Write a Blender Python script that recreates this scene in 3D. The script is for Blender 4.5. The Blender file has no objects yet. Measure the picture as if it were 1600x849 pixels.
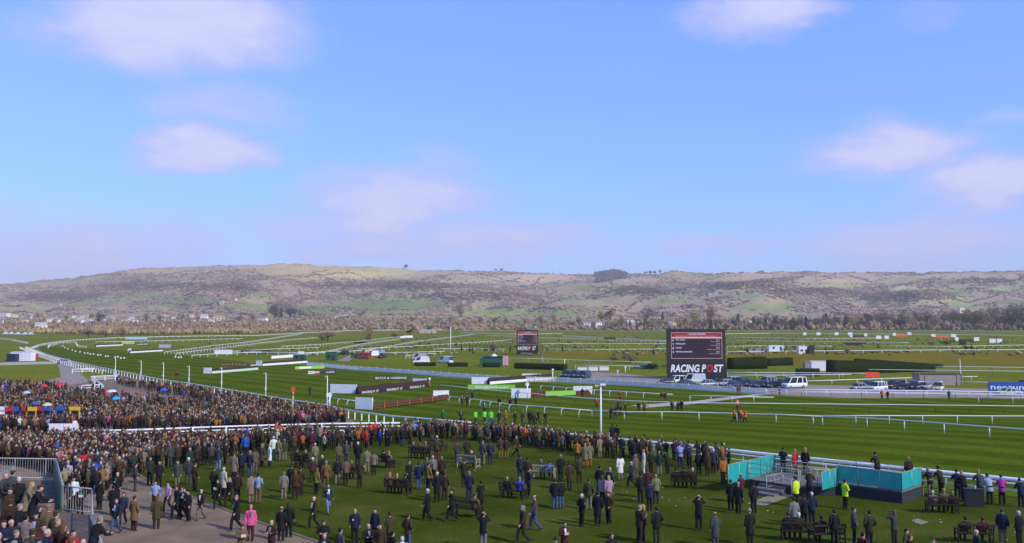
import bpy, bmesh, math, random
import numpy as np
from mathutils import Vector, Matrix

random.seed(7)
RNG = np.random.default_rng(11)
SC = bpy.context.scene
COL = SC.collection
R = math.radians

# ---------------------------------------------------------------- camera
CAMZ, FPX = 11.0, 1386.0
HAZE_D = 0.00011
PITCH = math.atan(73.5 / FPX)
cam_data = bpy.data.cameras.new('camera')
cam_data.sensor_width = 36.0
cam_data.lens = 36.0 * FPX / 1600.0
cam_data.clip_start, cam_data.clip_end = 0.5, 30000.0
cam = bpy.data.objects.new('camera', cam_data)
cam.location = (0, 0, CAMZ)
cam.rotation_euler = (R(90) + PITCH, 0, 0)
COL.objects.link(cam)
SC.camera = cam
SC.render.resolution_x, SC.render.resolution_y = 1024, 543

# ---------------------------------------------------------------- sun and exposure
SUN_EL, SUN_AZ = R(36), R(126)          # azimuth clockwise from the view direction
sd = bpy.data.lights.new('sun', 'SUN')
sd.energy, sd.angle, sd.color = 4.0, R(0.5), (1.0, 0.93, 0.82)
sun = bpy.data.objects.new('sun', sd)
sv = Vector((math.sin(SUN_AZ) * math.cos(SUN_EL), math.cos(SUN_AZ) * math.cos(SUN_EL), math.sin(SUN_EL)))
sun.rotation_euler = sv.to_track_quat('Z', 'Y').to_euler()
sun.location = (200, -50, 200)
COL.objects.link(sun)
SC.view_settings.view_transform = 'Standard'
SC.view_settings.look = 'None'
SC.view_settings.exposure = 0.0
SC.view_settings.gamma = 1.0
SC.cycles.max_bounces = 6
SC.cycles.transparent_max_bounces = 12
SC.cycles.use_denoising = True

# ---------------------------------------------------------------- pixel <-> ground
KN = [(-60, 0.0), (62, 0.0), (80, -0.45), (100, -1.5), (125, -3.0), (150, -3.5), (1050, -3.5)]
def h(Y):
    if Y <= KN[0][0]: return 0.0
    for (a, za), (b, zb) in zip(KN, KN[1:]):
        if Y <= b: return za + (zb - za) * (Y - a) / (b - a)
    return KN[-1][1]
def ray(px, py):
    a, b = (px - 800) / FPX, (424.5 - py) / FPX
    dy = math.cos(PITCH) - b * math.sin(PITCH)
    dz = math.sin(PITCH) + b * math.cos(PITCH)
    return a / dy, dz / dy
def at(px, py, up=0.0):
    """point `up` metres above the ground that shows at photo pixel px, py"""
    sx, sz = ray(px, py)
    lo, hi = 3.0, 1300.0
    for _ in range(50):
        m = (lo + hi) / 2
        if CAMZ + sz * m > h(m) + up: lo = m
        else: hi = m
    return Vector((sx * lo, lo, h(lo)))
def at_y(px, py, Y):
    sx, sz = ray(px, py)
    return Vector((sx * Y, Y, CAMZ + sz * Y))

# ---------------------------------------------------------------- world: sky with clouds
W = bpy.data.worlds.new('World'); SC.world = W; W.use_nodes = True
nt = W.node_tree; nt.nodes.clear()
def N(t, **kw):
    n = nt.nodes.new(t)
    for k, v in kw.items(): setattr(n, k, v)
    return n
def L(a, b): nt.links.new(a, b)
out = N('ShaderNodeOutputWorld'); bg = N('ShaderNodeBackground'); bg.inputs[1].default_value = 0.15
L(bg.outputs[0], out.inputs[0])
sky = N('ShaderNodeTexSky', sky_type='NISHITA'); sky.sun_disc = False
sky.sun_elevation = SUN_EL; sky.sun_rotation = SUN_AZ
sky.altitude = 60; sky.air_density = 1.0; sky.dust_density = 0.35; sky.ozone_density = 2.5
tint = N('ShaderNodeMix', data_type='RGBA', blend_type='MULTIPLY'); tint.inputs[0].default_value = 1.0
# soften the sky's range from zenith to horizon, then balance it to the photograph's blue
pre = N('ShaderNodeMix', data_type='RGBA', blend_type='MULTIPLY'); pre.inputs[0].default_value = 1.0; pre.inputs[7].default_value = (.144, .170, .255, 1)
gm = N('ShaderNodeGamma'); gm.inputs[1].default_value = .6
L(sky.outputs[0], pre.inputs[6]); L(pre.outputs[2], gm.inputs[0])
tint.inputs[7].default_value = (3.5, 4.85, 7.0, 1)
L(gm.outputs[0], tint.inputs[6])
tc = N('ShaderNodeTexCoord')
nz = N('ShaderNodeTexNoise'); nz.inputs['Scale'].default_value = 7.0; nz.inputs['Detail'].default_value = 6.0; nz.inputs['Roughness'].default_value = 0.55
st = N('ShaderNodeVectorMath', operation='MULTIPLY'); st.inputs[1].default_value = (1, 1, 2.4)
L(tc.outputs['Generated'], st.inputs[0]); L(st.outputs[0], nz.inputs['Vector'])
# distort direction with noise so that cloud edges fray
nzc = N('ShaderNodeVectorMath', operation='SUBTRACT'); nzc.inputs[1].default_value = (0.5, 0.5, 0.5)
L(nz.outputs['Color'], nzc.inputs[0])
nzs = N('ShaderNodeVectorMath', operation='MULTIPLY'); nzs.inputs[1].default_value = (0.15, 0.15, 0.075)
L(nzc.outputs[0], nzs.inputs[0])
dv = N('ShaderNodeVectorMath', operation='ADD'); L(tc.outputs['Generated'], dv.inputs[0]); L(nzs.outputs[0], dv.inputs[1])
CLOUDS = [(280, 45, 264, 102, 1.0), (150, 0, 184, 60, .5), (318, 243, 124, 50, 1.0), (360, 172, 149, 60, .6), (615, 318, 212, 96, 1.0),
          (520, 358, 264, 60, .65), (1185, 18, 126, 66, .9), (1390, 236, 201, 57, 1.0), (1560, 285, 172, 69, 1.0), (1590, 180, 69, 26, .45),
          (1150, 388, 195, 28, .6), (690, 385, 413, 66, .75), (1440, 375, 322, 66, .75), (1450, 15, 103, 36, .3), (100, 385, 345, 90, .75),
          (2150, 150, 229, 72, .8), (2400, 330, 299, 72, .6), (-350, 120, 252, 84, .8), (-600, 330, 252, 72, .6)]
acc = None
for (cx, cy, rx, ry, op) in CLOUDS:
    sx, sz = ray(cx, cy)
    d = Vector((sx, 1, sz)); ln = d.length; d /= ln
    sub = N('ShaderNodeVectorMath', operation='SUBTRACT'); sub.inputs[1].default_value = d
    L(dv.outputs[0], sub.inputs[0])
    mul = N('ShaderNodeVectorMath', operation='MULTIPLY')
    kx = FPX * ln / rx; kz = FPX * ln / ry
    mul.inputs[1].default_value = (kx, kx * 0.6, kz); L(sub.outputs[0], mul.inputs[0])
    le = N('ShaderNodeVectorMath', operation='LENGTH'); L(mul.outputs[0], le.inputs[0])
    mr = N('ShaderNodeMapRange', interpolation_type='SMOOTHSTEP')
    mr.inputs[1].default_value = 1.15; mr.inputs[2].default_value = 0.2; mr.inputs[3].default_value = 0.0; mr.inputs[4].default_value = op
    L(le.outputs['Value'], mr.inputs[0])
    if acc is None: acc = mr.outputs[0]
    else:
        mx = N('ShaderNodeMath', operation='MAXIMUM'); L(acc, mx.inputs[0]); L(mr.outputs[0], mx.inputs[1]); acc = mx.outputs[0]
# thin general veil everywhere
nz2 = N('ShaderNodeTexNoise'); nz2.inputs['Scale'].default_value = 2.6; nz2.inputs['Detail'].default_value = 7.0
L(st.outputs[0], nz2.inputs['Vector'])
mr2 = N('ShaderNodeMapRange', interpolation_type='SMOOTHSTEP'); mr2.inputs[1].default_value = 0.5; mr2.inputs[2].default_value = 0.85; mr2.inputs[4].default_value = 0.4
L(nz2.outputs[0], mr2.inputs[0])
mx = N('ShaderNodeMath', operation='MAXIMUM'); L(acc, mx.inputs[0]); L(mr2.outputs[0], mx.inputs[1]); acc = mx.outputs[0]
# fray the masks with fine noise, then give each cloud a pale lit side and a mauve body
nz3 = N('ShaderNodeTexNoise'); nz3.inputs['Scale'].default_value = 16.0; nz3.inputs['Detail'].default_value = 8.0; nz3.inputs['Roughness'].default_value = 0.6
L(st.outputs[0], nz3.inputs['Vector'])
fr = N('ShaderNodeMath', operation='MULTIPLY_ADD'); fr.inputs[1].default_value = 1.2; fr.inputs[2].default_value = -0.6
L(nz3.outputs[0], fr.inputs[0])
wt_ = N('ShaderNodeMath', operation='MULTIPLY'); L(fr.outputs[0], wt_.inputs[0]); L(acc, wt_.inputs[1])
am0 = N('ShaderNodeMath', operation='ADD'); L(acc, am0.inputs[0]); L(wt_.outputs[0], am0.inputs[1])
am = N('ShaderNodeMapRange', interpolation_type='SMOOTHSTEP'); am.inputs[1].default_value = 0.04; am.inputs[2].default_value = 0.95; am.inputs[3].default_value = 0.0; am.inputs[4].default_value = 0.95
L(am0.outputs[0], am.inputs[0])
lit = N('ShaderNodeMapRange', interpolation_type='SMOOTHSTEP'); lit.inputs[1].default_value = 0.45; lit.inputs[2].default_value = 1.25
L(am0.outputs[0], lit.inputs[0])
cc = N('ShaderNodeMix', data_type='RGBA'); cc.inputs[6].default_value = (3.75, 3.95, 6.6, 1); cc.inputs[7].default_value = (4.7, 4.95, 6.9, 1)
L(lit.outputs[0], cc.inputs[0])
cm = N('ShaderNodeMix', data_type='RGBA')
L(am.outputs[0], cm.inputs[0]); L(tint.outputs[2], cm.inputs[6]); L(cc.outputs[2], cm.inputs[7]); L(cm.outputs[2], bg.inputs[0])

# ---------------------------------------------------------------- materials
MATS = {}
def lin(c):
    return tuple(((v / 255) / 12.92 if v / 255 <= .04045 else ((v / 255 + .055) / 1.055) ** 2.4) for v in c)
def mat(name, col, rough=0.7, var=0.12, scale=6.0, metal=0.0, bump=0.0, coords='Object', spec=0.4, emit=None):
    if name in MATS: return MATS[name]
    m = bpy.data.materials.new(name); m.use_nodes = True
    t = m.node_tree; b = t.nodes['Principled BSDF']
    b.inputs['Roughness'].default_value = rough; b.inputs['Metallic'].default_value = metal
    b.inputs['Specular IOR Level'].default_value = spec
    tcn = t.nodes.new('ShaderNodeTexCoord'); nn = t.nodes.new('ShaderNodeTexNoise')
    nn.inputs['Scale'].default_value = scale; nn.inputs['Detail'].default_value = 5
    t.links.new(tcn.outputs[coords], nn.inputs['Vector'])
    cr = t.nodes.new('ShaderNodeValToRGB')
    cr.color_ramp.elements[0].position = .3; cr.color_ramp.elements[1].position = .7
    cr.color_ramp.elements[0].color = (*[max(0, c * (1 - var)) for c in col], 1)
    cr.color_ramp.elements[1].color = (*[min(1, c * (1 + var)) for c in col], 1)
    t.links.new(nn.outputs[0], cr.inputs[0]); t.links.new(cr.outputs[0], b.inputs['Base Color'])
    if bump:
        bp = t.nodes.new('ShaderNodeBump'); bp.inputs['Strength'].default_value = bump; bp.inputs['Distance'].default_value = 0.05
        t.links.new(nn.outputs[0], bp.inputs['Height']); t.links.new(bp.outputs[0], b.inputs['Normal'])
    if emit:
        b.inputs['Emission Color'].default_value = (*col, 1); b.inputs['Emission Strength'].default_value = emit
    MATS[name] = m
    return m
def objcol_mat(name, rough=0.85, scale=30.0, var=0.25, bump=0.3, spec=0.25, attr=None):
    """takes its colour from the object (or a colour attribute), with fine variation"""
    m = bpy.data.materials.new(name); m.use_nodes = True
    t = m.node_tree; b = t.nodes['Principled BSDF']
    b.inputs['Roughness'].default_value = rough; b.inputs['Specular IOR Level'].default_value = spec
    if attr:
        src = t.nodes.new('ShaderNodeAttribute'); src.attribute_name = attr; co = src.outputs['Color']
    else:
        src = t.nodes.new('ShaderNodeObjectInfo'); co = src.outputs['Color']
    tcn = t.nodes.new('ShaderNodeTexCoord'); nn = t.nodes.new('ShaderNodeTexNoise')
    nn.inputs['Scale'].default_value = scale; nn.inputs['Detail'].default_value = 4
    t.links.new(tcn.outputs['Object'], nn.inputs['Vector'])
    mr = t.nodes.new('ShaderNodeMapRange'); mr.inputs[1].default_value = .3; mr.inputs[2].default_value = .7
    mr.inputs[3].default_value = 1 - var; mr.inputs[4].default_value = 1 + var
    t.links.new(nn.outputs[0], mr.inputs[0])
    mm = t.nodes.new('ShaderNodeVectorMath'); mm.operation = 'SCALE'
    t.links.new(co, mm.inputs[0]); t.links.new(mr.outputs[0], mm.inputs['Scale'])
    t.links.new(mm.outputs[0], b.inputs['Base Color'])
    if bump:
        bp = t.nodes.new('ShaderNodeBump'); bp.inputs['Strength'].default_value = bump; bp.inputs['Distance'].default_value = 0.03
        t.links.new(nn.outputs[0], bp.inputs['Height']); t.links.new(bp.outputs[0], b.inputs['Normal'])
    MATS[name] = m
    return m
M_CLOTH = objcol_mat('cloth', scale=14.0)
M_HAIR = objcol_mat('hair', rough=0.6, scale=60.0, var=0.35)
M_PAINT = objcol_mat('car_paint', rough=0.25, scale=3.0, var=0.05, bump=0, spec=0.6)
M_VCOL = objcol_mat('crowd_cloth', scale=9.0, attr='Col', bump=0.2)
M_LAND = objcol_mat('tree_mass', rough=0.95, scale=0.12, var=0.3, attr='Col', bump=0, spec=0.05)
M_SKIN = mat('skin', (0.52, 0.30, 0.22), 0.55, 0.12, 20)
M_SHOE = mat('shoe_leather', (0.025, 0.018, 0.014), 0.45, 0.3, 20)
M_EYE = mat('eye', (0.03, 0.025, 0.02), 0.3)
M_WHITE = mat('white_plastic', (0.80, 0.79, 0.84), 0.35, 0.06, 2.0)
M_WHITE2 = mat('white_paint_worn', (0.78, 0.77, 0.81), 0.55, 0.10, 3.0)
M_DARKPOST = mat('dark_post', (0.03, 0.03, 0.028), 0.6)
M_STEEL = mat('galvanised_steel', (0.36, 0.35, 0.33), 0.5, 0.2, 8, metal=0.15)
M_BLACK = mat('black_board', (0.018, 0.016, 0.02), 0.6, 0.25)
M_GLASS = mat('car_glass', (0.02, 0.025, 0.03), 0.08, 0.1, spec=0.8)
M_TYRE = mat('tyre_rubber', (0.02, 0.02, 0.02), 0.8)
M_RIM = mat('alloy_rim', (0.4, 0.4, 0.42), 0.35, metal=0.8)
M_HEADL = mat('headlamp_glass', (0.75, 0.75, 0.72), 0.15)
M_TAILL = mat('red_lamp', (0.45, 0.02, 0.02), 0.25)
M_BIRCH = mat('birch_brush', (0.045, 0.02, 0.016), 0.95, 0.45, 9.0, bump=0.9)
M_HURDLE = mat('hurdle_brush', (0.075, 0.03, 0.016), 0.95, 0.45, 12.0, bump=0.9)
M_ORANGE = mat('orange_paint', (0.75, 0.09, 0.02), 0.5)
M_RED = mat('red_paint', (0.55, 0.02, 0.02), 0.5)
M_YELLOW = mat('yellow_paint', (0.75, 0.45, 0.02), 0.5)
M_BLUE = mat('blue_paint', (0.03, 0.10, 0.42), 0.5)
M_LIME = mat('lime_board', (0.25, 0.55, 0.06), 0.5, 0.06)
M_TEAL = None
M_DWOOD = mat('dark_stained_wood', (0.035, 0.018, 0.012), 0.6, 0.35, 12, bump=0.3)
M_LWOOD = mat('weathered_teak', (0.36, 0.29, 0.21), 0.7, 0.25, 12, bump=0.3)
M_CONC = mat('concrete', (0.20, 0.155, 0.12), 0.85, 0.25, 2.5, bump=0.3)
M_GREENP = mat('green_hoarding', (0.02, 0.09, 0.055), 0.55, 0.2, 3)
M_TREAD = mat('timber_tread', (0.20, 0.12, 0.07), 0.8, 0.3, 6)
M_LETTER = mat('white_lettering', (0.82, 0.82, 0.84), 0.5, 0.03)
M_PAPER = mat('paper', (0.75, 0.75, 0.74), 0.7, 0.05)

# ---------------------------------------------------------------- mesh helpers
class MB:
    def __init__(s): s.v = []; s.f = []; s.m = []
    def add(s, vs, fs, m=0):
        o = len(s.v); s.v.extend([tuple(p) for p in vs]); s.f.extend([tuple(o + i for i in f) for f in fs]); s.m.extend([m] * len(fs)); return s
    def box(s, c, d, m=0, rz=0.0, bev=0.0):
        x, y, z = d[0] / 2, d[1] / 2, d[2] / 2
        ca, sa = math.cos(rz), math.sin(rz)
        vs = []
        for sz in (-1, 1):
            for sx, sy in ((-1, -1), (1, -1), (1, 1), (-1, 1)):
                px, py = sx * x, sy * y
                vs.append((c[0] + px * ca - py * sa, c[1] + px * sa + py * ca, c[2] + sz * z))
        return s.add(vs, [(0, 3, 2, 1), (4, 5, 6, 7), (0, 1, 5, 4), (1, 2, 6, 5), (2, 3, 7, 6), (3, 0, 4, 7)], m)
    def tube(s, pts, rad, n=8, m=0, cap=True):
        pts = [Vector(p) for p in pts]
        if not hasattr(rad, '__len__'): rad = [rad] * len(pts)
        rings = []; prev = None
        for i, p in enumerate(pts):
            a = pts[max(i - 1, 0)]; b = pts[min(i + 1, len(pts) - 1)]
            t = (b - a).normalized()
            if prev is None:
                ref = Vector((0, 0, 1)) if abs(t.z) < .9 else Vector((0, 1, 0))
                u = t.cross(ref).normalized()
            else:
                u = (prev - t * prev.dot(t)).normalized()
            prev = u; w = t.cross(u)
            rr = rad[i]; ra, rb = (rr if hasattr(rr, '__len__') else (rr, rr))
            rings.append([p + u * math.cos(2 * math.pi * k / n) * ra + w * math.sin(2 * math.pi * k / n) * rb for k in range(n)])
        return s.loft(rings, m, cap)
    def loft(s, rings, m=0, cap=True):
        n = len(rings[0]); vs = [p for r in rings for p in r]; fs = []
        for i in range(len(rings) - 1):
            for k in range(n):
                fs.append((i * n + k, i * n + (k + 1) % n, (i + 1) * n + (k + 1) % n, (i + 1) * n + k))
        if cap:
            fs.append(tuple(range(n - 1, -1, -1))); fs.append(tuple((len(rings) - 1) * n + k for k in range(n)))
        return s.add(vs, fs, m)
    def rings(s, spec, n=12, m=0, power=1.0):
        """horizontal elliptic rings: (cx, cy, z, rx, ry)"""
        rs = []
        for cx, cy, z, rx, ry in spec:
            r = []
            for k in range(n):
                a = 2 * math.pi * k / n
                c, q = math.cos(a), math.sin(a)
                c = math.copysign(abs(c) ** power, c); q = math.copysign(abs(q) ** power, q)
                r.append((cx + rx * c, cy + ry * q, z))
            rs.append(r)
        return s.loft(rs, m)
    def ball(s, c, r, n=10, k=6, m=0):
        if not hasattr(r, '__len__'): r = (r, r, r)
        sp = []
        for i in range(k + 1):
            a = -math.pi / 2 + math.pi * i / k
            q = max(math.cos(a), 0.02)
            sp.append((c[0], c[1], c[2] + r[2] * math.sin(a), r[0] * q, r[1] * q))
        return s.rings(sp, n, m)
    def mesh(s, name, mats=(), smooth=False):
        me = bpy.data.meshes.new(name); me.from_pydata(s.v, [], s.f)
        for mm in mats: me.materials.append(mm)
        if len(mats) > 1: me.polygons.foreach_set('material_index', s.m)
        if smooth: me.polygons.foreach_set('use_smooth', [True] * len(me.polygons))
        me.update(); return me
def link(name, me, parent=None, loc=None, rz=0.0, color=None):
    o = bpy.data.objects.new(name, me)
    if loc is not None: o.location = loc
    if rz: o.rotation_euler = (0, 0, rz)
    if parent is not None: o.parent = parent
    if color is not None: o.color = (*color, 1)
    COL.objects.link(o); return o
def tag(o, label=None, cat=None, group=None, kind=None):
    if label: o['label'] = label
    if cat: o['category'] = cat
    if group: o['group'] = group
    if kind: o['kind'] = kind
    return o
def empty(name, loc=(0, 0, 0), rz=0.0):
    o = bpy.data.objects.new(name, None); o.location = loc; o.rotation_euler = (0, 0, rz); o.empty_display_size = .2
    COL.objects.link(o); return o
def part(name, mb, m, parent, smooth=False, color=None):
    return link(name, mb.mesh(name, m if isinstance(m, (list, tuple)) else [m], smooth), parent, color=color)
def copy_tree(o, parent=None):
    c = o.copy(); COL.objects.link(c); c.parent = parent
    for ch in o.children: copy_tree(ch, c)
    return c
TXT = {}
def text_mesh(s, size, m, shear=0.0, bold=0.0, depth=0.01, align='LEFT'):
    key = (s, round(size, 4), m.name, shear, bold, align)
    if key in TXT: return TXT[key]
    cu = bpy.data.curves.new('lettering', 'FONT'); cu.body = s; cu.size = size; cu.shear = shear; cu.offset = bold * size
    cu.extrude = depth / 2; cu.align_x = align; cu.resolution_u = 3
    ob = bpy.data.objects.new('lettering', cu); COL.objects.link(ob)
    dg = bpy.context.evaluated_depsgraph_get()
    me = bpy.data.meshes.new_from_object(ob.evaluated_get(dg))
    bpy.data.objects.remove(ob); bpy.data.curves.remove(cu)
    me.materials.clear(); me.materials.append(m)
    # stand the text up: x right, z up, facing -y
    co = np.empty(len(me.vertices) * 3); me.vertices.foreach_get('co', co); co = co.reshape(-1, 3)
    co = np.stack([co[:, 0], -co[:, 2], co[:, 1]], 1); me.vertices.foreach_set('co', co.ravel()); me.update()
    TXT[key] = me; return me
def lettering(s, parent, x, y, z, width=None, height=None, m=None, shear=0.0, bold=0.0, align='LEFT', name='lettering'):
    """text scaled to width and cap height"""
    me = text_mesh(s, 1.0, m or M_LETTER, shear, bold, 0.02, align)
    o = link(name, me, parent, (x, y, z))
    n = len(me.vertices); co = np.empty(n * 3); me.vertices.foreach_get('co', co); co = co.reshape(-1, 3)
    w0 = co[:, 0].max() - co[:, 0].min()
    sz = (height / 0.70) if height else 1.0
    sx = (width / w0) if width else sz
    if not height: sz = sx
    o.scale = (sx, 1, sz); o.location.x = x - sx * co[:, 0].min()
    return o
# ---------------------------------------------------------------- ground, track, paths
def vnoise(x, y, seed=0):
    x = np.asarray(x, float); y = np.asarray(y, float)
    xi = np.floor(x).astype(np.int64); yi = np.floor(y).astype(np.int64)
    fx = x - xi; fy = y - yi; fx = fx * fx * (3 - 2 * fx); fy = fy * fy * (3 - 2 * fy)
    def hs(a, b):
        n = (a * 374761393 + b * 668265263 + seed * 974634777) & 0x7fffffff
        n = ((n ^ (n >> 13)) * 1274126177) & 0x7fffffff
        return ((n ^ (n >> 16)) & 0xffff) / 65535.0
    return (hs(xi, yi) * (1 - fx) + hs(xi + 1, yi) * fx) * (1 - fy) + (hs(xi, yi + 1) * (1 - fx) + hs(xi + 1, yi + 1) * fx) * fy
def fbm(x, y, seed=0, o=4):
    s = 0; a = .5; t = 0
    for k in range(o):
        s = s + a * vnoise(x * 2 ** k, y * 2 ** k, seed + k); t += a; a *= .5
    return s / t

def grass_mat(name, c1, c2, c3, stripes=None, patch=0.05, fine=3.0):
    m = bpy.data.materials.new(name); m.use_nodes = True
    t = m.node_tree; b = t.nodes['Principled BSDF']; b.inputs['Roughness'].default_value = .95; b.inputs['Specular IOR Level'].default_value = 0
    tcn = t.nodes.new('ShaderNodeTexCoord')
    n1 = t.nodes.new('ShaderNodeTexNoise'); n1.inputs['Scale'].default_value = patch; n1.inputs['Detail'].default_value = 8; n1.inputs['Roughness'].default_value = .65
    n2 = t.nodes.new('ShaderNodeTexNoise'); n2.inputs['Scale'].default_value = fine; n2.inputs['Detail'].default_value = 6; n2.inputs['Roughness'].default_value = .75
    for n in (n1, n2): t.links.new(tcn.outputs['Object'], n.inputs['Vector'])
    cr = t.nodes.new('ShaderNodeValToRGB'); e = cr.color_ramp.elements
    e[0].position = .32; e[0].color = (*c1, 1); e[1].position = .70; e[1].color = (*c3, 1)
    k = e.new(.5); k.color = (*c2, 1)
    t.links.new(n1.outputs[0], cr.inputs[0])
    mr = t.nodes.new('ShaderNodeMapRange'); mr.inputs[1].default_value = .3; mr.inputs[2].default_value = .7; mr.inputs[3].default_value = .62; mr.inputs[4].default_value = 1.38
    t.links.new(n2.outputs[0], mr.inputs[0])
    fac = mr.outputs[0]
    if stripes:
        (nx, ny), period, amt = stripes
        dp = t.nodes.new('ShaderNodeVectorMath'); dp.operation = 'DOT_PRODUCT'; dp.inputs[1].default_value = (nx * 2 * math.pi / period, ny * 2 * math.pi / period, 0)
        t.links.new(tcn.outputs['Object'], dp.inputs[0])
        wob = t.nodes.new('ShaderNodeMath'); wob.operation = 'MULTIPLY_ADD'; wob.inputs[1].default_value = 2.2
        t.links.new(n1.outputs[0], wob.inputs[0]); t.links.new(dp.outputs['Value'], wob.inputs[2])
        sn = t.nodes.new('ShaderNodeMath'); sn.operation = 'SINE'; t.links.new(wob.outputs[0], sn.inputs[0])
        m2 = t.nodes.new('ShaderNodeMapRange'); m2.interpolation_type = 'SMOOTHSTEP'; m2.inputs[1].default_value = -.5; m2.inputs[2].default_value = .5
        m2.inputs[3].default_value = 1 - amt; m2.inputs[4].default_value = 1 + amt
        t.links.new(sn.outputs[0], m2.inputs[0])
        mu = t.nodes.new('ShaderNodeMath'); mu.operation = 'MULTIPLY'; t.links.new(fac, mu.inputs[0]); t.links.new(m2.outputs[0], mu.inputs[1]); fac = mu.outputs[0]
    sc = t.nodes.new('ShaderNodeVectorMath'); sc.operation = 'SCALE'
    t.links.new(cr.outputs[0], sc.inputs[0]); t.links.new(fac, sc.inputs['Scale']); t.links.new(sc.outputs[0], b.inputs['Base Color'])
    bp = t.nodes.new('ShaderNodeBump'); bp.inputs['Strength'].default_value = .6; bp.inputs['Distance'].default_value = .06
    t.links.new(n2.outputs[0], bp.inputs['Height']); t.links.new(bp.outputs[0], b.inputs['Normal'])
    MATS[name] = m; return m

rail_a, rail_b = at(800, 667, 1.25), at(1600, 747, 1.25)
_d = (rail_b - rail_a).normalized(); TRK_N = (-_d.y, _d.x)
M_LAWN = grass_mat('lawn_grass', (.036, .050, .006), (.056, .073, .008), (.098, .097, .020), patch=.16, fine=6)
M_TRACK = grass_mat('track_grass', (.056, .088, .005), (.072, .105, .007), (.096, .118, .012), stripes=(TRK_N, 7.6, .17), patch=.06, fine=3)
M_FIELD = grass_mat('course_grass', (.095, .130, .010), (.135, .156, .016), (.20, .178, .030), patch=.012, fine=.6)
M_MEADOW = grass_mat('dry_meadow', (.14, .118, .012), (.175, .135, .016), (.20, .15, .028), patch=.03, fine=.8)
M_TARMAC = mat('tarmac', (.20, .132, .08), .9, .34, .45, bump=.2)
M_ROAD = mat('pale_tarmac', (.28, .21, .17), .9, .15, .5)
M_SAND = mat('sand_track', (.42, .35, .27), .95, .2, .8)
M_MATS = mat('wood_chip_mat', (.24, .19, .12), .95, .25, 4)

mb = MB()
YS = [-60, 62, 80, 100, 125, 150, 400, 1050]
XS = [-3200, -1200, -400, -100, 0, 100, 400, 1200, 3200]
for Y in YS:
    for X in XS: mb.v.append((X, Y, h(Y)))
nx = len(XS)
for j in range(len(YS) - 1):
    for i in range(nx - 1):
        mb.f.append((j * nx + i, j * nx + i + 1, (j + 1) * nx + i + 1, (j + 1) * nx + i)); mb.m.append(0)
tag(part('ground', mb, M_FIELD, None), 'wide green racecourse turf reaching to the foot of the hills', 'ground', kind='structure')

def sheet(name, pts, m, lift, label, cat):
    """a flat sheet over the ground, cut where the ground bends"""
    bm = bmesh.new(); vs = [bm.verts.new((p.x, p.y, 0)) for p in pts]
    f = bm.faces.new(vs); f.normal_update()
    if f.normal.z < 0: f.normal_flip()
    bmesh.ops.triangulate(bm, faces=bm.faces[:])
    for Y, _ in KN[1:-1]:
        bmesh.ops.bisect_plane(bm, geom=bm.verts[:] + bm.edges[:] + bm.faces[:], plane_co=(0, Y, 0), plane_no=(0, 1, 0))
    for v in bm.verts: v.co.z = h(v.co.y) + lift
    me = bpy.data.meshes.new(name); bm.to_mesh(me); bm.free(); me.materials.append(m)
    return tag(link(name, me), label, cat, kind='structure')
def pix(l): return [at(*p) for p in l]
def gl(px, py, up): return at(px, py, up)

R3_TOP = [(662, 661), (800, 667), (940, 682), (1050, 691), (1200, 707), (1330, 720), (1432, 730), (1600, 747)]
R1_TOP = [(40, 541), (70, 552), (100, 561), (140, 570), (180, 578), (250, 592), (300, 599), (400, 615), (510, 632), (610, 649), (700, 656)]
g3 = [gl(x, y, 1.25) for x, y in R3_TOP]; g1 = [gl(x, y, 1.15) for x, y in R1_TOP]
def extend(a, b, d): return b + (b - a).normalized() * d
# racing strip between the rails
far_side = pix([(1600, 622), (1320, 624), (1200, 619), (1050, 606), (900, 600), (800, 597), (700, 590), (600, 579), (480, 572), (400, 568), (330, 559), (250, 552), (140, 545), (60, 541)])
e3 = extend(g3[-2], g3[-1], 60)
far0 = far_side[0] + Vector((50, 0, 0))
sheet('race_track', [p for p in g1[1:-1]] + g3 + [e3, far0] + far_side, M_TRACK, .012, 'mown striped green racing strip between the white rails', 'track')
# lawn on the near side of the rail
sheet('lawn', [Vector((-14, -20, 0)), Vector((90, -20, 0)), e3 + Vector((0, -1.2, 0))] + [p + Vector((0, -.9, 0)) for p in reversed(g3)] + pix([(560, 664), (400, 667), (330, 690), (250, 716), (215, 741), (232, 752), (323, 786), (402, 816), (492, 846), (560, 872)]),
      M_LAWN, .008, 'dark green spectator lawn on the near side of the rail', 'lawn')
sheet('path', pix([(560, 872), (492, 846), (402, 816), (323, 786), (232, 752), (215, 741), (250, 716), (330, 690), (400, 667), (560, 664), (545, 652), (400, 623), (260, 601), (190, 588), (150, 592), (92, 604), (0, 597), (-200, 597)]) + [Vector((-80, 60, 0)), Vector((-60, 5, 0)), Vector((-13, 5, 0))],
      M_TARMAC, .016, 'grey brown tarmac walkway and betting ring left of the lawn', 'path')
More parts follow.
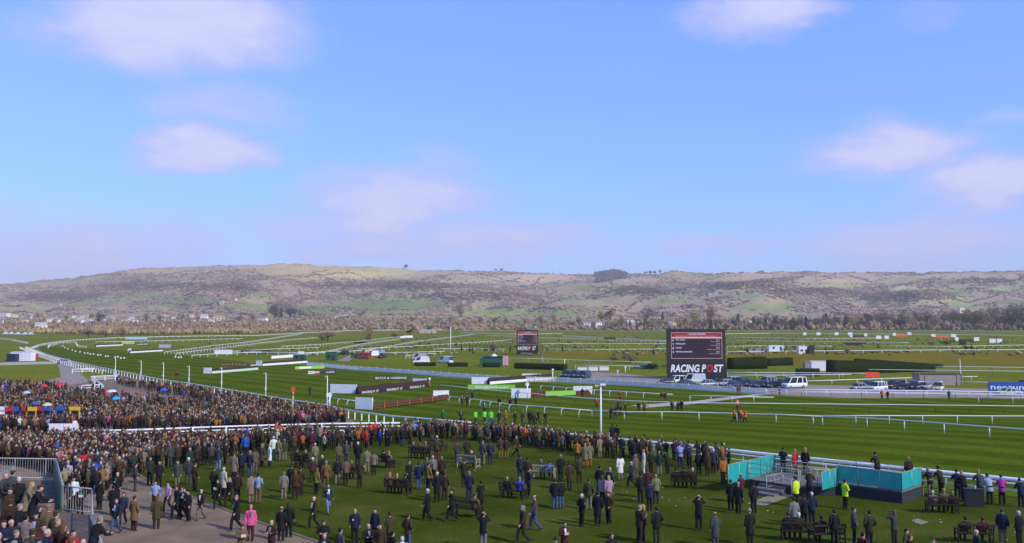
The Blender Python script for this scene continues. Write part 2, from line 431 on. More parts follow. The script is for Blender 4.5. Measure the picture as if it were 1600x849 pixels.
# pale kerb edge along the path
kb = pix([(205, 737), (232, 752), (323, 786), (402, 816), (492, 846), (560, 872)])
mb = MB(); mb.loft([[(p.x - .06, p.y - .04, .016), (p.x + .06, p.y + .04, .016), (p.x + .06, p.y + .04, .06), (p.x - .06, p.y - .04, .06)] for p in kb])
tag(part('kerb', mb, M_CONC, None), 'pale edging kerb between tarmac walkway and lawn', 'kerb', kind='structure')
sheet('road', pix([(86, 560), (108, 561), (122, 580), (140, 597), (92, 604.5), (52, 600), (95, 590), (92, 575)]), M_ROAD, .024, 'pale service road running up to the bend', 'road')
sheet('road', pix([(0, 567), (88, 565), (91, 569), (0, 571)]), M_SAND, .028, 'sandy verge track beside the grass square', 'road')
sheet('road', pix([(880, 589), (1000, 599), (1100, 608), (1200, 617), (1320, 622), (1510, 622), (1700, 626), (1700, 611), (1400, 605), (1200, 600), (1050, 592), (970, 584), (930, 582)]), M_ROAD, .024, 'pale tarmac service road in front of the parked cars', 'road')
sheet('path', pix([(985, 634), (1080, 627.5), (1180, 616.5), (1198, 617), (1095, 630.5), (1010, 637.5)]), M_SAND, .03, 'sandy horse walkway crossing the racing strip', 'path')
sheet('road', pix([(527, 564), (548, 555), (560, 553), (545, 565)]), M_ROAD, .03, 'short grey track leading to the parked lorries', 'road')
sheet('field', pix([(1140, 571), (1240, 572), (1440, 569), (1700, 571), (1700, 546), (1250, 550), (1140, 552)]), M_MEADOW, .02, 'yellowish dry grass field behind the clipped hedge', 'field')
sheet('field', pix([(830, 556), (1040, 560), (1040, 552), (830, 549)]), M_MEADOW, .02, 'dry grass field between the two screens', 'field')
sheet('field', pix([(600, 566), (830, 566), (900, 560), (640, 552), (560, 560)]), M_FIELD, .02, 'rough grass round the parked vans mid course', 'field')
sheet('field', pix([(1180, 783), (1232, 764), (1240, 775), (1196, 791), (1166, 788)]), M_MATS, .03, 'brown matting laid at the foot of the platform steps', 'matting')
sheet('field', pix([(1424, 814), (1434, 811), (1451, 817), (1440, 821)]), M_MATS, .03, 'small bare earth patch in the lawn', 'bare patch')

# ---------------------------------------------------------------- hills
SKYX = [-1500, -600, -200, 0, 60, 110, 160, 220, 300, 400, 440, 500, 600, 650, 800, 870, 925, 1000, 1080, 1200, 1400, 1500, 1600, 1900, 2400, 3400]
SKYY = [470, 462, 452, 446, 439, 435, 428, 419, 416, 414, 411.5, 414, 418, 422, 425, 428, 430, 429, 428, 425, 427, 425, 424, 430, 438, 455]
UU = np.concatenate([np.arange(-1500, -100, 50), np.arange(-100, 1700, 8), np.arange(1700, 3400, 50)])
YY = np.concatenate([np.linspace(1050, 1900, 22), np.linspace(1950, 4700, 110), np.linspace(4800, 6400, 8)])
def ridge_Y(u): return 4100 + 250 * np.sin(u / 310.0) + 120 * np.sin(u / 97.0)
def hill_z(u, Y):
    u = np.asarray(u, float); Y = np.asarray(Y, float)
    ysk = np.interp(u, SKYX, SKYY); yr = ridge_Y(u)
    s = np.clip((Y - 2000) / (yr - 2000), 0, 1)
    ys_far = 494 + (ysk - 494) * (0.72 * s ** 0.95 + 0.28 * s * s * (3 - 2 * s))
    ys_near = np.interp(Y, [1050, 1300, 1700, 2000], [517.14, 509, 500, 494])
    ys = np.where(Y < 2000, ys_near, ys_far)
    z = CAMZ + (498 - ys) * Y / FPX
    env = np.clip((Y - 1900) / 500, 0, 1) * np.clip((yr - Y) / 400, 0, 1)
    z = z + env * (fbm(u / 90.0, Y / 420.0, 3) - .5) * 75
    z = z + env * 34 * np.exp(-((u - 680) / 120) ** 2 - ((Y - 3050) / 260) ** 2)
    z = z + env * 22 * np.exp(-((u - 330) / 90) ** 2 - ((Y - 2700) / 220) ** 2)
    z = z + env * 24 * np.exp(-((u - 1180) / 150) ** 2 - ((Y - 2900) / 260) ** 2)
    z = z + env * 20 * np.exp(-((u - 1480) / 100) ** 2 - ((Y - 3300) / 260) ** 2)
    z = z + 11 * np.exp(-((u - 957) / 22) ** 2 - ((Y - yr) / 260) ** 2) + 12 * np.exp(-((u - 1060) / 20) ** 2 - ((Y - yr) / 200) ** 2)
    z = z + (fbm(u / 14.0, Y / 300.0, 71) - .5) * 14 * np.exp(-((Y - yr) / 300) ** 2)
    over = np.clip((Y - yr) / 2000, 0, 1)
    return z - over * 160
def hill_x(u, Y): return (u - 800) / FPX * Y
ENV = lambda u, y, cx, cy, rx, ry: np.exp(-(((u - cx) / rx) ** 2 + ((y - cy) / ry) ** 2) ** 2)
FIELDS = [  # where open land lies on the hill: u, screen height, spread, colour
    (610, 478, 110, 13, (.10, .14, .04)), (470, 486, 80, 8, (.09, .13, .035)), (790, 489, 70, 7, (.15, .20, .035)), (880, 490, 40, 6, (.14, .19, .04)),
    (130, 474, 70, 6, (.12, .14, .05)), (300, 470, 50, 6, (.11, .13, .05)), (235, 463, 60, 7, (.12, .14, .055)), (545, 427, 130, 11, (.36, .27, .10)), (430, 418, 140, 7, (.36, .25, .11)), (240, 424, 90, 6, (.32, .22, .12)), (700, 440, 60, 4, (.30, .23, .12)), (1180, 431, 70, 5, (.30, .22, .14)),
    (300, 419, 110, 6, (.26, .19, .13)), (850, 434, 95, 9, (.34, .24, .16)), (700, 427, 80, 6, (.27, .21, .13)), (1000, 437, 60, 6, (.25, .19, .14)), (1330, 436, 95, 12, (.30, .22, .14)),
    (1420, 451, 50, 5, (.28, .24, .12)), (1290, 446, 80, 5, (.22, .21, .09)), (1490, 456, 35, 8, (.15, .19, .07)), (1500, 478, 30, 8, (.15, .19, .07)), (1210, 482, 50, 7, (.16, .19, .06)),
    (1575, 452, 35, 8, (.16, .20, .08)), (1160, 463, 35, 6, (.13, .17, .07)), (960, 458, 40, 5, (.16, .19, .08)), (1060, 465, 40, 5, (.15, .18, .08)), (1500, 432, 90, 5, (.27, .21, .15)),
    (390, 478, 40, 6, (.12, .15, .045)), (900, 468, 40, 5, (.15, .17, .08)), (1360, 470, 60, 5, (.13, .15, .08)), (700, 497, 200, 4, (.22, .18, .09)), (60, 497, 120, 6, (.22, .21, .06))]
def screen_y(Y, z): return 498 - (z - CAMZ) / Y * FPX
def land(u, Y, z):
    ys = screen_y(Y, z)
    n = fbm(u / 34.0, Y / 95.0, 21); n2 = fbm(u / 9.0, Y / 30.0, 33)
    base = np.stack([.32 + .11 * n2, .24 + .08 * n2, .13 + .05 * n2], -1)
    openw = np.zeros_like(u)
    j = ys + (n2 - .5) * 5; uu = u + (n - .5) * 60
    for cx, cy, rx, ry, c in FIELDS:
        w = ENV(uu, j, cx, cy, rx, ry)[..., None]
        base = base * (1 - w) + np.array(c) * 1.55 * (.8 + .4 * n2[..., None]) * w
        openw = np.maximum(openw, w[..., 0])
    small = np.clip((fbm(u / 26.0, Y / 70.0, 55) - .53) * 9, 0, 1) * (1 - openw)
    sc = np.where(fbm(u / 60.0, Y / 150.0, 77)[..., None] > .5, np.array((.20, .225, .08)), np.array((.34, .27, .16)))
    base = base * (1 - small[..., None]) + sc * small[..., None]
    openw = np.maximum(openw, small * .9)
    plain = np.clip((1900 - Y) / 300, 0, 1)
    pc = np.where((u < 760)[..., None], np.array((.32, .225, .09)), np.array((.22, .19, .075))) * (.75 + .5 * n2[..., None])
    base = base * (1 - plain[..., None]) + pc * plain[..., None]
    return base, openw
Ug, Yg = np.meshgrid(UU, YY); Zg = hill_z(Ug, Yg)
Xg = hill_x(Ug, Yg)
colr, _ = land(Ug, Yg, Zg)
def big_mesh(name, verts, faces, cols, m, smooth=False):
    me = bpy.data.meshes.new(name)
    nv, nf = len(verts), len(faces); k = faces.shape[1]
    me.vertices.add(nv); me.vertices.foreach_set('co', np.ascontiguousarray(verts, dtype=np.float32).ravel())
    me.loops.add(nf * k); me.loops.foreach_set('vertex_index', np.ascontiguousarray(faces, dtype=np.int32).ravel())
    me.polygons.add(nf); me.polygons.foreach_set('loop_start', np.arange(0, nf * k, k, dtype=np.int32))
    me.polygons.foreach_set('loop_total', np.full(nf, k, dtype=np.int32))
    if smooth: me.polygons.foreach_set('use_smooth', np.ones(nf, dtype=bool))
    ca = me.color_attributes.new('Col', 'FLOAT_COLOR', 'POINT')
    ca.data.foreach_set('color', np.ascontiguousarray(np.concatenate([cols, np.ones((nv, 1))], 1), dtype=np.float32).ravel())
    me.materials.append(m); me.update(); me.validate(); return me
nr, nc = Ug.shape
idx = np.arange(nr * nc).reshape(nr, nc)
F = np.stack([idx[:-1, :-1], idx[:-1, 1:], idx[1:, 1:], idx[1:, :-1]], -1).reshape(-1, 4)
hm = big_mesh('hills', np.stack([Xg, Yg, Zg], -1).reshape(-1, 3), F, colr.reshape(-1, 3), M_LAND, True)
tag(link('hills', hm), 'long wooded escarpment with heath and fields closing the view', 'hills', kind='structure')

# ---------------------------------------------------------------- far woods (one mass)
OCT = np.array([(0, 0, 1.0), (.9, 0, .55), (.3, .85, .5), (-.7, .55, .6), (-.75, -.5, .5), (.25, -.9, .55), (.5, .1, .1), (-.3, .4, .05), (-.2, -.45, .08)])
OCTF = np.array([(0, 1, 2), (0, 2, 3), (0, 3, 4), (0, 4, 5), (0, 5, 1), (1, 6, 2), (2, 7, 3), (3, 7, 4), (4, 8, 5), (5, 8, 6), (5, 6, 1), (2, 6, 7), (4, 7, 8)])
def blob_mass(name, P, size, hgt, cols, label, jitter=.28, cat='woodland'):
    n = len(P); a = RNG.uniform(0, 2 * np.pi, n)
    T = OCT[None] * (1 + RNG.normal(0, jitter, (n, len(OCT), 3)))
    x = T[..., 0] * np.cos(a)[:, None] - T[..., 1] * np.sin(a)[:, None]; y = T[..., 0] * np.sin(a)[:, None] + T[..., 1] * np.cos(a)[:, None]
    V = np.stack([x * size[:, None], y * size[:, None], T[..., 2] * hgt[:, None]], -1) + P[:, None, :]
    Fc = (OCTF[None] + (np.arange(n) * len(OCT))[:, None, None]).reshape(-1, 3)
    C = (cols[:, None, :] * (1 + RNG.normal(0, .10, (n, len(OCT), 1)))).clip(.01, 1)
    me = big_mesh(name, V.reshape(-1, 3), Fc, C.reshape(-1, 3), M_LAND, True)
    return tag(link(name, me), label, cat, kind='stuff')
DARKW = [(640, 447, 95, 8), (350, 449, 60, 8), (1400, 464, 95, 7), (1262, 456, 75, 6), (95, 463, 80, 9), (440, 480, 26, 9), (720, 464, 110, 7), (240, 448, 90, 8), (530, 446, 60, 7), (1000, 455, 70, 7), (1150, 447, 90, 6), (1540, 440, 50, 5)]
n = 110000
u = RNG.uniform(-250, 1850, n); t = RNG.random(n) ** .85
Y = 1950 + t * (ridge_Y(u) + 30 - 1950); z = hill_z(u, Y)
_, ow = land(u, Y, z)
ysn = screen_y(Y, z)
wm = np.clip((fbm(u / 75.0, Y / 230.0, 91, 5) - .395) * 7, 0, 1)
force = np.zeros(n)
for cx, cy, rx, ry in DARKW: force = np.maximum(force, ENV(u, ysn, cx, cy, rx, ry))
dens = np.clip(wm * (1 - ow * .99), .008, 1)
dens = np.maximum(dens, force)
clump = (np.exp(-((u - 955) / 24) ** 4) * (Y > 3600)) + np.exp(-((u - 1060) / 18) ** 2) * (Y > 3950)
dens = np.maximum(dens, clump * .9)
keep = RNG.random(n) < dens
u, Y, z, clump, force = u[keep], Y[keep], z[keep], clump[keep], force[keep]
n = len(u)
mixn = fbm(u / 22.0, Y / 60.0, 14)[:, None]
mixn = np.clip((mixn - .5) * 2.4 + .5, 0, 1)
c = np.array((.205, .140, .118)) * (1 - mixn) + np.array((.38, .265, .19)) * mixn
c = c * (1 -   .60 * force[:, None])
c[clump > .25] = np.array((.085, .085, .10))
c = c * RNG.uniform(.85, 1.15, (n, 1))
ever = (fbm(u / 30.0, Y / 80.0, 63) > .70) | (RNG.random(n) < .02) | (clump > .3)
c[ever] = np.array((.085, .09, .072)) * RNG.uniform(.8, 1.3, (ever.sum(), 1))
sz = RNG.uniform(4.8, 8.6, n); hg = RNG.uniform(2.6, 5.2, n); hg[clump > .3] *= 2.8; sz[clump > .3] *= 1.1
blob_mass('woods', np.stack([hill_x(u, Y), Y, z - 1.0], 1), sz, hg, c, 'bare purple brown winter woods covering the hillside')
# hedgerows on the hill
HL = []
for k in range(75):
    u0 = RNG.uniform(-150, 1750); Y0 = RNG.uniform(2000, 3900); du = RNG.normal(0, 70); dY = RNG.normal(0, 260)
    m_ = int(24 + abs(du) / 3); tt = np.linspace(0, 1, m_)
    HL.append(np.stack([u0 + du * tt + RNG.normal(0, 1.0, m_), np.clip(Y0 + dY * tt, 1950, 4000)], 1))
HL = np.concatenate(HL); u, Y = HL[:, 0], HL[:, 1]; n = len(u)
blob_mass('hedgerows', np.stack([hill_x(u, Y), Y, hill_z(u, Y) - .6], 1), RNG.uniform(2.5, 5, n), RNG.uniform(3, 7, n), np.array((.15, .115, .10)) * RNG.uniform(.7, 1.3, (n, 1)), 'dark hedgerows dividing the hill pastures', cat='hedgerow')
# valley scrub between course and hill
n = 24000
u = RNG.uniform(-300, 1900, n); Y = 1070 + 850 * RNG.random(n) ** 1.3
leftish = np.clip((900 - u) / 500, 0.3, 1) * np.where((u < 345) & (Y > 1380), .55, 1.0)
keep = RNG.random(n) < np.clip((fbm(u / 40.0, Y / 80.0, 44) - .34) * 4, 0.08, 1) * leftish
u, Y = u[keep], Y[keep]; n = len(u)
mixn = fbm(u / 60.0, Y / 90.0, 5)[:, None]
c = (np.array((.31, .205, .11)) * mixn + np.array((.19, .135, .105)) * (1 - mixn)) * RNG.uniform(.7, 1.3, (n, 1))
gr = RNG.random(n) < .10; c[gr] = np.array((.07, .075, .045)) * RNG.uniform(.8, 1.3, (gr.sum(), 1))
blob_mass('valley_scrub', np.stack([hill_x(u, Y), Y, hill_z(u, Y) - .4], 1), RNG.uniform(1.6, 3.8, n), RNG.uniform(1.6, 5.0, n), c, 'tan and brown scrub belt on the valley floor', cat='scrub')
# scrub on the flat beyond the left bend (in front of the hills)
n = 2600
px_ = RNG.uniform(-120, 470, n); py_ = RNG.uniform(517.5, 524, n)
pts = []
for a, b in zip(px_, py_):
    lim = np.interp(a, [-120, 40, 110, 200, 300, 400, 480], [521, 521, 522.5, 523.5, 522.5, 521.5, 517.5])
    if b < lim: pts.append(at(a, b))
P = np.array([tuple(p) for p in pts]); n = len(P)
mixn = vnoise(P[:, 0] / 30, P[:, 1] / 60, 8)[:, None]
c = (np.array((.36, .245, .10)) * mixn + np.array((.20, .14, .09)) * (1 - mixn)) * RNG.uniform(.7, 1.3, (n, 1))
blob_mass('reed_scrub', P, RNG.uniform(1.5, 3.2, n), RNG.uniform(1.5, 4.5, n), c, 'tan reeds and scrub behind the far white rail', cat='scrub')
# pale dry scrub strips over the far infield
n = 1500
px_ = RNG.uniform(560, 1600, n); py_ = RNG.uniform(521, 556, n); keep = fbm(px_ / 70, py_ / 5, 19) > .58
P = np.array([tuple(at(a, b)) for a, b in zip(px_[keep], py_[keep])]); n = len(P)
blob_mass('infield_scrub', P, RNG.uniform(.7, 1.8, n), RNG.uniform(.4, 1.2, n), np.array((.24, .18, .09)) * RNG.uniform(.6, 1.3, (n, 1)), 'pale dry scrub patches over the far infield', cat='scrub')
# dark gorse tufts dotted over the far course
n = 420
px_ = RNG.uniform(300, 1600, n); py_ = RNG.uniform(522, 556, n); keep = fbm(px_ / 80, py_ / 6, 9) > .5
P = np.array([tuple(at(a, b)) for a, b in zip(px_[keep], py_[keep])]); n = len(P)
blob_mass('gorse_tufts', P, RNG.uniform(.4, 1.0, n), RNG.uniform(.4, 1.1, n), np.array((.035, .045, .02)) * RNG.uniform(.7, 1.3, (n, 1)), 'dark gorse tufts dotted over the far course grass', cat='gorse')

n = 900
u = RNG.uniform(880, 1900, n); Y = RNG.uniform(1075, 1300, n); kk = np.interp(u, [880, 1000, 1200, 1500, 1900], [.45, .7, 1, 1.25, 1.4])
mixn = fbm(u / 25.0, Y / 60.0, 29)[:, None]
c = (np.array((.30, .20, .115)) * mixn + np.array((.15, .115, .075)) * (1 - mixn)) * RNG.uniform(.7, 1.3, (n, 1)); gr = RNG.random(n) < .22; c[gr] = np.array((.075, .085, .04)) * RNG.uniform(.8, 1.4, (gr.sum(), 1))
blob_mass('belt_thicket', np.stack([hill_x(u, Y), Y, hill_z(u, Y) - .4], 1), RNG.uniform(2.0, 4.2, n) * kk, RNG.uniform(3.5, 8.5, n) * kk, c, 'brown thicket filling the far tree belt', cat='thicket')
# ---------------------------------------------------------------- people
def fuse(mb, mats, voxel=.022, faces=900, name='body'):
    """one continuous surface out of overlapping shaped limbs"""
    me = mb.mesh(name + '_draft'); ob = bpy.data.objects.new(name, me); COL.objects.link(ob)
    rm = ob.modifiers.new('r', 'REMESH'); rm.mode = 'VOXEL'; rm.voxel_size = voxel
    sm = ob.modifiers.new('s', 'SMOOTH'); sm.factor = .5; sm.iterations = 3
    dc = ob.modifiers.new('d', 'DECIMATE')
    dg = bpy.context.evaluated_depsgraph_get(); dg.update()
    n = len(ob.evaluated_get(dg).data.polygons)
    dc.ratio = min(1.0, faces * 2.0 / max(n * 2, 1)); dg.update()
    out = bpy.data.meshes.new_from_object(ob.evaluated_get(dg))
    bpy.data.objects.remove(ob); bpy.data.meshes.remove(me)
    V = [tuple(v.co) for v in out.vertices]; Fs = [tuple(p.vertices) for p in out.polygons]
    bpy.data.meshes.remove(out)
    r = MB(); r.add(V, Fs, 0); return r

def pose(name):
    """joints of a 1.75 m figure facing +y; z from the ground"""
    J = dict(dz=0.0, lean=0.0, hip=.92, legs=[], arms=[], head=0.0)
    for s in (-1, 1):
        leg = [(s * .09, 0, .92), (s * .10, .015, .49), (s * .105, -.02, .09), 0.0]
        arm = [(s * .185, 0, 1.42), (s * .255, -.03, 1.14), (s * .255, .06, .90)]
        if name == 'pockets': arm = [arm[0], (s * .29, -.09, 1.16), (s * .205, .09, .98)]
        if name == 'reading': arm = [arm[0], (s * .255, .03, 1.14), (s * .085, .27, 1.17)]
        if name == 'binoculars': arm = [arm[0], (s * .31, .17, 1.32), (s * .075, .17, 1.58)]
        if name == 'folded': arm = [arm[0], (s * .27, .02, 1.15), (-s * .06, .19, 1.17)]
        if name == 'walk':
            leg = [(s * .09, 0, .92), (s * .095, .19, .52), (s * .095, .24, .10), 0.0] if s > 0 else [(s * .09, 0, .92), (s * .095, .03, .48), (s * .095, -.30, .15), .5]
            arm = [arm[0], (s * .25, -.12 * s, 1.15), (s * .245, -.16 * s + .10, .92)]
        if name == 'lean':
            arm = [(s * .185, .16, 1.36), (s * .25, .30, 1.12), (s * .16, .52, 1.10)]
        if name == 'sit':
            leg = [(s * .09, 0, .50), (s * .12, .44, .50), (s * .12, .46, .09), 0.0]
            arm = [(s * .185, -.03, 1.00), (s * .25, .02, .74), (s * .12, .27, .62)]
        J['legs'].append(leg); J['arms'].append(arm)
    if name == 'lean': J['lean'] = .32
    if name == 'sit': J['dz'] = -.42; J['hip'] = .50
    if name == 'reading': J['head'] = .035
    return J
def torso_pt(J, z):
    """shift of a torso level for a leaning or seated pose"""
    k = max(0.0, z - .92)
    return (J['lean'] * k, z + J['dz'] - J['lean'] * .12 * k)
def hand(mb, w, e, s):
    w, e = Vector(w), Vector(e); d = (w - e).normalized()
    side = Vector((0, 1, 0)); side = (side - d * side.dot(d)).normalized(); nrm = d.cross(side)
    c = w + d * .045
    mb.tube([w - d * .01, w + d * .04, w + d * .085], [(.022, .026), (.020, .040), (.016, .038)], 6, 0)
    for k, ln in enumerate((.066, .078, .074, .058)):
        b = w + d * .078 + side * (-.028 + .019 * k)
        m_ = b + d * ln * .55 + nrm * .006 * s
        mb.tube([b, m_, b + d * ln * .92 + nrm * .024 * s], [.0095, .009, .007], 4, 0)
    b = w + d * .03 + side * .032
    mb.tube([b, b + d * .03 + side * .022, b + d * .062 + side * .024 + nrm * .012 * s], [.011, .010, .008], 4, 0)
def leg_tube(mb, leg, r, foot=True, n=9):
    a, b, c, lift = leg
    if abs(a[2] - b[2]) < .1:   # seated
        mb.tube([(a[0], a[1] - .06, a[2]), ((a[0] + b[0]) / 2, (a[1] + b[1]) / 2, a[2] + .005), b, (b[0], b[1] + .02, b[2] - .06), c], [r[0], r[0] * .95, r[1], r[1] * .95, r[2]], n)
    else:
        mb.tube([(a[0], a[1], a[2] + .05), a, [(p + q) / 2 for p, q in zip(a, b)], b, [(p * .55 + q * .45) for p, q in zip(b, c)], c], [r[0] * .95, r[0], (r[0] + r[1]) / 2, r[1], r[1] * .93, r[2]], n)
def foot(mb, leg, m=0):
    x, y, z = leg[2]; l = leg[3]
    rs = []
    for fy, hz, wx in ((-.075, .055, .034), (-.03, .10, .042), (.06, .065, .046), (.13, .045, .045), (.17, .03, .030)):
        zz = z - .09 + (l * .12 if fy > .05 else l * .22) * 0 + (.0 if not l else (.04 if fy < 0 else 0))
        rs.append([(x - wx, y + fy, zz + .002), (x + wx, y + fy, zz + .002), (x + wx * .85, y + fy, zz + hz * .7), (x + wx * .4, y + fy, zz + hz), (x - wx * .4, y + fy, zz + hz), (x - wx * .85, y + fy, zz + hz * .7)])
    mb.loft(rs, m)
BODY = {}; GARM = {}
def head_center(J):
    oy, z = torso_pt(J, 1.64); return (0, oy + .015 + J['head'], z)
def body_mesh(p):
    if p in BODY: return BODY[p]
    J = pose(p); mb = MB()
    sp = []
    for z, rx, ry in ((.88, .145, .10), (.97, .155, .11), (1.09, .135, .10), (1.28, .165, .115), (1.40, .165, .10), (1.47, .085, .075), (1.50, .058, .06), (1.57, .055, .058)):
        oy, zz = torso_pt(J, z); sp.append((0, oy, zz, rx, ry))
    mb.rings(sp, 12)
    hx, hy, hz = head_center(J)
    mb.rings([(0, hy + .010, hz - .125, .030, .035), (0, hy + .016, hz - .10, .055, .066), (0, hy + .008, hz - .05, .068, .086), (0, hy, hz, .076, .096), (0, hy - .004, hz + .05, .074, .094), (0, hy - .006, hz + .09, .055, .072), (0, hy - .006, hz + .112, .022, .03)], 14)
    for s, leg, arm in zip((-1, 1), J['legs'], J['arms']):
        leg_tube(mb, leg, (.078, .052, .038))
        a, b, c = arm
        mb.tube([(a[0] * .75, a[1], a[2] - .01), a, [(q + w) / 2 for q, w in zip(a, b)], b, c], [.05, .052, .046, .040, .026], 8)
    m = fuse(mb, None, .02, 1000)
    for s, arm in zip((-1, 1), J['arms']): hand(m, arm[2], arm[1], -s)
    # face: nose, eyes, mouth, ears
    m.add([(-.013, hy + .088, hz - .03), (.013, hy + .088, hz - .03), (0, hy + .118, hz - .028), (0, hy + .092, hz + .022)], [(0, 1, 2), (1, 3, 2), (3, 0, 2)], 0)
    for s in (-1, 1):
        m.box((s * .031, hy + .091, hz + .008), (.024, .012, .010), 1)
        m.ball((s * .077, hy - .005, hz - .008), (.010, .020, .030), 6, 4, 0)
    m.box((0, hy + .083, hz - .065), (.042, .012, .008), 2)
    BODY[p] = m.mesh('body_' + p, [M_SKIN, M_EYE, MATS.get('lip') or mat('lip', (.35, .13, .11), .5)], True)
    return BODY[p]
def garment(p, kind):
    key = (p, kind)
    if key in GARM: return GARM[key]
    J = pose(p); mb = MB(); sit = p == 'sit'; hx, hy, hz = head_center(J); smooth = True
    if kind in ('jacket', 'coat', 'dress', 'shirt'):
        add = .0 if kind != 'shirt' else -.018
        hem = {'jacket': .76, 'coat': .52, 'dress': .50, 'shirt': .88}[kind]
        if sit: hem = .88
        flare = {'jacket': .205, 'coat': .225, 'dress': .235, 'shirt': .18}[kind]
        sp = [(hem, flare, .165 if kind != 'shirt' else .135)]
        if hem < .7: sp.append((.72, flare - .015, .16))
        sp += [(.93, .190 + add, .150 + add), (1.08, (.172 if kind != 'dress' else .150) + add, .138 + add), (1.27, .198 + add, .148 + add), (1.38, .205 + add, .132 + add), (1.44, .165 + add, .11), (1.485, .088, .088), (1.525, .078, .080)]
        rr = []
        for z, rx, ry in sp:
            oy, zz = torso_pt(J, z); rr.append((0, oy, zz, rx, ry))
        mb.rings(rr, 14)
        for s, arm in zip((-1, 1), J['arms']):
            a, b, c = arm
            mb.tube([(a[0] * .6, a[1], a[2] - .02), a, [(q + w) / 2 for q, w in zip(a, b)], b, [(q * .5 + w * .5) for q, w in zip(b, c)], c], [.075 + add * .6, .079 + add * .6, .070 + add, .064 + add, .056 + add, .048 + add * .8], 9)
        if sit and kind in ('coat', 'dress'):
            for leg in J['legs']: mb.tube([(leg[0][0], -.05, .50), (leg[1][0], .40, .51)], [.125, .105], 9)
        m = fuse(mb, None, .024, 700)
        m = m.mesh(kind + '_' + p, [M_CLOTH], True)
    elif kind == 'trousers':
        oy, zz = torso_pt(J, .92)
        mb.rings([(0, 0, J['hip'] - .09, .13, .10), (0, 0, J['hip'], .172, .128), (0, 0, J['hip'] + .10, .160, .122), (0, 0, J['hip'] + .16, .15, .115)], 12)
        for leg in J['legs']:
            l2 = [leg[0], leg[1], (leg[2][0], leg[2][1], leg[2][2] - .03), leg[3]]
            leg_tube(mb, l2, (.105, .080, .066))
        m = fuse(mb, None, .022, 500).mesh('trousers_' + p, [M_CLOTH], True)
    elif kind in ('shoe0', 'shoe1'):
        foot(mb, J['legs'][int(kind[-1])])
        m = mb.mesh('shoe_' + p, [M_SHOE], True)
    elif kind == 'short_hair':
        mb.rings([(0, hy - .045, hz - .07, .055, .058), (0, hy - .034, hz - .02, .080, .072), (0, hy - .020, hz + .035, .086, .088), (0, hy - .004, hz + .07, .083, .100), (0, hy - .004, hz + .105, .060, .078), (0, hy - .006, hz + .125, .022, .03)], 12)
        m = mb.mesh('short_hair_' + p, [M_HAIR], True)
    elif kind == 'fringe_hair':
        mb.rings([(0, hy - .045, hz - .06, .05, .055), (0, hy - .034, hz - .02, .081, .070), (0, hy - .030, hz + .03, .083, .076), (0, hy - .040, hz + .065, .062, .055)], 12)
        m = mb.mesh('fringe_hair_' + p, [M_HAIR], True)
    elif kind == 'long_hair':
        mb.rings([(0, hy - .085, hz - .24, .075, .035), (0, hy - .07, hz - .15, .10, .055), (0, hy - .045, hz - .05, .095, .075), (0, hy - .022, hz + .03, .092, .092), (0, hy - .004, hz + .08, .084, .100), (0, hy - .004, hz + .112, .058, .075), (0, hy - .006, hz + .13, .02, .03)], 12)
        m = mb.mesh('long_hair_' + p, [M_HAIR], True)
    elif kind == 'flat_cap':
        mb.rings([(0, hy - .012, hz + .035, .088, .106), (0, hy + .006, hz + .065, .106, .128), (0, hy + .004, hz + .090, .098, .118), (0, hy - .004, hz + .118, .055, .07), (0, hy - .006, hz + .124, .02, .03)], 14)
        mb.rings([(0, hy + .10, hz + .046, .07, .055), (0, hy + .10, hz + .056, .07, .055)], 10)
        mb.rings([(0, hy - .045, hz - .06, .05, .055), (0, hy - .034, hz - .02, .081, .070), (0, hy - .030, hz + .03, .083, .076)], 12)
        m = mb.mesh('flat_cap_' + p, [M_CLOTH], True)
    elif kind == 'brim_hat':
        mb.rings([(0, hy, hz + .048, .150, .165), (0, hy, hz + .058, .150, .165), (0, hy, hz + .062, .088, .106), (0, hy, hz + .13, .078, .092), (0, hy, hz + .145, .05, .06)], 14)
        m = mb.mesh('brim_hat_' + p, [M_CLOTH], True)
    elif kind == 'scarf':
        mb.rings([(0, hy - .02, hz - .20, .10, .10), (0, hy - .015, hz - .155, .104, .104), (0, hy - .015, hz - .115, .085, .088)], 10)
        m = mb.mesh('scarf_' + p, [M_CLOTH], True)
    elif kind == 'badge':
        oy, z = torso_pt(J, 1.22); mb.box((.09, oy + .150, z), (.055, .012, .07)); m = mb.mesh('badge', [M_PAPER])
    elif kind == 'shirt_front':
        oy, z = torso_pt(J, 1.36); oy2, z2 = torso_pt(J, 1.14)
        mb.add([(-.052, oy + .118, z + .08), (.052, oy + .118, z + .08), (.012, oy2 + .148, z2), (-.012, oy2 + .148, z2), (-.052, oy + .165, z - .02), (.052, oy + .165, z - .02), (.012, oy2 + .168, z2), (-.012, oy2 + .168, z2)], [(4, 7, 6, 5), (0, 4, 5, 1), (0, 3, 7, 4), (1, 5, 6, 2), (3, 2, 6, 7), (0, 1, 2, 3)]); m = mb.mesh('shirt_front', [M_CLOTH])
    elif kind == 'handbag':
        x, y, z = J['arms'][1][2]; mb.rings([(x + .05, y + .05, z - .36, .10, .06), (x + .05, y + .05, z - .30, .15, .07), (x + .05, y + .05, z - .16, .12, .05)], 8); mb.tube([(x - .03, y + .05, z - .18), (x + .02, y + .05, z - .04), (x + .08, y + .05, z - .04), (x + .13, y + .05, z - .18)], .010, 4); m = mb.mesh('handbag', [M_CLOTH])
    elif kind == 'racecard':
        mb.add([(-.11, .33, 1.20 + J['dz'] * .0), (.0, .30, 1.16), (.0, .36, 1.32), (-.11, .39, 1.34), (.11, .33, 1.20), (.11, .39, 1.34)], [(0, 1, 2, 3), (1, 4, 5, 2)]); m = mb.mesh('racecard', [M_PAPER])
        if p == 'sit':
            for v in m.vertices: v.co.z -= .52
    elif kind == 'binoculars':
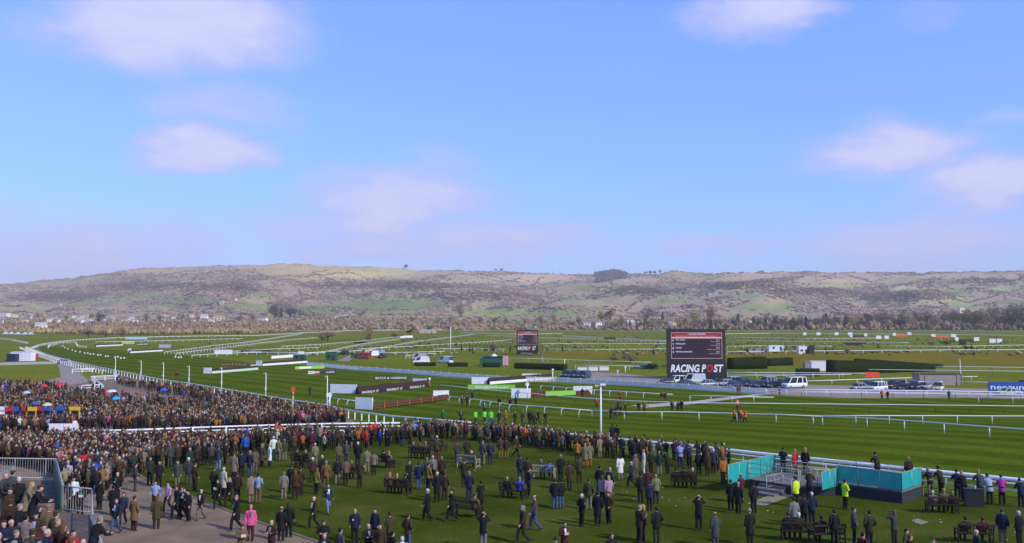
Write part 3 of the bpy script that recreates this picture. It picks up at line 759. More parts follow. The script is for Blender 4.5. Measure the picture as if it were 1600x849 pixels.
        for s in (-1, 1): mb.tube([(s * .035, hy + .10, hz + .005), (s * .037, hy + .16, hz + .002), (s * .04, hy + .23, hz)], [.018, .026, .030], 8)
        m = mb.mesh('binoculars', [M_BLACK], True)
    GARM[key] = m
    return m
PAL = {'k': ((.013, .013, .016), 'black'), 'K': ((.022, .022, .026), 'charcoal'), 'n': ((.014, .022, .055), 'navy'), 'N': ((.035, .055, .10), 'slate blue'), 'b': ((.085, .045, .022), 'brown'), 'd': ((.042, .024, .017), 'dark brown'),
       'o': ((.095, .080, .032), 'olive'), 'O': ((.05, .046, .022), 'dark olive'), 'g': ((.018, .040, .024), 'dark green'), 't': ((.23, .16, .085), 'tan'), 'c': ((.33, .18, .06), 'camel'), 'y': ((.10, .10, .105), 'grey'),
       'Y': ((.055, .055, .06), 'dark grey'), 'l': ((.33, .31, .28), 'light grey'), 'x': ((.34, .28, .18), 'beige'), 'w': ((.70, .69, .68), 'white'), 'W': ((.62, .58, .46), 'cream'), 'r': ((.55, .02, .025), 'red'),
       'p': ((.75, .10, .24), 'pink'), 'P': ((.55, .36, .46), 'pale pink'), 'u': ((.34, .43, .72), 'light blue'), 'm': ((.10, .018, .025), 'maroon'), 'M': ((.13, .07, .085), 'mauve'), 'j': ((.06, .115, .24), 'blue denim'), 'J': ((.14, .22, .36), 'faded denim'),
       'z': ((.33, .11, .018), 'rust orange'), 'Z': ((.80, .14, .02), 'bright orange'), 'v': ((.55, .85, .03), 'fluorescent yellow'), 'V': ((.12, .80, .06), 'fluorescent green'), 'q': ((.33, .24, .04), 'mustard'), 'B': ((.02, .08, .50), 'bright blue'), 'e': ((.02, .20, .15), 'teal green'), 'G': ((.02, .28, .12), 'green'),
       'f': ((.38, .03, .22), 'magenta'), 'L': ((.48, .48, .66), 'lavender')}
for _k in 'tcxlqobOMyNWuPL': PAL[_k] = (tuple(v * .70 for v in PAL[_k][0]), PAL[_k][1])
HAIRC = {'g': (.24, .23, .22), 'w': (.55, .53, .50), 'b': (.045, .025, .014), 'k': (.010, .008, .008), 'y': (.36, .23, .09), 'r': (.16, .06, .02)}
HAIRW = {'g': 'grey', 'w': 'white', 'b': 'brown', 'k': 'black', 'y': 'blond', 'r': 'auburn'}
PEOPLE = []      # (object, x px, y px, description, zone)
FAC = {'a': 0, 'c': 180, 'l': 90, 'r': -90}
def person(p, P, facing, spec, zone, px=0, py=0, zlift=0.0, extra='', scale=None):
    """spec: coat colour, trouser colour, head code, [garment letter], e.g. 'kj,gb' """
    body, hd = spec.split(',')
    cc, tcn = body[0], body[1]; gk = {'': 'jacket', 'C': 'coat', 'S': 'shirt', 'D': 'dress'}[body[2:3]]
    rng = random.Random(int(px * 13 + py * 7 + len(PEOPLE)))
    s = scale or rng.uniform(.94, 1.05)
    if isinstance(facing, str): fz = R(FAC[facing] + rng.uniform(-42, 42))
    else: fz = R(facing)
    o = link('person', body_mesh(p), None, (P[0], P[1], P[2] + zlift), fz); o.scale = (s * rng.uniform(.97, 1.06), s * rng.uniform(.97, 1.08), s)
    jit = lambda c: tuple(max(.003, v * rng.uniform(.86, 1.14) * (.72 if max(c) < .3 else .92)) for v in c)
    g = link(gk if gk != 'shirt' else 'shirt', garment(p, gk), o, color=jit(PAL[cc][0]))
    link('trousers', garment(p, 'trousers'), o, color=jit(PAL[tcn][0]))
    link('shoe', garment(p, 'shoe0'), o); link('shoe', garment(p, 'shoe1'), o)
    hc = hd[0]; hk = hd[1:2]
    desc_h = ''
    if hk == 'l': link('hair', garment(p, 'long_hair'), o, color=jit(HAIRC[hc])); desc_h = 'long %s hair' % HAIRW[hc]
    elif hk == 'c': link('flat_cap', garment(p, 'flat_cap'), o, color=jit(PAL[{'g': 'y', 'b': 'o', 'k': 'K', 'w': 'x', 'y': 't', 'r': 'd'}[hc]][0])); desc_h = 'flat cap'
    elif hk == 'h': link('hat', garment(p, 'brim_hat'), o, color=jit(PAL[{'g': 'y', 'b': 'd', 'k': 'k', 'w': 'x', 'y': 't', 'r': 'r'}[hc]][0])); desc_h = 'brimmed hat'
    elif hk == 'f': link('hair', garment(p, 'fringe_hair'), o, color=jit(HAIRC[hc])); desc_h = 'balding %s hair' % HAIRW[hc]
    else: link('hair', garment(p, 'short_hair'), o, color=jit(HAIRC[hc])); desc_h = '%s hair' % HAIRW[hc]
    if p == 'reading' or 'R' in extra: link('racecard', garment(p if p == 'sit' else 'reading', 'racecard'), o)
    if p == 'binoculars': link('binoculars', garment(p, 'binoculars'), o)
    if 's' in extra: link('scarf', garment(p, 'scarf'), o, color=jit(PAL['r'][0] if 'sr' in extra else PAL['x'][0]))
    if facing == 'c' and gk in ('jacket', 'coat') and rng.random() < .7: link('shirt_front', garment(p, 'shirt_front'), o, color=jit(PAL[rng.choice('wwuPkrLe')][0]))
    if p in ('stand', 'walk') and hk == 'l' and rng.random() < .6: link('handbag', garment(p, 'handbag'), o, color=jit(PAL[rng.choice('kkbdtmW')][0]))
    if 'b' in extra: link('badge', garment(p, 'badge'), o)
    word = {'jacket': 'jacket', 'coat': 'long coat', 'shirt': 'shirt', 'dress': 'belted coat'}[gk]
    PEOPLE.append((o, px, py, PAL[cc][1] + ' ' + word, PAL[tcn][1] + ' trousers', desc_h, p, zone, fz))
    return o
def person_px(px, py, facing, spec, p='stand', zone='lawn', extra='', zl=0.0):
    return person(p, at(px, py) + Vector((0, 0, .012)), facing, spec, zone, px, py, zl, extra)

LAWN = [
 # along the walkway, left
 (181, 835, 'c', 'kjn,bb', 'walk', 'b'), (209, 830, 'a', 'cdC,bb', 'stand', ''), (244, 827, 'a', 'odC,rl', 'stand', ''), (242, 798, 'c', 'ukS,kb', 'walk', ''), (262, 800, 'c', 'PdS,bb', 'walk', ''),
 (276, 812, 'c', 'kkD,bl', 'walk', ''), (287, 810, 'c', 'kk,kb', 'walk', 'b'), (294, 815, 'c', 'Kk,kb', 'stand', 'b'), (314, 813, 'c', 'dx,bf', 'walk', ''), (211, 768, 'r', 'Yy,bb', 'stand', ''), (183, 786, 'c', 'kk,gf', 'stand', 'b'),
 (176, 806, 'a', 'kkC,kb', 'stand', ''), (192, 821, 'c', 'Nd,bl', 'walk', ''), (155, 797, 'a', 'kkC,kb', 'stand', ''), (144, 767, 'r', 'Kk,gc', 'walk', ''), (125, 808, 'c', 'kk,kb', 'reading', ''), (108, 800, 'c', 'Nk,bb', 'stand', ''), (114, 796, 'c', 'wk,kb', 'stand', ''),
 (174, 754, 'l', 'kn,kb', 'walk', ''), (165, 749, 'c', 'Yk,bb', 'reading', ''), (234, 758, 'c', 'gk,kb', 'stand', ''), (248, 762, 'c', 'kk,bb', 'stand', ''), (253, 735, 'a', 'oq,bb', 'pockets', ''), (265, 731, 'a', 'yy,gb', 'stand', ''),
 (277, 730, 'a', 'bd,gb', 'stand', ''), (277, 764, 'c', 'yx,bb', 'stand', ''), (118, 757, 'a', 'nj,gb', 'stand', ''), (99, 757, 'c', 'tb,bc', 'stand', ''), (129, 745, 'a', 'rk,bl', 'stand', ''), (206, 738, 'a', 'Yk,gb', 'stand', ''), (196, 746, 'r', 'kk,kb', 'stand', ''), (135, 728, 'c', 'qk,gb', 'stand', ''), (152, 740, 'a', 'kk,wb', 'stand', ''),
 (296, 738, 'r', 'gk,wf', 'stand', ''), (307, 734, 'a', 'dk,bb', 'pockets', ''), (319, 728, 'a', 'kk,gb', 'stand', ''), (330, 728, 'a', 'yK,gf', 'pockets', ''), (341, 735, 'a', 'YJ,bb', 'stand', ''), (352, 727, 'a', 'Od,bc', 'stand', ''), (366, 725, 'a', 'od,bb', 'stand', ''),
 (383, 714, 'a', 'Bk,kb', 'stand', ''), (409, 731, 'a', 'MkD,gb', 'stand', ''), (421, 730, 'l', 'wkD,yb', 'stand', ''), (427, 718, 'a', 'wx,wb', 'stand', ''), (435, 721, 'a', 'xx,gc', 'stand', ''), (444, 720, 'a', 'ox,gb', 'stand', ''),
 (365, 750, 'a', 'xkC,gc', 'stand', ''), (377, 746, 'a', 'nk,kb', 'stand', ''), (390, 745, 'a', 'nj,gf', 'stand', ''), (398, 740, 'a', 'tt,bb', 'stand', ''), (334, 773, 'a', 'Ok,gc', 'stand', ''), (349, 776, 'a', 'WkC,wf', 'stand', ''), (340, 795, 'c', 'kkD,bl', 'walk', 'R'), (358, 793, 'c', 'kd,yl', 'walk', ''),
 (370, 785, 'a', 'dd,bb', 'stand', ''), (392, 787, 'l', 'xxC,bc', 'stand', ''), (403, 787, 'a', 'utS,kb', 'pockets', ''), (294, 758, 'a', 'Yy,wb', 'stand', ''), (304, 768, 'a', 'bd,bc', 'stand', ''), (284, 808, 'c', 'wk,bb', 'walk', ''),
 (369, 829, 'c', 'kkC,gb', 'walk', 'b'), (391, 846, 'c', 'pm,yb', 'stand', ''), (377, 877, 'c', 'tb,bc', 'reading', ''), (424, 872, 'c', 'dd,gf', 'folded', 'b'), (439, 846, 'a', 'kkC,rf', 'stand', ''), (451, 840, 'a', 'kk,bl', 'stand', ''), (490, 826, 'c', 'dk,wf', 'walk', 'b'),
 (512, 803, 'c', 'NJ,kb', 'walk', 'b'), (505, 874, 'c', 'kk,bc', 'folded', ''), (531, 890, 'a', 'yk,kb', 'stand', ''), (506, 899, 'c', 'kk,wf', 'reading', ''), (554, 849, 'c', 'nk,yb', 'stand', 'b'), (575, 879, 'c', 'kk,rf', 'folded', ''),
 (443, 782, 'a', 'lx,gb', 'stand', ''), (455, 771, 'a', 'kk,bb', 'stand', ''), (461, 781, 'a', 'bd,rl', 'stand', ''), (469, 774, 'a', 'bd,bb', 'stand', ''), (494, 773, 'a', 'qk,rl', 'stand', ''), (509, 764, 'a', 'ct,gb', 'stand', ''), (488, 754, 'a', 'bd,wb', 'stand', ''), (503, 752, 'a', 'kk,wf', 'stand', ''),
 (527, 758, 'a', 'kx,bb', 'stand', ''), (540, 757, 'a', 'tk,kb', 'stand', ''), (562, 763, 'a', 'bd,bl', 'reading', ''), (529, 727, 'a', 'ty,gc', 'stand', ''), (541, 725, 'a', 'yy,rf', 'stand', ''), (559, 729, 'a', 'kk,wb', 'stand', ''), (573, 739, 'a', 'xx,bc', 'reading', ''), (584, 743, 'a', 'xk,bb', 'stand', ''),
 (492, 728, 'a', 'xx,wb', 'stand', ''), (459, 712, 'a', 'ob,bb', 'reading', ''), (639, 760, 'r', 'kk,kb', 'stand', 's'), (654, 765, 'a', 'nj,bb', 'stand', ''), (669, 766, 'a', 'qk,bc', 'stand', ''), (683, 785, 'a', 'kkC,wf', 'stand', ''), (695, 782, 'a', 'bd,bb', 'stand', ''), (667, 756, 'a', 'yy,gb', 'stand', ''),
 (676, 752, 'c', 'lk,wb', 'stand', ''), (690, 755, 'a', 'dk,gb', 'stand', ''), (682, 719, 'a', 'om,bb', 'stand', ''), (714, 724, 'a', 'YN,bb', 'stand', ''), (729, 719, 'a', 'dd,kb', 'pockets', ''), (754, 727, 'a', 'yx,gb', 'stand', ''), (766, 726, 'a', 'NN,bb', 'stand', ''), (782, 717, 'a', 'oq,bc', 'stand', ''), (791, 717, 'a', 'bq,bb', 'stand', ''), (806, 714, 'r', 'bk,bb', 'walk', ''),
 (725, 762, 'a', 'Ob,bc', 'reading', ''), (733, 781, 'a', 'nn,gb', 'stand', ''), (751, 797, 'a', 'kkC,kb', 'folded', ''), (668, 814, 'l', 'kkC,wb', 'walk', ''), (706, 815, 'l', 'kk,kb', 'walk', 'b'), (813, 752, 'a', 'NN,bb', 'stand', ''), (824, 757, 'a', 'bd,kb', 'stand', ''), (826, 776, 'r', 'nk,bb', 'reading', ''),
 (836, 829, 'l', 'yj,bf', 'walk', ''), (817, 849, 'l', 'dd,gl', 'walk', ''), (755, 859, 'a', 'kl,bf', 'binoculars', ''), (586, 848, 'c', 'nk,bb', 'stand', ''), (609, 859, 'a', 'ok,bb', 'reading', ''), (637, 859, 'a', 'oj,bb', 'pockets', ''), (593, 883, 'c', 'bk,kb', 'stand', ''), (613, 891, 'r', 'kk,kb', 'stand', ''), (628, 902, 'a', 'wk,wb', 'stand', ''),
 (876, 753, 'a', 'kkC,gb', 'stand', ''), (890, 766, 'a', 'bdC,bc', 'stand', ''), (905, 755, 'a', 'od,bb', 'stand', ''), (867, 796, 'a', 'kj,kb', 'stand', ''), (877, 795, 'a', 'kj,kb', 'stand', ''), (909, 823, 'r', 'kk,wf', 'pockets', 'b'), (920, 797, 'a', 'ox,bb', 'stand', ''), (934, 822, 'a', 'kkC,kb', 'stand', ''), (951, 819, 'l', 'bk,kb', 'pockets', ''),
 (937, 773, 'a', 'kk,kb', 'stand', ''), (953, 778, 'a', 'Nk,gf', 'stand', ''), (941, 788, 'a', 'Pk,rl', 'stand', ''), (951, 790, 'a', 'Px,yl', 'stand', ''), (969, 751, 'a', 'wxD,kl', 'stand', ''), (987, 762, 'l', 'Nk,gf', 'walk', ''), (993, 750, 'a', 'tt,gb', 'stand', ''), (1006, 741, 'l', 'WwC,yb', 'stand', ''), (1017, 740, 'a', 'Kk,kb', 'stand', ''), (1030, 743, 'a', 'gx,gb', 'stand', ''), (1043, 741, 'a', 'kk,kb', 'lean', ''),
 (1001, 787, 'a', 'kk,kb', 'stand', ''), (1015, 798, 'a', 'nk,bb', 'folded', ''), (1025, 787, 'a', 'xn,gf', 'stand', ''), (1012, 779, 'a', 'mk,rb', 'stand', ''), (999, 849, 'r', 'dd,yb', 'reading', ''), (1005, 846, 'l', 'bd,yl', 'stand', ''), (1026, 850, 'a', 'kg,kb', 'pockets', ''), (1092, 829, 'a', 'kk,rf', 'binoculars', ''), (1118, 856, 'a', 'yyC,rf', 'stand', ''),
 (882, 873, 'c', 'mk,bb', 'reading', ''), (868, 900, 'a', 'yk,bb', 'stand', 's'), (956, 899, 'c', 'kk,rb', 'stand', ''), (1142, 797, 'a', 'kkC,kb', 'stand', ''), (1154, 803, 'a', 'kkC,gf', 'stand', ''), (1158, 786, 'a', 'mk,rf', 'stand', ''), (1178, 802, 'a', 'kk,kb', 'stand', ''), (1172, 853, 'a', 'kkC,gf', 'stand', ''),
 (1244, 792, 'a', 'vk,kc', 'stand', ''), (1321, 796, 'r', 'vk,kc', 'folded', ''), (1241, 832, 'a', 'lk,bb', 'stand', ''), (1257, 825, 'a', 'kk,bb', 'pockets', ''), (1269, 822, 'a', 'nk,wf', 'stand', ''), (1265, 781, 'a', 'bk,gb', 'lean', ''), (1304, 852, 'a', 'kk,kb', 'stand', ''), (1335, 852, 'r', 'yk,bc', 'pockets', ''),
 (1359, 858, 'a', 'OK,kb', 'pockets', ''), (1349, 894, 'r', 'bk,kb', 'stand', 'sr'), (1398, 853, 'a', 'YK,rl', 'binoculars', ''), (1417, 888, 'r', 'ok,kb', 'stand', ''), (1423, 902, 'r', 'mk,rb', 'stand', ''), (1460, 905, 'l', 'Pk,rb', 'stand', ''), (1486, 912, 'a', 'kk,rf', 'stand', ''), (1567, 851, 'a', 'nx,gc', 'stand', ''), (1593, 854, 'a', 'kk,wb', 'stand', ''), (1527, 892, 'l', 'nk,wf', 'stand', ''),
 # along the near rail, right
 (1063, 731, 'a', 'uN,bb', 'lean', ''), (1078, 731, 'a', 'nk,kb', 'lean', ''), (1092, 743, 'a', 'kk,kb', 'stand', ''), (1106, 744, 'a', 'bdC,rl', 'stand', ''), (1115, 741, 'a', 'yd,wb', 'stand', ''), (1120, 736, 'a', 'kk,kb', 'stand', ''), (1130, 756, 'a', 'zk,rl', 'stand', ''),
 (1439, 776, 'a', 'kx,kb', 'lean', ''), (1454, 775, 'a', 'kx,gb', 'lean', ''), (1471, 775, 'a', 'Ok,kc', 'lean', ''), (1497, 780, 'a', 'nk,bb', 'lean', ''), (1507, 783, 'a', 'kk,yl', 'lean', ''), (1532, 782, 'a', 'yk,yb', 'lean', ''), (1547, 789, 'a', 'Lk,bb', 'lean', ''), (1566, 790, 'a', 'fk,gc', 'lean', ''), (1596, 793, 'a', 'nk,kb', 'lean', ''),
 (902, 723, 'a', 'zd,bc', 'stand', ''), (914, 730, 'a', 'xzC,yb', 'stand', ''), (921, 729, 'a', 'xzC,yb', 'stand', ''), (937, 716, 'a', 'xxC,bb', 'stand', ''), (949, 716, 'a', 'dk,rb', 'stand', '')]
for px, py, fc, spec, ps, ex in LAWN:
    person_px(px, py, fc, spec[:-1] if False else spec.replace('kjn', 'nj'), ps, 'lawn', ex)
TAKEN = [(o.location.x, o.location.y) for o, *_ in PEOPLE]
def free(P, r=.5): return all((P.x - a) ** 2 + (P.y - b) ** 2 > r * r for a, b in TAKEN)
COATS = 'kkkknnbbdddooOOgtttcyyYYxxmzKK'; TROUS = 'kkkknddbyYKxxtj'
HEADS = ['gb', 'gf', 'bb', 'bc', 'bc', 'kb', 'wf', 'yb', 'bl', 'yl', 'gc', 'kc', 'wb', 'rb']
def rnd_spec(rg):
    c = rg.choice(COATS) if rg.random() > .10 else rg.choice('rNwuqPBLM')
    return c + rg.choice(TROUS) + rg.choice(['', '', 'C', 'C', 'S' if c in 'wu' else '', 'D']) + ',' + rg.choice(HEADS)
rg = random.Random(5)
# row of spectators lining the near rail and the lawn behind it
cnt = 0
for k in range(900):
    if cnt >= 16: break
    px = rg.uniform(640, 1055) if rg.random() < .8 else rg.uniform(1050, 1135)
    i = [j for j in range(len(R3_TOP) - 1) if R3_TOP[j][0] <= max(px, 663)][-1]
    (xa, ya), (xb, yb) = R3_TOP[i], R3_TOP[i + 1]
    yt = ya + (yb - ya) * (px - xa) / (xb - xa)
    P = at(px, yt, 1.25) + Vector((0, -(.75 + abs(rg.gauss(0, 1.5))), 0)); P.z = h(P.y) + .012
    if not free(P, .48): continue
    TAKEN.append((P.x, P.y)); cnt += 1
    q = rg.random()
    person('lean' if q < .25 else ('pockets' if q < .45 else ('reading' if q < .55 else 'stand')), P, 'a' if rg.random() < .85 else rg.choice('lrc'), rnd_spec(rg), 'rail', px, yt + 30)
cnt = 0
for k in range(900):
    if cnt >= 0: break
    px = rg.uniform(395, 660); py = rg.uniform(684, 712) if px < 560 else rg.uniform(684, 700)
    P = at(px, py) + Vector((0, 0, .012))
    if not free(P, .6): continue
    TAKEN.append((P.x, P.y)); cnt += 1
    person(rg.choice(['stand', 'stand', 'pockets', 'reading', 'walk']), P, 'a' if rg.random() < .7 else rg.choice('lrc'), rnd_spec(rg), 'midlawn', px, py)
for px, py, sp_ in ((438, 688, 'rk,rc'), (577, 689, 'Zn,bb'), (433, 684, 'Zk,bb'), (586, 687, 'rk,rb')):
    P = at(px, py); person('stand', P + Vector((0, 0, .012)), 'a', sp_, 'midlawn', px, py); TAKEN.append((P.x, P.y))
# officials and walkers out on the course
COURSE = [(743, 662, 'a', 'VK,bb'), (757, 661, 'a', 'VK,kb'), (767, 663, 'a', 'VB,gb'), (757, 646, 'c', 'ek,kb'), (780, 664, 'a', 'Nd,wb'), (790, 664, 'a', 'zt,wb'), (805, 665, 'a', 'oxC,gb'), (817, 665, 'a', 'txC,gb'), (828, 664, 'a', 'kk,kb'), (834, 667, 'a', 'dd,bb'),
          (841, 663, 'l', 'kk,kb'), (852, 664, 'r', 'kk,kb'), (720, 663, 'c', 'gk,bb'), (692, 661, 'a', 'ed,gb'), (722, 634, 'c', 'od,bb'), (730, 634, 'c', 'Od,bb'), (738, 625, 'c', 'Nk,bb'), (780, 639, 'a', 'kk,kb'), (797, 639, 'a', 'kk,kb'), (806, 636, 'a', 'Kk,bb'),
          (932, 637, 'c', 'rd,bb'), (969, 627, 'c', 'rk,bb'), (955, 656, 'l', 'kk,kb'), (962, 653, 'l', 'kk,kb'), (970, 650, 'l', 'dk,rb'), (977, 649, 'l', 'kk,rb'), (966, 644, 'l', 'nk,kb'), (998, 645, 'c', 'Od,bb'), (1007, 646, 'c', 'qo,bb'), (1050, 643, 'c', 'kk,kb'), (1060, 644, 'c', 'kk,kb'), (1065, 643, 'c', 'kk,kb'),
          (1147, 661, 'r', 'Zk,kb'), (1165, 662, 'l', 'Zk,bb'), (1152, 641, 'c', 'Zd,rb'), (910, 621, 'a', 'kk,kb'), (956, 693, 'a', 'kk,kb'), (964, 692, 'a', 'kk,kb'), (1378, 624, 'c', 'Zk,bb'), (1387, 625, 'c', 'mk,bb'), (1483, 625, 'a', 'en,gb'), (1218, 617, 'a', 'eN,gb'), (1230, 606, 'c', 'rk,bb'),
          (484, 618, 'a', 'gk,bb'), (534, 574, 'a', 'kk,kb'), (566, 575, 'a', 'kk,kb'), (741, 571, 'a', 'kk,kb'), (747, 571, 'a', 'kk,bb'), (794, 575, 'a', 'dk,bb'), (1001, 588, 'a', 'kk,kb'), (1019, 594, 'a', 'kk,kb'), (1028, 596, 'a', 'Kk,kb')]
for px, py, fc, sp_ in COURSE:
  if py > 600: person_px(px, py, fc, sp_, 'walk' if fc in 'lr' else 'stand', 'course')

# ---------------------------------------------------------------- the packed crowd (one mass)
def tiny_person():
    mb = MB()
    for s in (-1, 1): mb.tube([(s * .09, 0, .88), (s * .10, .02, .45), (s * .10, 0, .04)], [.095, .075, .06], 5, 1)
    mb.rings([(0, 0, .70, .21, .16), (0, 0, .95, .19, .15), (0, 0, 1.28, .205, .15), (0, 0, 1.42, .18, .12), (0, 0, 1.50, .07, .07)], 8, 0)
    for s in (-1, 1): mb.tube([(s * .19, 0, 1.41), (s * .27, -.02, 1.14), (s * .22, .12, .96)], [.075, .065, .05], 5, 0)
    mb.rings([(0, .01, 1.50, .05, .05), (0, .01, 1.56, .068, .08), (0, .008, 1.64, .078, .096), (0, .004, 1.70, .07, .09)], 7, 2)
    mb.rings([(0, -.03, 1.57, .06, .05), (0, -.022, 1.64, .083, .085), (0, 0, 1.71, .08, .10), (0, 0, 1.765, .04, .05)], 7, 3)
    for s in (-1, 1): mb.ball((s * .21, .15, .92), .042, 5, 3, 2)
    V = np.array(mb.v); T = []; TM = []
    for f, m_ in zip(mb.f, mb.m):
        for i in range(1, len(f) - 1): T.append((f[0], f[i], f[i + 1])); TM.append(m_)
    T = np.array(T); vm = np.zeros(len(V), int)
    for t_, m_ in zip(T, TM): vm[t_] = m_
    return V, T, vm
TV, TT, TM = tiny_person()
def inside(x, y, poly):
    c = False; j = len(poly) - 1
    for i in range(len(poly)):
        if (poly[i][1] > y) != (poly[j][1] > y) and x < (poly[j][0] - poly[i][0]) * (y - poly[i][1]) / (poly[j][1] - poly[i][1]) + poly[i][0]: c = not c
        j = i
    return c
ZONES = [([(-60, 600), (0, 601), (60, 604), (100, 609), (135, 618), (165, 634), (200, 646), (330, 657), (420, 664), (420, 674), (120, 677), (-60, 677)], 1700, .42),
         ([(140, 605), (190, 618), (330, 640), (360, 668), (150, 640)], 130, .7),
         ([(180, 597), (250, 606), (300, 612), (400, 630), (500, 648), (545, 657), (545, 667), (360, 670), (340, 640), (300, 628), (230, 612), (185, 602)], 680, .42),
         ([(-60, 702), (300, 700), (420, 696), (400, 706), (335, 722), (262, 731), (218, 741), (190, 756), (150, 775), (105, 775), (80, 745), (60, 720), (-60, 720)], 560, .5),
         ([(-60, 698), (200, 698), (200, 712), (90, 740), (-60, 716)], 240, .45),
         ([(395, 688), (660, 686), (660, 697), (560, 702), (480, 708), (395, 704)], 120, .55)]
CR = []; grid = {}
def near_any(P, r):
    gx, gy = int(P.x // 1), int(P.y // 1)
    for a in range(gx - 1, gx + 2):
        for b in range(gy - 1, gy + 2):
            for q in grid.get((a, b), ()):
                if (q[0] - P.x) ** 2 + (q[1] - P.y) ** 2 < r * r: return True
    return False
for a, b in TAKEN: grid.setdefault((int(a // 1), int(b // 1)), []).append((a, b))
def terrace_block(P): return P.y < 50 and P.x < -12
for poly, cnt, gap in ZONES:
    xs = [p[0] for p in poly]; ys = [p[1] for p in poly]; got = 0
    for k in range(cnt * 22):
        if got >= cnt: break
        a, b = rg.uniform(min(xs), max(xs)), rg.uniform(min(ys), max(ys))
        if not inside(a, b, poly): continue
        P = at(a, b)
        if rg.random() > .35 + 2.2 * (float(fbm(P.x / 3.5, P.y / 5.0, 17)) - .3): continue
        if near_any(P, gap) or terrace_block(P): continue
        grid.setdefault((int(P.x // 1), int(P.y // 1)), []).append((P.x, P.y)); CR.append((P, a)); got += 1
got = 0
for k in range(4000):      # spectators packed along the near rail
    if got >= 150: break
    px = rg.choice([rg.uniform(650, 1010), rg.uniform(650, 1130), rg.uniform(740, 930)])
    i = [j for j in range(len(R3_TOP) - 1) if R3_TOP[j][0] <= max(px, 663)][-1]
    (xa, ya), (xb, yb) = R3_TOP[i], R3_TOP[i + 1]
    P = at(px, ya + (yb - ya) * (px - xa) / (xb - xa), 1.25) + Vector((0, -(.85 + abs(rg.gauss(0, 2.0))), 0)); P.z = h(P.y)
    if near_any(P, .5): continue
    grid.setdefault((int(P.x // 1), int(P.y // 1)), []).append((P.x, P.y)); CR.append((P, px)); got += 1
nC = len(CR); PP = np.array([tuple(p) for p, _ in CR]); U_ = np.array([a for _, a in CR])
ang = np.where(RNG.random(nC) < .62, RNG.normal(0, .7, nC), RNG.uniform(0, 6.28, nC)); scl = RNG.uniform(.84, 1.06, nC)
ca_, sa_ = np.cos(ang)[:, None], np.sin(ang)[:, None]
vx = (TV[None, :, 0] * ca_ - TV[None, :, 1] * sa_) * scl[:, None]; vy = (TV[None, :, 0] * sa_ + TV[None, :, 1] * ca_) * scl[:, None]
VV = np.stack([vx, vy, np.broadcast_to(TV[None, :, 2], vx.shape) * scl[:, None]], -1) + PP[:, None, :] + np.array((0, 0, .02))
cc_ = np.array([PAL[rg.choice('kkkKnbbbddddddooOgtcyYxmmmzzb') if rg.random() > .055 else rg.choice('rNwuqPBZpLW')][0] for _ in range(nC)])
tc_ = np.array([PAL[rg.choice(TROUS)][0] for _ in range(nC)])
hc_ = np.array([rg.choice([HAIRC['b'], HAIRC['k'], HAIRC['g'], HAIRC['w'], HAIRC['y'], HAIRC['r'], HAIRC['b'], PAL['b'][0], PAL['d'][0], PAL['o'][0]]) for _ in range(nC)])
sk_ = np.array([(.50, .29, .21)] * nC) * RNG.uniform(.8, 1.2, (nC, 1))
CC = np.stack([cc_ * np.where(cc_.max(1, keepdims=True) < .3, .85, .9), tc_ * .55, sk_ * .9, hc_ * .7], 1)[:, TM, :] * RNG.uniform(.85, 1.2, (nC, 1, 1))
FF = (TT[None] + (np.arange(nC) * len(TV))[:, None, None]).reshape(-1, 3)
cm_ = big_mesh('crowd', VV.reshape(-1, 3), FF, CC.reshape(-1, 3), M_VCOL, True)
tag(link('crowd', cm_), 'dense crowd of racegoers filling the betting ring and rails', 'crowd', kind='stuff')
# ---------------------------------------------------------------- rails
POSTS = {}
def post_mesh(kind, ht, r, m):
    k = (kind, round(ht, 2), r, m.name)
    if k not in POSTS:
        mb = MB()
        if kind == 'goose': mb.tube([(0, -.42, 0), (0, -.40, ht * .62), (0, -.30, ht * .86), (0, -.04, ht - .05)], [r, r, r, r * .9], 6)
        elif kind == 'square': mb.box((0, 0, ht / 2), (r * 2, r * 2, ht))
        else: mb.tube([(0, 0, 0), (0, 0, ht)], r, 6)
        POSTS[k] = mb.mesh('post', [m], kind != 'square')
    return POSTS[k]
def resample(P, step):
    out = []; acc_ = 0.0
    for a, b in zip(P, P[1:]):
        L_ = (b - a).length; d = acc_
        while d < L_:
            q = a + (b - a) * (d / L_); q.z = h(q.y); out.append((q, math.atan2((b - a).y, (b - a).x))); d += step
        acc_ = d - L_
    return out
def rail(label, tops, ht, r, step, kind='round', pm=None, flat=False, second=None, pr=None, group='white running rails', split=True, m=None, name='running_rail', closed_pts=None):
    P = closed_pts or [at(x, y, ht) for x, y in tops]
    root = empty(name, P[0]); o0 = P[0].copy()
    m = m or M_WHITE; pm = pm or M_WHITE; pr = pr or r * .8
    mb = MB()
    fine = []
    for a, b in zip(P, P[1:]):
        n_ = max(1, int((b - a).length / 6))
        for k in range(n_): q = a + (b - a) * (k / n_); q.z = h(q.y); fine.append(q)
    fine.append(P[-1])
    line = lambda zz: [p - o0 + Vector((0, 0, zz)) for p in fine]
    mb.tube(line(ht - r), [(r, r * .8) if flat else r] * len(fine), 8)
    part('rail', mb, m, root, True)
    if second:
        for zz in (second if hasattr(second, '__len__') else [second]):
            mb = MB(); mb.tube(line(zz), r * .75, 6); part('lower_rail', mb, m, root, True)
    sp = resample(P, step)
    if split:
        me = post_mesh(kind, ht - r, pr, pm)
        for q, a in sp: link('post', me, root, q - o0, a)
    else:
        mb = MB()
        for q, a in sp: mb.box((q.x - o0.x, q.y - o0.y, q.z - o0.z + ht / 2), (pr * 2, pr * 2, ht - r), 0, a)
        tag(part('post_row', mb, pm, root), kind='stuff')
    tag(root, label, 'rail', group); return root
rail('thick white plastic running rail along the near edge of the track', R3_TOP + [(1760, 764)], 1.25, .15, 4.2, pr=.055, flat=True)
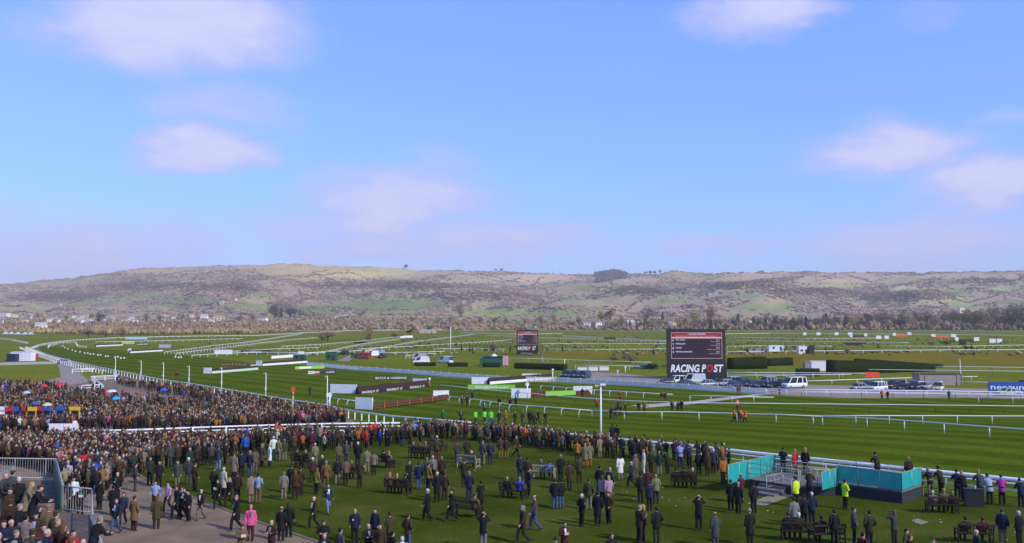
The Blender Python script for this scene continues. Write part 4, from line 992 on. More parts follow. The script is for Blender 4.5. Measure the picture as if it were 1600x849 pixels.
P2 = [p + Vector((0, -.55, 0)) for p in [at(x, y, 1.25) for x, y in R3_TOP + [(1760, 764)]]]
for p in P2: p.z = h(p.y)
rail('lower white crowd barrier just behind the thick near rail', None, .95, .055, 2.6, closed_pts=P2, second=.5, pr=.04)
rail('long white post and rail curving from the far left bend to the near lawn', R1_TOP + [(735, 659)], 1.2, .085, 3.0, kind='square', pr=.07)
P1 = [p + Vector((-2.0, -1.6, 0)) for p in [at(x, y, 1.2) for x, y in R1_TOP[:5]]]
rail('second white rail on the outside of the left bend', None, 1.2, .09, 4.0, closed_pts=P1, split=False)
rail('white double rail fence crossing between betting ring and lawn', [(75, 673), (200, 671), (310, 667), (400, 664), (520, 661), (625, 660)], 1.25, .075, 3.2, kind='square', second=(.45, .85), pr=.07)
rail('short white goose neck rail left of the near hurdle wing', [(517, 621), (555, 626)], 1.15, .06, 3.4, kind='goose')
rail('white goose neck rail running right from the near hurdle', [(705, 619), (760, 626), (800, 632), (862, 636), (925, 641)], 1.15, .06, 3.4, kind='goose')
rail('white rail with upright posts across the right of the track', [(925, 641), (980, 643), (1047, 643), (1134, 645), (1210, 647), (1285, 650)], 1.15, .06, 5.2, pr=.06)
rail('white rail branching level to the right picture edge', [(1285, 649), (1440, 649), (1700, 650)], 1.1, .06, 4.2, pr=.05)
rail('white rail branching nearer and lower to the right', [(1285, 650), (1365, 653), (1450, 659), (1600, 670), (1720, 679)], 1.15, .06, 5.6, pr=.06)
rail('white rail on dark posts across the middle of the track', [(688, 601), (740, 607), (800, 612), (860, 617), (920, 622), (985, 626), (1075, 629), (1200, 630), (1400, 632), (1700, 635)], 1.15, .055, 4.8, kind='goose', pm=M_DARKPOST)
rail('short white goose neck rail beyond the striped strip', [(847, 602), (895, 606), (950, 610), (1000, 613), (1052, 616)], 1.15, .06, 3.6, kind='goose')
rail('short white rail with a square end beside the sandy walkway', [(1078, 617.5), (1140, 619), (1209, 620.5)], 1.1, .06, 3.6)
rail('white rail in front of the parked cars on the right', [(1198, 607), (1300, 608.5), (1450, 610), (1600, 612.5), (1720, 614)], 1.2, .10, 3.6, second=.6, pr=.07)
rail('white rail on dark posts in front of the service road', [(1206, 611), (1300, 611.5), (1450, 613.5), (1600, 616), (1720, 617)], 1.0, .05, 5.4, pm=M_DARKPOST)
rail('short white rail at the right behind the police car', [(1529, 620), (1600, 621), (1720, 623)], 1.1, .06, 5.4)
rail('upper white rail behind the cars left of the clipped hedge', [(1137, 582), (1230, 582), (1332, 583), (1372, 583)], 1.1, .07, 7)
rail('lower white rail behind the cars left of the orange board', [(1137, 586), (1230, 586), (1330, 584.5)], 1.1, .07, 7)
rail('white rail slanting up behind the minibus', [(1259, 595), (1340, 592.5), (1420, 590), (1444, 589)], 1.1, .08, 7)
rail('white rail running along the front of the clipped hedge', [(1295, 576.5), (1420, 578), (1600, 580), (1720, 582)], 1.1, .06, 8, pm=M_DARKPOST)
rail('white rail on the dry field behind the tall marker post', [(1449, 572), (1600, 574), (1720, 575)], 1.1, .06, 8, pm=M_DARKPOST)
rail('short white rail right of the grey shed roof', [(1494, 588.5), (1527, 588)], 1.1, .07, 4)
rail('white rail behind the right hand police car', [(1494, 596), (1600, 598), (1720, 600)], 1.1, .07, 6, pm=M_DARKPOST)
rail('white rail between the jeep and the dark van', [(1384, 598), (1444, 596)], 1.1, .07, 6)
FARR = [([(42, 545), (60, 538.5), (80, 535), (110, 531.5), (180, 527.5), (300, 525), (400, 524), (480, 519.5), (560, 516)], 'far white rail sweeping round the left bend', 5, .16),
        ([(560, 516), (700, 514.5), (800, 514), (970, 514)], 'far white rail along the back straight', 7, .22), ([(257, 550), (330, 540), (380, 535), (472, 521)], 'upper of two far white rails fanning out mid left', 5, .10), ([(275, 552), (330, 545), (380, 539), (447, 531), (497, 527)], 'lower of two far white rails fanning out mid left', 5, .10),
        ([(300, 555), (330, 553), (400, 550), (480, 551), (510, 549), (560, 538), (625, 529)], 'white rail climbing behind the white fence boards', 5, .10), ([(480, 552), (540, 549), (571, 547), (652, 533), (740, 522)], 'white rail rising across the middle of the course', 6, .10),
        ([(600, 551), (694, 549)], 'short pale rail behind the white vans', 5, .09), ([(634, 556), (650, 553.5), (682, 552)], 'looped pale rail beyond the white van', 5, .09), ([(795, 559), (860, 561), (920, 563), (1017, 566)], 'thin pale rail below the small screen', 8, .08),
        ([(899, 570), (1000, 572)], 'short pale rail left of the large screen', 8, .07), ([(840, 537), (920, 536.5), (1040, 537)], 'thin far rail right of the small screen', 8, .10), ([(1136, 549.5), (1225, 548.5), (1400, 547), (1700, 545.5)], 'long pale rail across the far dry field', 9, .12),
        ([(1136, 531), (1230, 533), (1420, 535.5)], 'far rail of many posts right of the large screen', 4, .10), ([(1060, 523), (1200, 520.5), (1400, 522), (1700, 525)], 'far grey blue rail before the tree belt', 8, .16), ([(880, 524), (980, 529), (1040, 532)], 'far rail of close posts behind the large screen', 4, .12),
        ([(678, 545), (740, 544), (790, 546)], 'pale rail beside the small conifers', 5, .09), ([(0, 528), (20, 530), (45, 535)], 'pale rail far left by the parked lorries', 6, .14), ([(75, 541), (78, 538), (90, 535.5), (118, 534), (122, 539), (136, 541)], 'little horseshoe of white rail on the left bend', 4, .09)]
FARR += [([(760, 524), (850, 527), (960, 531), (1040, 533)], 'slanting far rail behind the small screen', 4, .11), ([(720, 519), (800, 522), (880, 521)], 'far rail above the small screen', 5, .13), ([(1140, 527), (1260, 529), (1380, 528)], 'far rail through the white wings right', 5, .11), ([(1136, 541), (1200, 540), (1300, 541)], 'short far rail above the low cabin', 5, .09), ([(1380, 540), (1480, 541), (1600, 539)], 'far rail before the rightmost wings', 6, .10),
         ([(440, 541), (500, 538), (560, 533), (640, 524)], 'fan rail between the willow clump and the low hut', 5, .09), ([(150, 534), (220, 533), (300, 531), (380, 529)], 'far inner rail of the left bend', 5, .10), ([(360, 549), (430, 545), (500, 543)], 'rail above the dark far advert board', 5, .09), ([(850, 545), (930, 546), (1040, 545)], 'low rail left of the large screen middle', 6, .08), ([(560, 545), (640, 541), (740, 535), (800, 531)], 'rail climbing towards the small screen', 6, .09)]
for tp, lb, st_, r_ in FARR: rail(lb, tp, 1.15, r_, st_, split=False, pr=r_ * .7, group='far running rails', m=M_WHITE2, pm=M_WHITE2)
# white paling fence across the middle
def paling(tops, label, ht=1.1, gap=.30):
    P = [at(x, y, ht) for x, y in tops]; root = empty('paling_fence', P[0]); o0 = P[0].copy()
    for zz in (.3, ht - .12):
        mb = MB(); mb.tube([p - o0 + Vector((0, 0, zz)) for p in P], .05, 4); part('rail', mb, M_WHITE2, root)
    mb = MB()
    for q, a in resample(P, gap): mb.box((q.x - o0.x, q.y - o0.y, q.z - o0.z + ht / 2), (gap * .62, .03, ht), 0, a)
    tag(part('pales', mb, M_WHITE2, root), kind='stuff')
    me = post_mesh('square', ht + .12, .06, M_WHITE)
    for q, a in resample(P, 3.4): link('post', me, root, q - o0 + Vector((0, -.06, 0)), a)
    tag(root, label, 'fence')
paling([(480, 566), (560, 573), (640, 578), (740, 585), (800, 588.5), (868, 589.5)], 'long white paling fence from the middle fences to the parked dark cars')
paling([(868, 589.5), (960, 594), (1040, 598.5), (1120, 603), (1197, 607.5)], 'white paling fence in front of the ambulances below the large screen')
# stepped white fence at the head of the betting ring
rail('white zigzag fence at the top of the betting ring', [(178, 578), (184, 586), (142, 588), (160, 600), (162, 606)], 1.2, .10, 2.4, second=(.4, .8), kind='square')
rail('short white fence beside the service road', [(113, 576.5), (148, 575.5)], 1.2, .10, 2.4, second=(.4, .8), kind='square')
rail('short white fence at the corner of the crowd', [(128, 602), (160, 600.5)], 1.2, .10, 2.4, second=(.6,), kind='square')

# ---------------------------------------------------------------- jumps, wings and boards
def frame_at(name, A, B):
    d = B - A; o = empty(name, A, math.atan2(d.y, d.x)); return o, math.hypot(d.x, d.y)
def wing(pa, pb, ht, label, panels=3):
    A, B = at(*pa), at(*pb); o, L_ = frame_at('fence_wing', A, B)
    w = L_ / panels
    for k in range(panels):
        mb = MB(); mb.box((w * (k + .5), 0, ht / 2 + .03), (w - .02, .05, ht)); part('panel', mb, M_WHITE2, o)
    for x in (0, L_):
        mb = MB(); mb.tube([(x, .06, 0), (x, .06, ht + .06)], .05, 6); part('post', mb, M_WHITE, o, True)
    tag(o, label, 'fence wing', 'white wings of the jumps'); return o
def jump(pa, pb, ht, label, board=None, words=(), m=None, hurdle=False, slope=.35, wcol=None):
    A, B = at(*pa), at(*pb); o, L_ = frame_at('steeplechase_fence' if not hurdle else 'hurdle', A, B)
    rgj = random.Random(int(pa[0])); mb = MB(); n_ = int(L_ / .35) + 2
    rs = []
    for k in range(n_):
        x = L_ * k / (n_ - 1); t_ = ht + rgj.uniform(-.05, .05)
        rs.append([(x, 0, .02), (x, .9 if not hurdle else .35, .02), (x, .62 if not hurdle else .3, t_ * .8), (x, slope + .12, t_), (x, slope - .12, t_)])
    mb.loft(rs); part('brush', mb, m or M_BIRCH, o)
    if board:
        mb = MB(); mb.box((L_ / 2, -.08, .32), (L_, .08, .60)); bo = part('take_off_board', mb, board, o)
        for k, w_ in enumerate(words):
            x = L_ * (k + .12) / len(words)
            lettering(w_[0], bo, x, -.135, .11, L_ / len(words) * w_[1], .42, w_[2] if len(w_) > 2 else None, bold=.01)
    tag(o, label, 'hurdle' if hurdle else 'fence'); return o
wing((516, 614.6), (557, 615.6), 1.75, 'tall white wing left of the nearest brush fence', 4)
wing((645, 602), (666, 602.6), 1.45, 'low white wing at the far end of the nearest brush fence', 2)
j = jump((560, 616.5), (670, 605), 1.45, 'nearest dark birch brush fence with lettered take off board', M_BLACK, [('RACING P', .5), ('RACING P', .5), ('RACING P', .5)])
bo = [c for c in j.children if c.name.startswith('take_off')][0]
Lj = (at(670, 605) - at(560, 616.5)).length
for k in range(3):
    lettering('O', bo, Lj * (k + .12) / 3 + Lj / 6 * 1.02, -.135, .11, .42, .42, M_RED, bold=.01)
    lettering('ST', bo, Lj * (k + .12) / 3 + Lj / 6 * 1.02 + .46, -.135, .11, .62, .42, None, bold=.01)
wing((555, 639.4), (582, 640.4), 1.85, 'largest white wing beside the near hurdle', 2)
wing((677, 625), (701, 624.5), 1.6, 'white wing at the right end of the near hurdle', 2)
hd_ = jump((584, 640), (702, 625.5), .85, 'near brush hurdle with orange painted frame', hurdle=True, m=M_HURDLE)
Lh = (at(702, 625.5) - at(584, 640)).length
for k in range(5):
    mb = MB(); mb.box((Lh * (k + .8) / 6.4, -.06, .48), (.14, .08, .95)); part('orange_post', mb, M_ORANGE, hd_)
for zz in (.25, .60):
    mb = MB(); mb.box((Lh / 2, -.03, zz), (Lh, .05, .10)); part('hurdle_bar', mb, MATS.get('hurdle_bar') or mat('hurdle_bar', (.20, .075, .03), .7), hd_)
wing((737, 600.5), (763, 600.5), 1.5, 'white wing with red ring behind the lime board', 2)
jump((765, 601), (864, 593), 1.4, 'dark birch fence with white board right of the lime sign', M_WHITE2)
wing((816, 592), (839, 592), 1.2, 'left of two low white wings behind the middle birch fence', 2)
wing((840, 592), (861, 591.5), 1.1, 'right of two low white wings behind the middle birch fence', 2)
wing((799, 622.5), (829, 622.5), 1.75, 'white slatted wing left of the red hurdle', 6)
wing((896, 617), (925, 617), 1.6, 'white wing at the right end of the red hurdle', 2)
hd2 = jump((831, 621), (925, 617), .85, 'far red framed hurdle with a lime board', hurdle=True, m=M_HURDLE)
mb = MB(); mb.box((6.0, -.12, .55), (6.4, .08, .85)); part('lime_board', mb, M_LIME, hd2)
for k in range(4):
    mb = MB(); mb.box((.5 + k * .75, -.08, .5), (.12, .08, .95)); part('red_post', mb, M_RED, hd2)
wing((318, 584), (330, 584.2), 1.55, 'white wing left of the fence with pale green board', 2)
jump((331, 584), (403, 578), 1.2, 'brush fence with a pale green take off board', mat('pale_green_board', (.50, .66, .50), .5, .08))
wing((392, 575), (401, 575), .9, 'small white wing right of the pale green board fence', 1)
wing((400, 571.8), (409, 572), 1.6, 'white wing left of the brown fence mid left', 2)
jump((410, 572), (480, 567), 1.25, 'brown brush fence with white toe board mid left', M_WHITE2)
wing((468, 564.5), (478, 565), .8, 'small white wing right of the brown fence mid left', 1)
wing((466, 558.5), (474, 558.5), 2.2, 'white square wing above the long white board', 1)
wing((200, 552), (205, 551), 1.8, 'small white wing of the far left dark fence', 1)
jump((203, 552), (254, 549), 1.1, 'far left dark fence with white toe board', M_WHITE2)
jump((150, 542), (192, 540), 1.1, 'far left dark fence near the bend', M_WHITE2)
def sign(pa, pb, ht, z0, m, label, words=(), tilt=0.0, legs=True, cat='advert board', thick=.08):
    """words: text, x fraction, width fraction, cap height, material"""
    A, B = at(*pa), at(*pb); o, L_ = frame_at('advert_board', A, B)
    mb = MB(); mb.box((L_ / 2, 0, z0 + ht / 2), (L_, thick, ht)); bo = part('board', mb, m, o)
    if legs:
        for x in (L_ * .08, L_ * .92):
            mb = MB(); mb.box((x, thick / 2 + .05, (z0 + ht * .8) / 2), (.07, .07, z0 + ht * .8)); part('leg', mb, M_DARKPOST, o)
    for w_ in words:
        lettering(w_[0], bo, L_ * w_[1], -thick / 2 - .014, z0 + ht * (w_[5] if len(w_) > 5 else .25), L_ * w_[2], w_[3], w_[4], bold=.012)
    tag(o, label, cat); return o
M_ORL = mat('orange_lettering', (.85, .25, .02), .5); M_DBLUE = mat('dark_blue_board', (.012, .02, .07), .5); M_REDL = mat('red_lettering', (.6, .02, .02), .5)
sign((731, 609), (805, 609), .95, .05, M_LIME, 'bright lime advert board lettered in white', [('StanJames', .15, .48, .52, M_LETTER), ('.com', .64, .2, .45, M_LETTER)])
sign((585, 594), (637, 593.5), .75, .02, M_BLACK, 'low black advert board with white capitals on the grass', [('BAYLIS & HARDING', .03, .94, .5, M_LETTER)], legs=False)
sign((344, 572), (364, 572), .8, .02, M_DBLUE, 'left of two dark blue boards with orange lettering', [('OLBG', .04, .74, .5, M_ORL), ('.1', .8, .16, .5, M_LETTER)], legs=False)
sign((365, 572), (384, 572), .8, .02, M_DBLUE, 'right of two dark blue boards with orange lettering', [('OLBG', .04, .74, .5, M_ORL), ('.1', .8, .16, .5, M_LETTER)], legs=False)
o = sign((481, 585), (526, 583.5), .8, .02, M_DBLUE, 'dark advert board with white and red panels', [('mobile', .62, .30, .4, M_LETTER)], legs=False)
mb = MB(); mb.box((.9, -.06, .42), (1.7, .06, .7)); p_ = part('white_panel', mb, M_WHITE2, o); lettering('sky', p_, .2, -.105, .28, 1.3, .4, M_DBLUE, bold=.01)
mb = MB(); mb.box((2.55, -.06, .42), (1.5, .06, .7)); p_ = part('red_panel', mb, M_RED, o); lettering('BET', p_, 1.95, -.105, .24, 1.2, .42, M_LETTER, bold=.012)
o = sign((461, 577.5), (507, 576), .8, .02, M_LIME, 'long lime and white advert board mid left', [], legs=False)
mb = MB(); mb.box((3.0, -.06, .42), (3.6, .05, .55)); part('white_panel', mb, M_WHITE2, o)
o = sign((424, 561), (474, 557.5), 1.0, .05, M_WHITE2, 'long white board sloping across mid left', [], legs=False)
sign((376, 554), (422, 553), 1.5, .1, M_BLACK, 'dark far advert board with a red stripe', [('RACING', .1, .6, .6, M_LETTER), ('POST', .7, .2, .4, M_REDL)])
sign((335, 554.5), (363, 554.5), 1.8, .2, M_WHITE2, 'white far advert board mid left', [])
sign((248, 544), (267, 544), 1.6, .1, mat('mauve_board', (.5, .38, .62), .5), 'mauve and white far advert board', [])
sign((213, 540.5), (232, 540), 1.4, .1, M_BLACK, 'small dark far advert board', [('RACING POST', .05, .9, .6, M_LETTER)])
sign((190, 538), (210, 538), 1.4, .1, mat('pale_lime', (.5, .6, .25), .5), 'small pale lime far advert board', [])
sign((196, 531), (230, 531), 1.8, .2, mat('pale_blue_board', (.45, .62, .75), .5), 'long pale blue far board on the left bend', [])
sign((1352, 592), (1374, 592), 1.3, .3, M_ORANGE, 'orange advert board in front of the clipped hedge', [])
sign((1544, 615), (1680, 617), 1.9, .35, mat('blue_board', (.02, .10, .38), .5), 'large blue advert board lettered in white behind the police car', [('neptune', .03, .46, .95, M_LETTER)])
sign((789, 537), (802, 537), 1.6, .1, M_BLACK, 'small black far board left of the small screen', [('RACING POST', .08, .84, .5, M_LETTER)])
sign((625, 529), (645, 528), 1.6, .1, M_WHITE2, 'white and red far board by the low hut', [])
for a_, b_, w_, lb in ((1255, 524, 5, 'leftmost'), (1276, 524, 6, 'second'), (1304, 524, 6, 'third'), (1325, 524, 7, 'fourth'), (1369, 530, 8, 'fifth'), (1382, 530, 7, 'sixth'), (1328, 527, 4, 'lower'), (1350, 526, 5, 'middle'), (1395, 525, 5, 'upper'), (1418, 524, 6, 'taller'), (1455, 527, 7, 'small'), (1486, 527, 8, 'square'), (1492, 533, 6, 'low'), (1522, 533, 8, 'wide'), (1546, 536, 10, 'left of the pair of'), (1558, 536, 8, 'right of the pair of')):
    wing((a_, b_), (a_ + w_, b_), 2.4, lb + ' white far jump wing near the tree belt', 1)
for a_, b_, w_, c_ in ((1333, 527.5, 18, M_HURDLE), (1400, 526, 17, M_ORANGE), (1462, 527.5, 22, M_ORANGE), (1498, 534, 22, M_HURDLE), (1318, 540, 36, M_BIRCH), (944, 531, 18, M_BIRCH)):
    jump((a_, b_), (a_ + w_, b_), 1.6, 'far %s' % {1333: 'brown hurdle between small white wings right', 1400: 'orange hurdle left of its twin near the tree belt', 1462: 'orange hurdle right of its twin near the tree belt', 1498: 'brown hurdle between the rightmost white wings', 1318: 'dark long fence on the far grass right', 944: 'dark fence left of the large screen top'}[a_], m=c_, hurdle=True)

# ---------------------------------------------------------------- big screens
M_LED = mat('screen_black', (.035, .02, .03), .4, .1); M_LEDR = mat('screen_red', (.30, .03, .025), .4, .05, emit=.08); M_LEDP = mat('screen_pink', (.80, .42, .40), .4, .05, emit=.1); M_LEDT = mat('screen_text', (.72, .55, .85), .4, .05, emit=.35)
M_CASE = mat('screen_casing', (.028, .022, .024), .6, .3, 1.5)
def screen(px0, px1, pyb, ytop, ysplit, label, big):
    A, B = at(px0, pyb), at(px1, pyb); o, L_ = frame_at('video_screen', A, B); D = A.y
    zz = lambda y: (498 - y) / FPX * D + CAMZ - A.z
    zt, zs = zz(ytop), zz(ysplit)
    mb = MB(); mb.box((L_ / 2, .9, (zt + .4) / 2 + .2), (L_ * .985, 1.6, zt - .4)); part('casing', mb, M_CASE, o)
    mb = MB(); mb.box((L_ / 2, .04, zs / 2 + .1), (L_ * 1.01, .2, zs - .2)); bo = part('name_board', mb, M_BLACK, o)
    Hs = zt - zs
    x0, x1, z0, z1 = L_ * .07, L_ * .93, zs + Hs * .12, zt - Hs * .09
    w, t_ = x1 - x0, z1 - z0; xm = (x0 + x1) / 2
    mb = MB(); mb.box((xm, .08, (z0 + z1) / 2), (w, .06, t_)); scn = part('display', mb, M_LED, o)
    mb = MB()
    for (cx, cz, sx, sz_) in ((xm, z1, w + .09, .09), (xm, z0, w + .09, .09), (x0, (z0 + z1) / 2, .09, t_), (x1, (z0 + z1) / 2, .09, t_)): mb.box((cx, .03, cz), (sx, .05, sz_))
    part('display_border', mb, M_LEDP, scn)
    mb = MB(); mb.box((xm, .04, z1 - t_ * .09), (w * .985, .05, t_ * .15)); hb = part('header_band', mb, M_LEDR, scn)
    mb = MB(); mb.box((xm, .036, z1 - t_ * .195), (w * .985, .05, t_ * .055)); part('divider_band', mb, M_LEDP, scn)
    lettering('1.30 CHELTENHAM', hb, x0 + w * .33, .0, z1 - t_ * .075, w * .34, t_ * .048, M_LEDT, bold=.012)
    lettering('Racing Post Arkle Challenge Trophy Chase (Grade 1)', hb, x0 + w * .09, .0, z1 - t_ * .148, w * .82, t_ * .042, M_LEDP, bold=.008)
    rows = [('6', 'TED VEALE', '12-1', 'B J Cooper'), ('7', 'TRIFOLIUM', '11-4', 'D N Russell'), ('8', 'VALDEZ', '13-2', 'Robert Thornton'), ('9', 'WESTERN WARHORSE', '33-1', 'Tom Scudamore')]
    for k, (n_, a_, b_, c_) in enumerate(rows):
        z = z1 - t_ * (.30 + .155 * k)
        lettering(n_, scn, x0 + w * .025, .03, z - t_ * .03, None, t_ * .075, M_LEDT, bold=.012)
        lettering(a_, scn, x0 + w * .085, .03, z, w * .0205 * len(a_), t_ * .048, M_LEDT, bold=.012)
        lettering('jockey'[:0] + c_, scn, x0 + w * (.96 - .0165 * len(c_)), .03, z - t_ * .062, w * .0165 * len(c_), t_ * .036, M_LEDP, bold=.004)
        lettering(b_, scn, x0 + w * .89, .03, z, w * .07, t_ * .044, M_LEDT, bold=.008)
    zb = zs * .44; hh = zs * .42
    if big:
        lettering('RACING P', bo, L_ * .055, -.09, zb, L_ * .60, hh, M_LETTER, shear=.18, bold=.03)
        lettering('O', bo, L_ * .668, -.09, zb, L_ * .105, hh, M_REDL, shear=.18, bold=.035)
        lettering('ST', bo, L_ * .782, -.09, zb, L_ * .17, hh, M_LETTER, shear=.18, bold=.03)
    else:
        lettering('RACING P', bo, L_ * .06, -.09, zb + .4, L_ * .56, hh, M_LETTER, shear=.18, bold=.022); lettering('O', bo, L_ * .63, -.09, zb + .4, L_ * .09, hh, M_REDL, shear=.18, bold=.03)
        lettering('ST', bo, L_ * .735, -.09, zb + .4, L_ * .16, hh, M_LETTER, shear=.18, bold=.022)
        lettering('racingpost.com', bo, L_ * .2, -.09, zs * .14, L_ * .5, zs * .1, M_LETTER)
    for x in (.1, .5, .9):
        mb = MB(); mb.box((L_ * x, 1.2, .3), (.5, 1.6, .6)); part('support_leg', mb, M_DARKPOST, o)
    tag(o, label, 'screen'); return o
screen(1043, 1135, 593, 515.5, 566, 'large black video screen showing race odds above a lettered board', True)
screen(807, 841, 554.5, 516.5, 541, 'smaller video screen standing further out mid course', False)

# ---------------------------------------------------------------- vehicles
CAR = {}
def wheel_meshes():
    if 'w' not in CAR:
        mb = MB(); mb.tube([(-.11, 0, 0), (-.09, 0, 0), (.09, 0, 0), (.11, 0, 0)], [.28, .33, .33, .28], 16); t_ = mb.mesh('tyre', [M_TYRE], True)
        mb = MB(); mb.tube([(-.115, 0, 0), (.115, 0, 0)], .2, 12); CAR['w'] = (t_, mb.mesh('rim', [M_RIM]))
    return CAR['w']
SHAPES = {'saloon': (4.5, 1.75, 1.42, .78, [(-2.1, .80), (-1.2, .92), (-.55, 1.40), (.75, 1.42), (1.55, .98), (2.1, .92)]), 'hatch': (3.9, 1.7, 1.45, .80, [(-1.9, .8), (-1.05, .95), (-.45, 1.43), (1.0, 1.45), (1.7, 1.02), (1.9, .85)]),
          'suv': (4.7, 1.9, 1.85, .98, [(-2.3, 1.0), (-1.15, 1.12), (-.65, 1.80), (1.9, 1.85), (2.25, 1.15), (2.35, 1.0)]), 'van': (5.3, 2.0, 2.35, 1.15, [(-2.6, 1.0), (-2.0, 1.25), (-1.35, 2.28), (2.45, 2.35), (2.62, 1.5), (2.65, 1.0)])}
def vehicle(px, py, heading, shape, col, label, marks=None, name=None, stripe=None, beacon=False, cat='car'):
    Lc, Wc, Hc, belt, prof = SHAPES[shape]; P = at(px, py) + Vector((0, 0, .03))
    o = empty(name or ('parked_car' if shape != 'van' else 'parked_van'), P, R(heading))      # local -y is the nose... nose at x = -L/2
    hw = Wc / 2; nose, tail = -Lc / 2, Lc / 2
    low = [(nose, .35, .50), (nose + .06, .30, .68), (nose + .35, .25, .74 if shape != 'van' else .9)]
    xs = [nose, nose + .12, nose + .5] + [p[0] for p in prof[1:-1]] + [tail - .12, tail]
    def topz(x):
        bz = np.interp(x, [nose, prof[1][0], prof[-2][0], tail], [belt * .82, belt, belt, belt * .9]); return float(bz)
    rs = []
    for x in sorted(set(xs)):
        w_ = hw * (.86 if x in (nose, tail) else .97 if abs(x) > Lc / 2 - .3 else 1); zt_ = topz(x) * (.93 if x in (nose, tail) else 1); zb = .34 if x in (nose, tail) else .24
        rs.append([(x, -w_ * .92, zb), (x, w_ * .92, zb), (x, w_, .5), (x, w_ * .98, zt_ - .10), (x, w_ * .88, zt_), (x, -w_ * .88, zt_), (x, -w_ * .98, zt_ - .10), (x, -w_, .5)])
    mb = MB(); mb.loft(rs); part('body', mb, M_PAINT, o, True, col)
    a0, a1, b1, b0 = prof[1], prof[2], prof[3], prof[4]
    def hull(z0, z1, inset):
        fx = lambda z: a0[0] + (a1[0] - a0[0]) * (z - a0[1]) / (a1[1] - a0[1]); bx_ = lambda z: b0[0] + (b1[0] - b0[0]) * (z - b0[1]) / (b1[1] - b0[1])
        return fx, bx_
    fx, bx_ = hull(0, 0, 0)
    zr = Hc - .10
    def ring(z, ins): w_ = hw * np.interp(z, [belt, Hc], [.9, .76 if shape != 'van' else .86]) - ins; return [(fx(z) + ins, -w_, z), (bx_(z) - ins, -w_, z), (bx_(z) - ins, w_, z), (fx(z) + ins, w_, z)]
    mb = MB(); mb.loft([ring(belt - .08, .0), ring(zr, .0)]); part('windows', mb, M_GLASS, o)
    mb = MB(); mb.loft([ring(zr, -.012), ring(zr + .06, .02), ring(Hc, .14)]); rf = part('roof', mb, M_PAINT, o, True, col)
    mb = MB()
    for f_ in ((0, .06, .36, .42, .70, .76, .97, 1) if shape != 'van' else (0, .05, .30, .98, 1)):
        pass
    spans = [(0, .05), (.40, .45), (.72, .77), (.95, 1.0)] if shape != 'van' or marks == 'bus' else [(0, .05), (.33, 1.0)]
    for f0, f1 in spans:
        for s in (-1, 1):
            q = []
            for z in (belt - .06, zr):
                w_ = (hw * np.interp(z, [belt, Hc], [.9, .76 if shape != 'van' else .86]) + .008) * s
                q.append([(fx(z) + (bx_(z) - fx(z)) * f0, w_, z), (fx(z) + (bx_(z) - fx(z)) * f1, w_, z)])
            vs = [q[0][0], q[0][1], q[1][1], q[1][0]]; vs += [(x, y - .02 * s, z) for x, y, z in vs]
            mb.add(vs, [(0, 1, 2, 3), (7, 6, 5, 4), (0, 4, 5, 1), (2, 6, 7, 3), (1, 5, 6, 2), (3, 7, 4, 0)])
    part('pillars', mb, M_PAINT, o, False, col)
    wt, wr = wheel_meshes()
    for x in (nose + Lc * .19, tail - Lc * .2):
        for s in (-1, 1):
            w_ = link('wheel', wt, o, (x, s * (hw - .10), .33), R(90)); link('rim', wr, w_)
    for s in (-1, 1):
        mb = MB(); mb.box((nose + .03, s * hw * .62, belt * .76), (.10, .34, .16)); part('headlight', mb, M_HEADL, o)
        mb = MB(); mb.box((tail - .02, s * hw * .72, belt * .85), (.08, .22, .26)); part('tail_light', mb, M_TAILL, o)
        mb = MB(); mb.box((a0[0] + .35, s * (hw + .06), belt + .08), (.12, .16, .14)); part('mirror', mb, M_BLACK, o)
    mb = MB(); mb.box((nose + .0, 0, belt * .55), (.08, Wc * .5, .16)); part('grille', mb, M_BLACK, o)
    if stripe:
        mb = MB()
        for s in (-1, 1): mb.box((0.1, s * (hw + .004), .66), (Lc * .84, .02, .30))
        part('side_stripe', mb, stripe, o)
        mb = MB(); mb.box((nose + .75, 0, belt + .03), (.9, Wc * .7, .03)); part('bonnet_panel', mb, stripe, o)
    if beacon:
        mb = MB(); mb.box((0, 0, Hc + .06), (.3, Wc * .55, .12)); part('light_bar', mb, mat('beacon_blue', (.03, .08, .5), .2), rf)
    return tag(o, label, cat, 'parked vehicles')
WHT, SIL, DKB, BLK, DKG, RED_ = (.72, .72, .74), (.36, .38, .42), (.02, .03, .07), (.015, .015, .02), (.015, .045, .035), (.5, .02, .02)
M_HIVIS = mat('fluorescent_stripe', (.55, .75, .03), .4)
vehicle(1057, 600, 20, 'suv', WHT, 'white patrol jeep with yellow stripe below the large screen', stripe=M_HIVIS)
vehicle(1084, 601, -12, 'van', WHT, 'white ambulance van with fluorescent stripe below the large screen', stripe=M_HIVIS, cat='ambulance', name='ambulance', beacon=True)
vehicle(1040, 601, 15, 'hatch', BLK, 'black hatchback left of the patrol jeep')
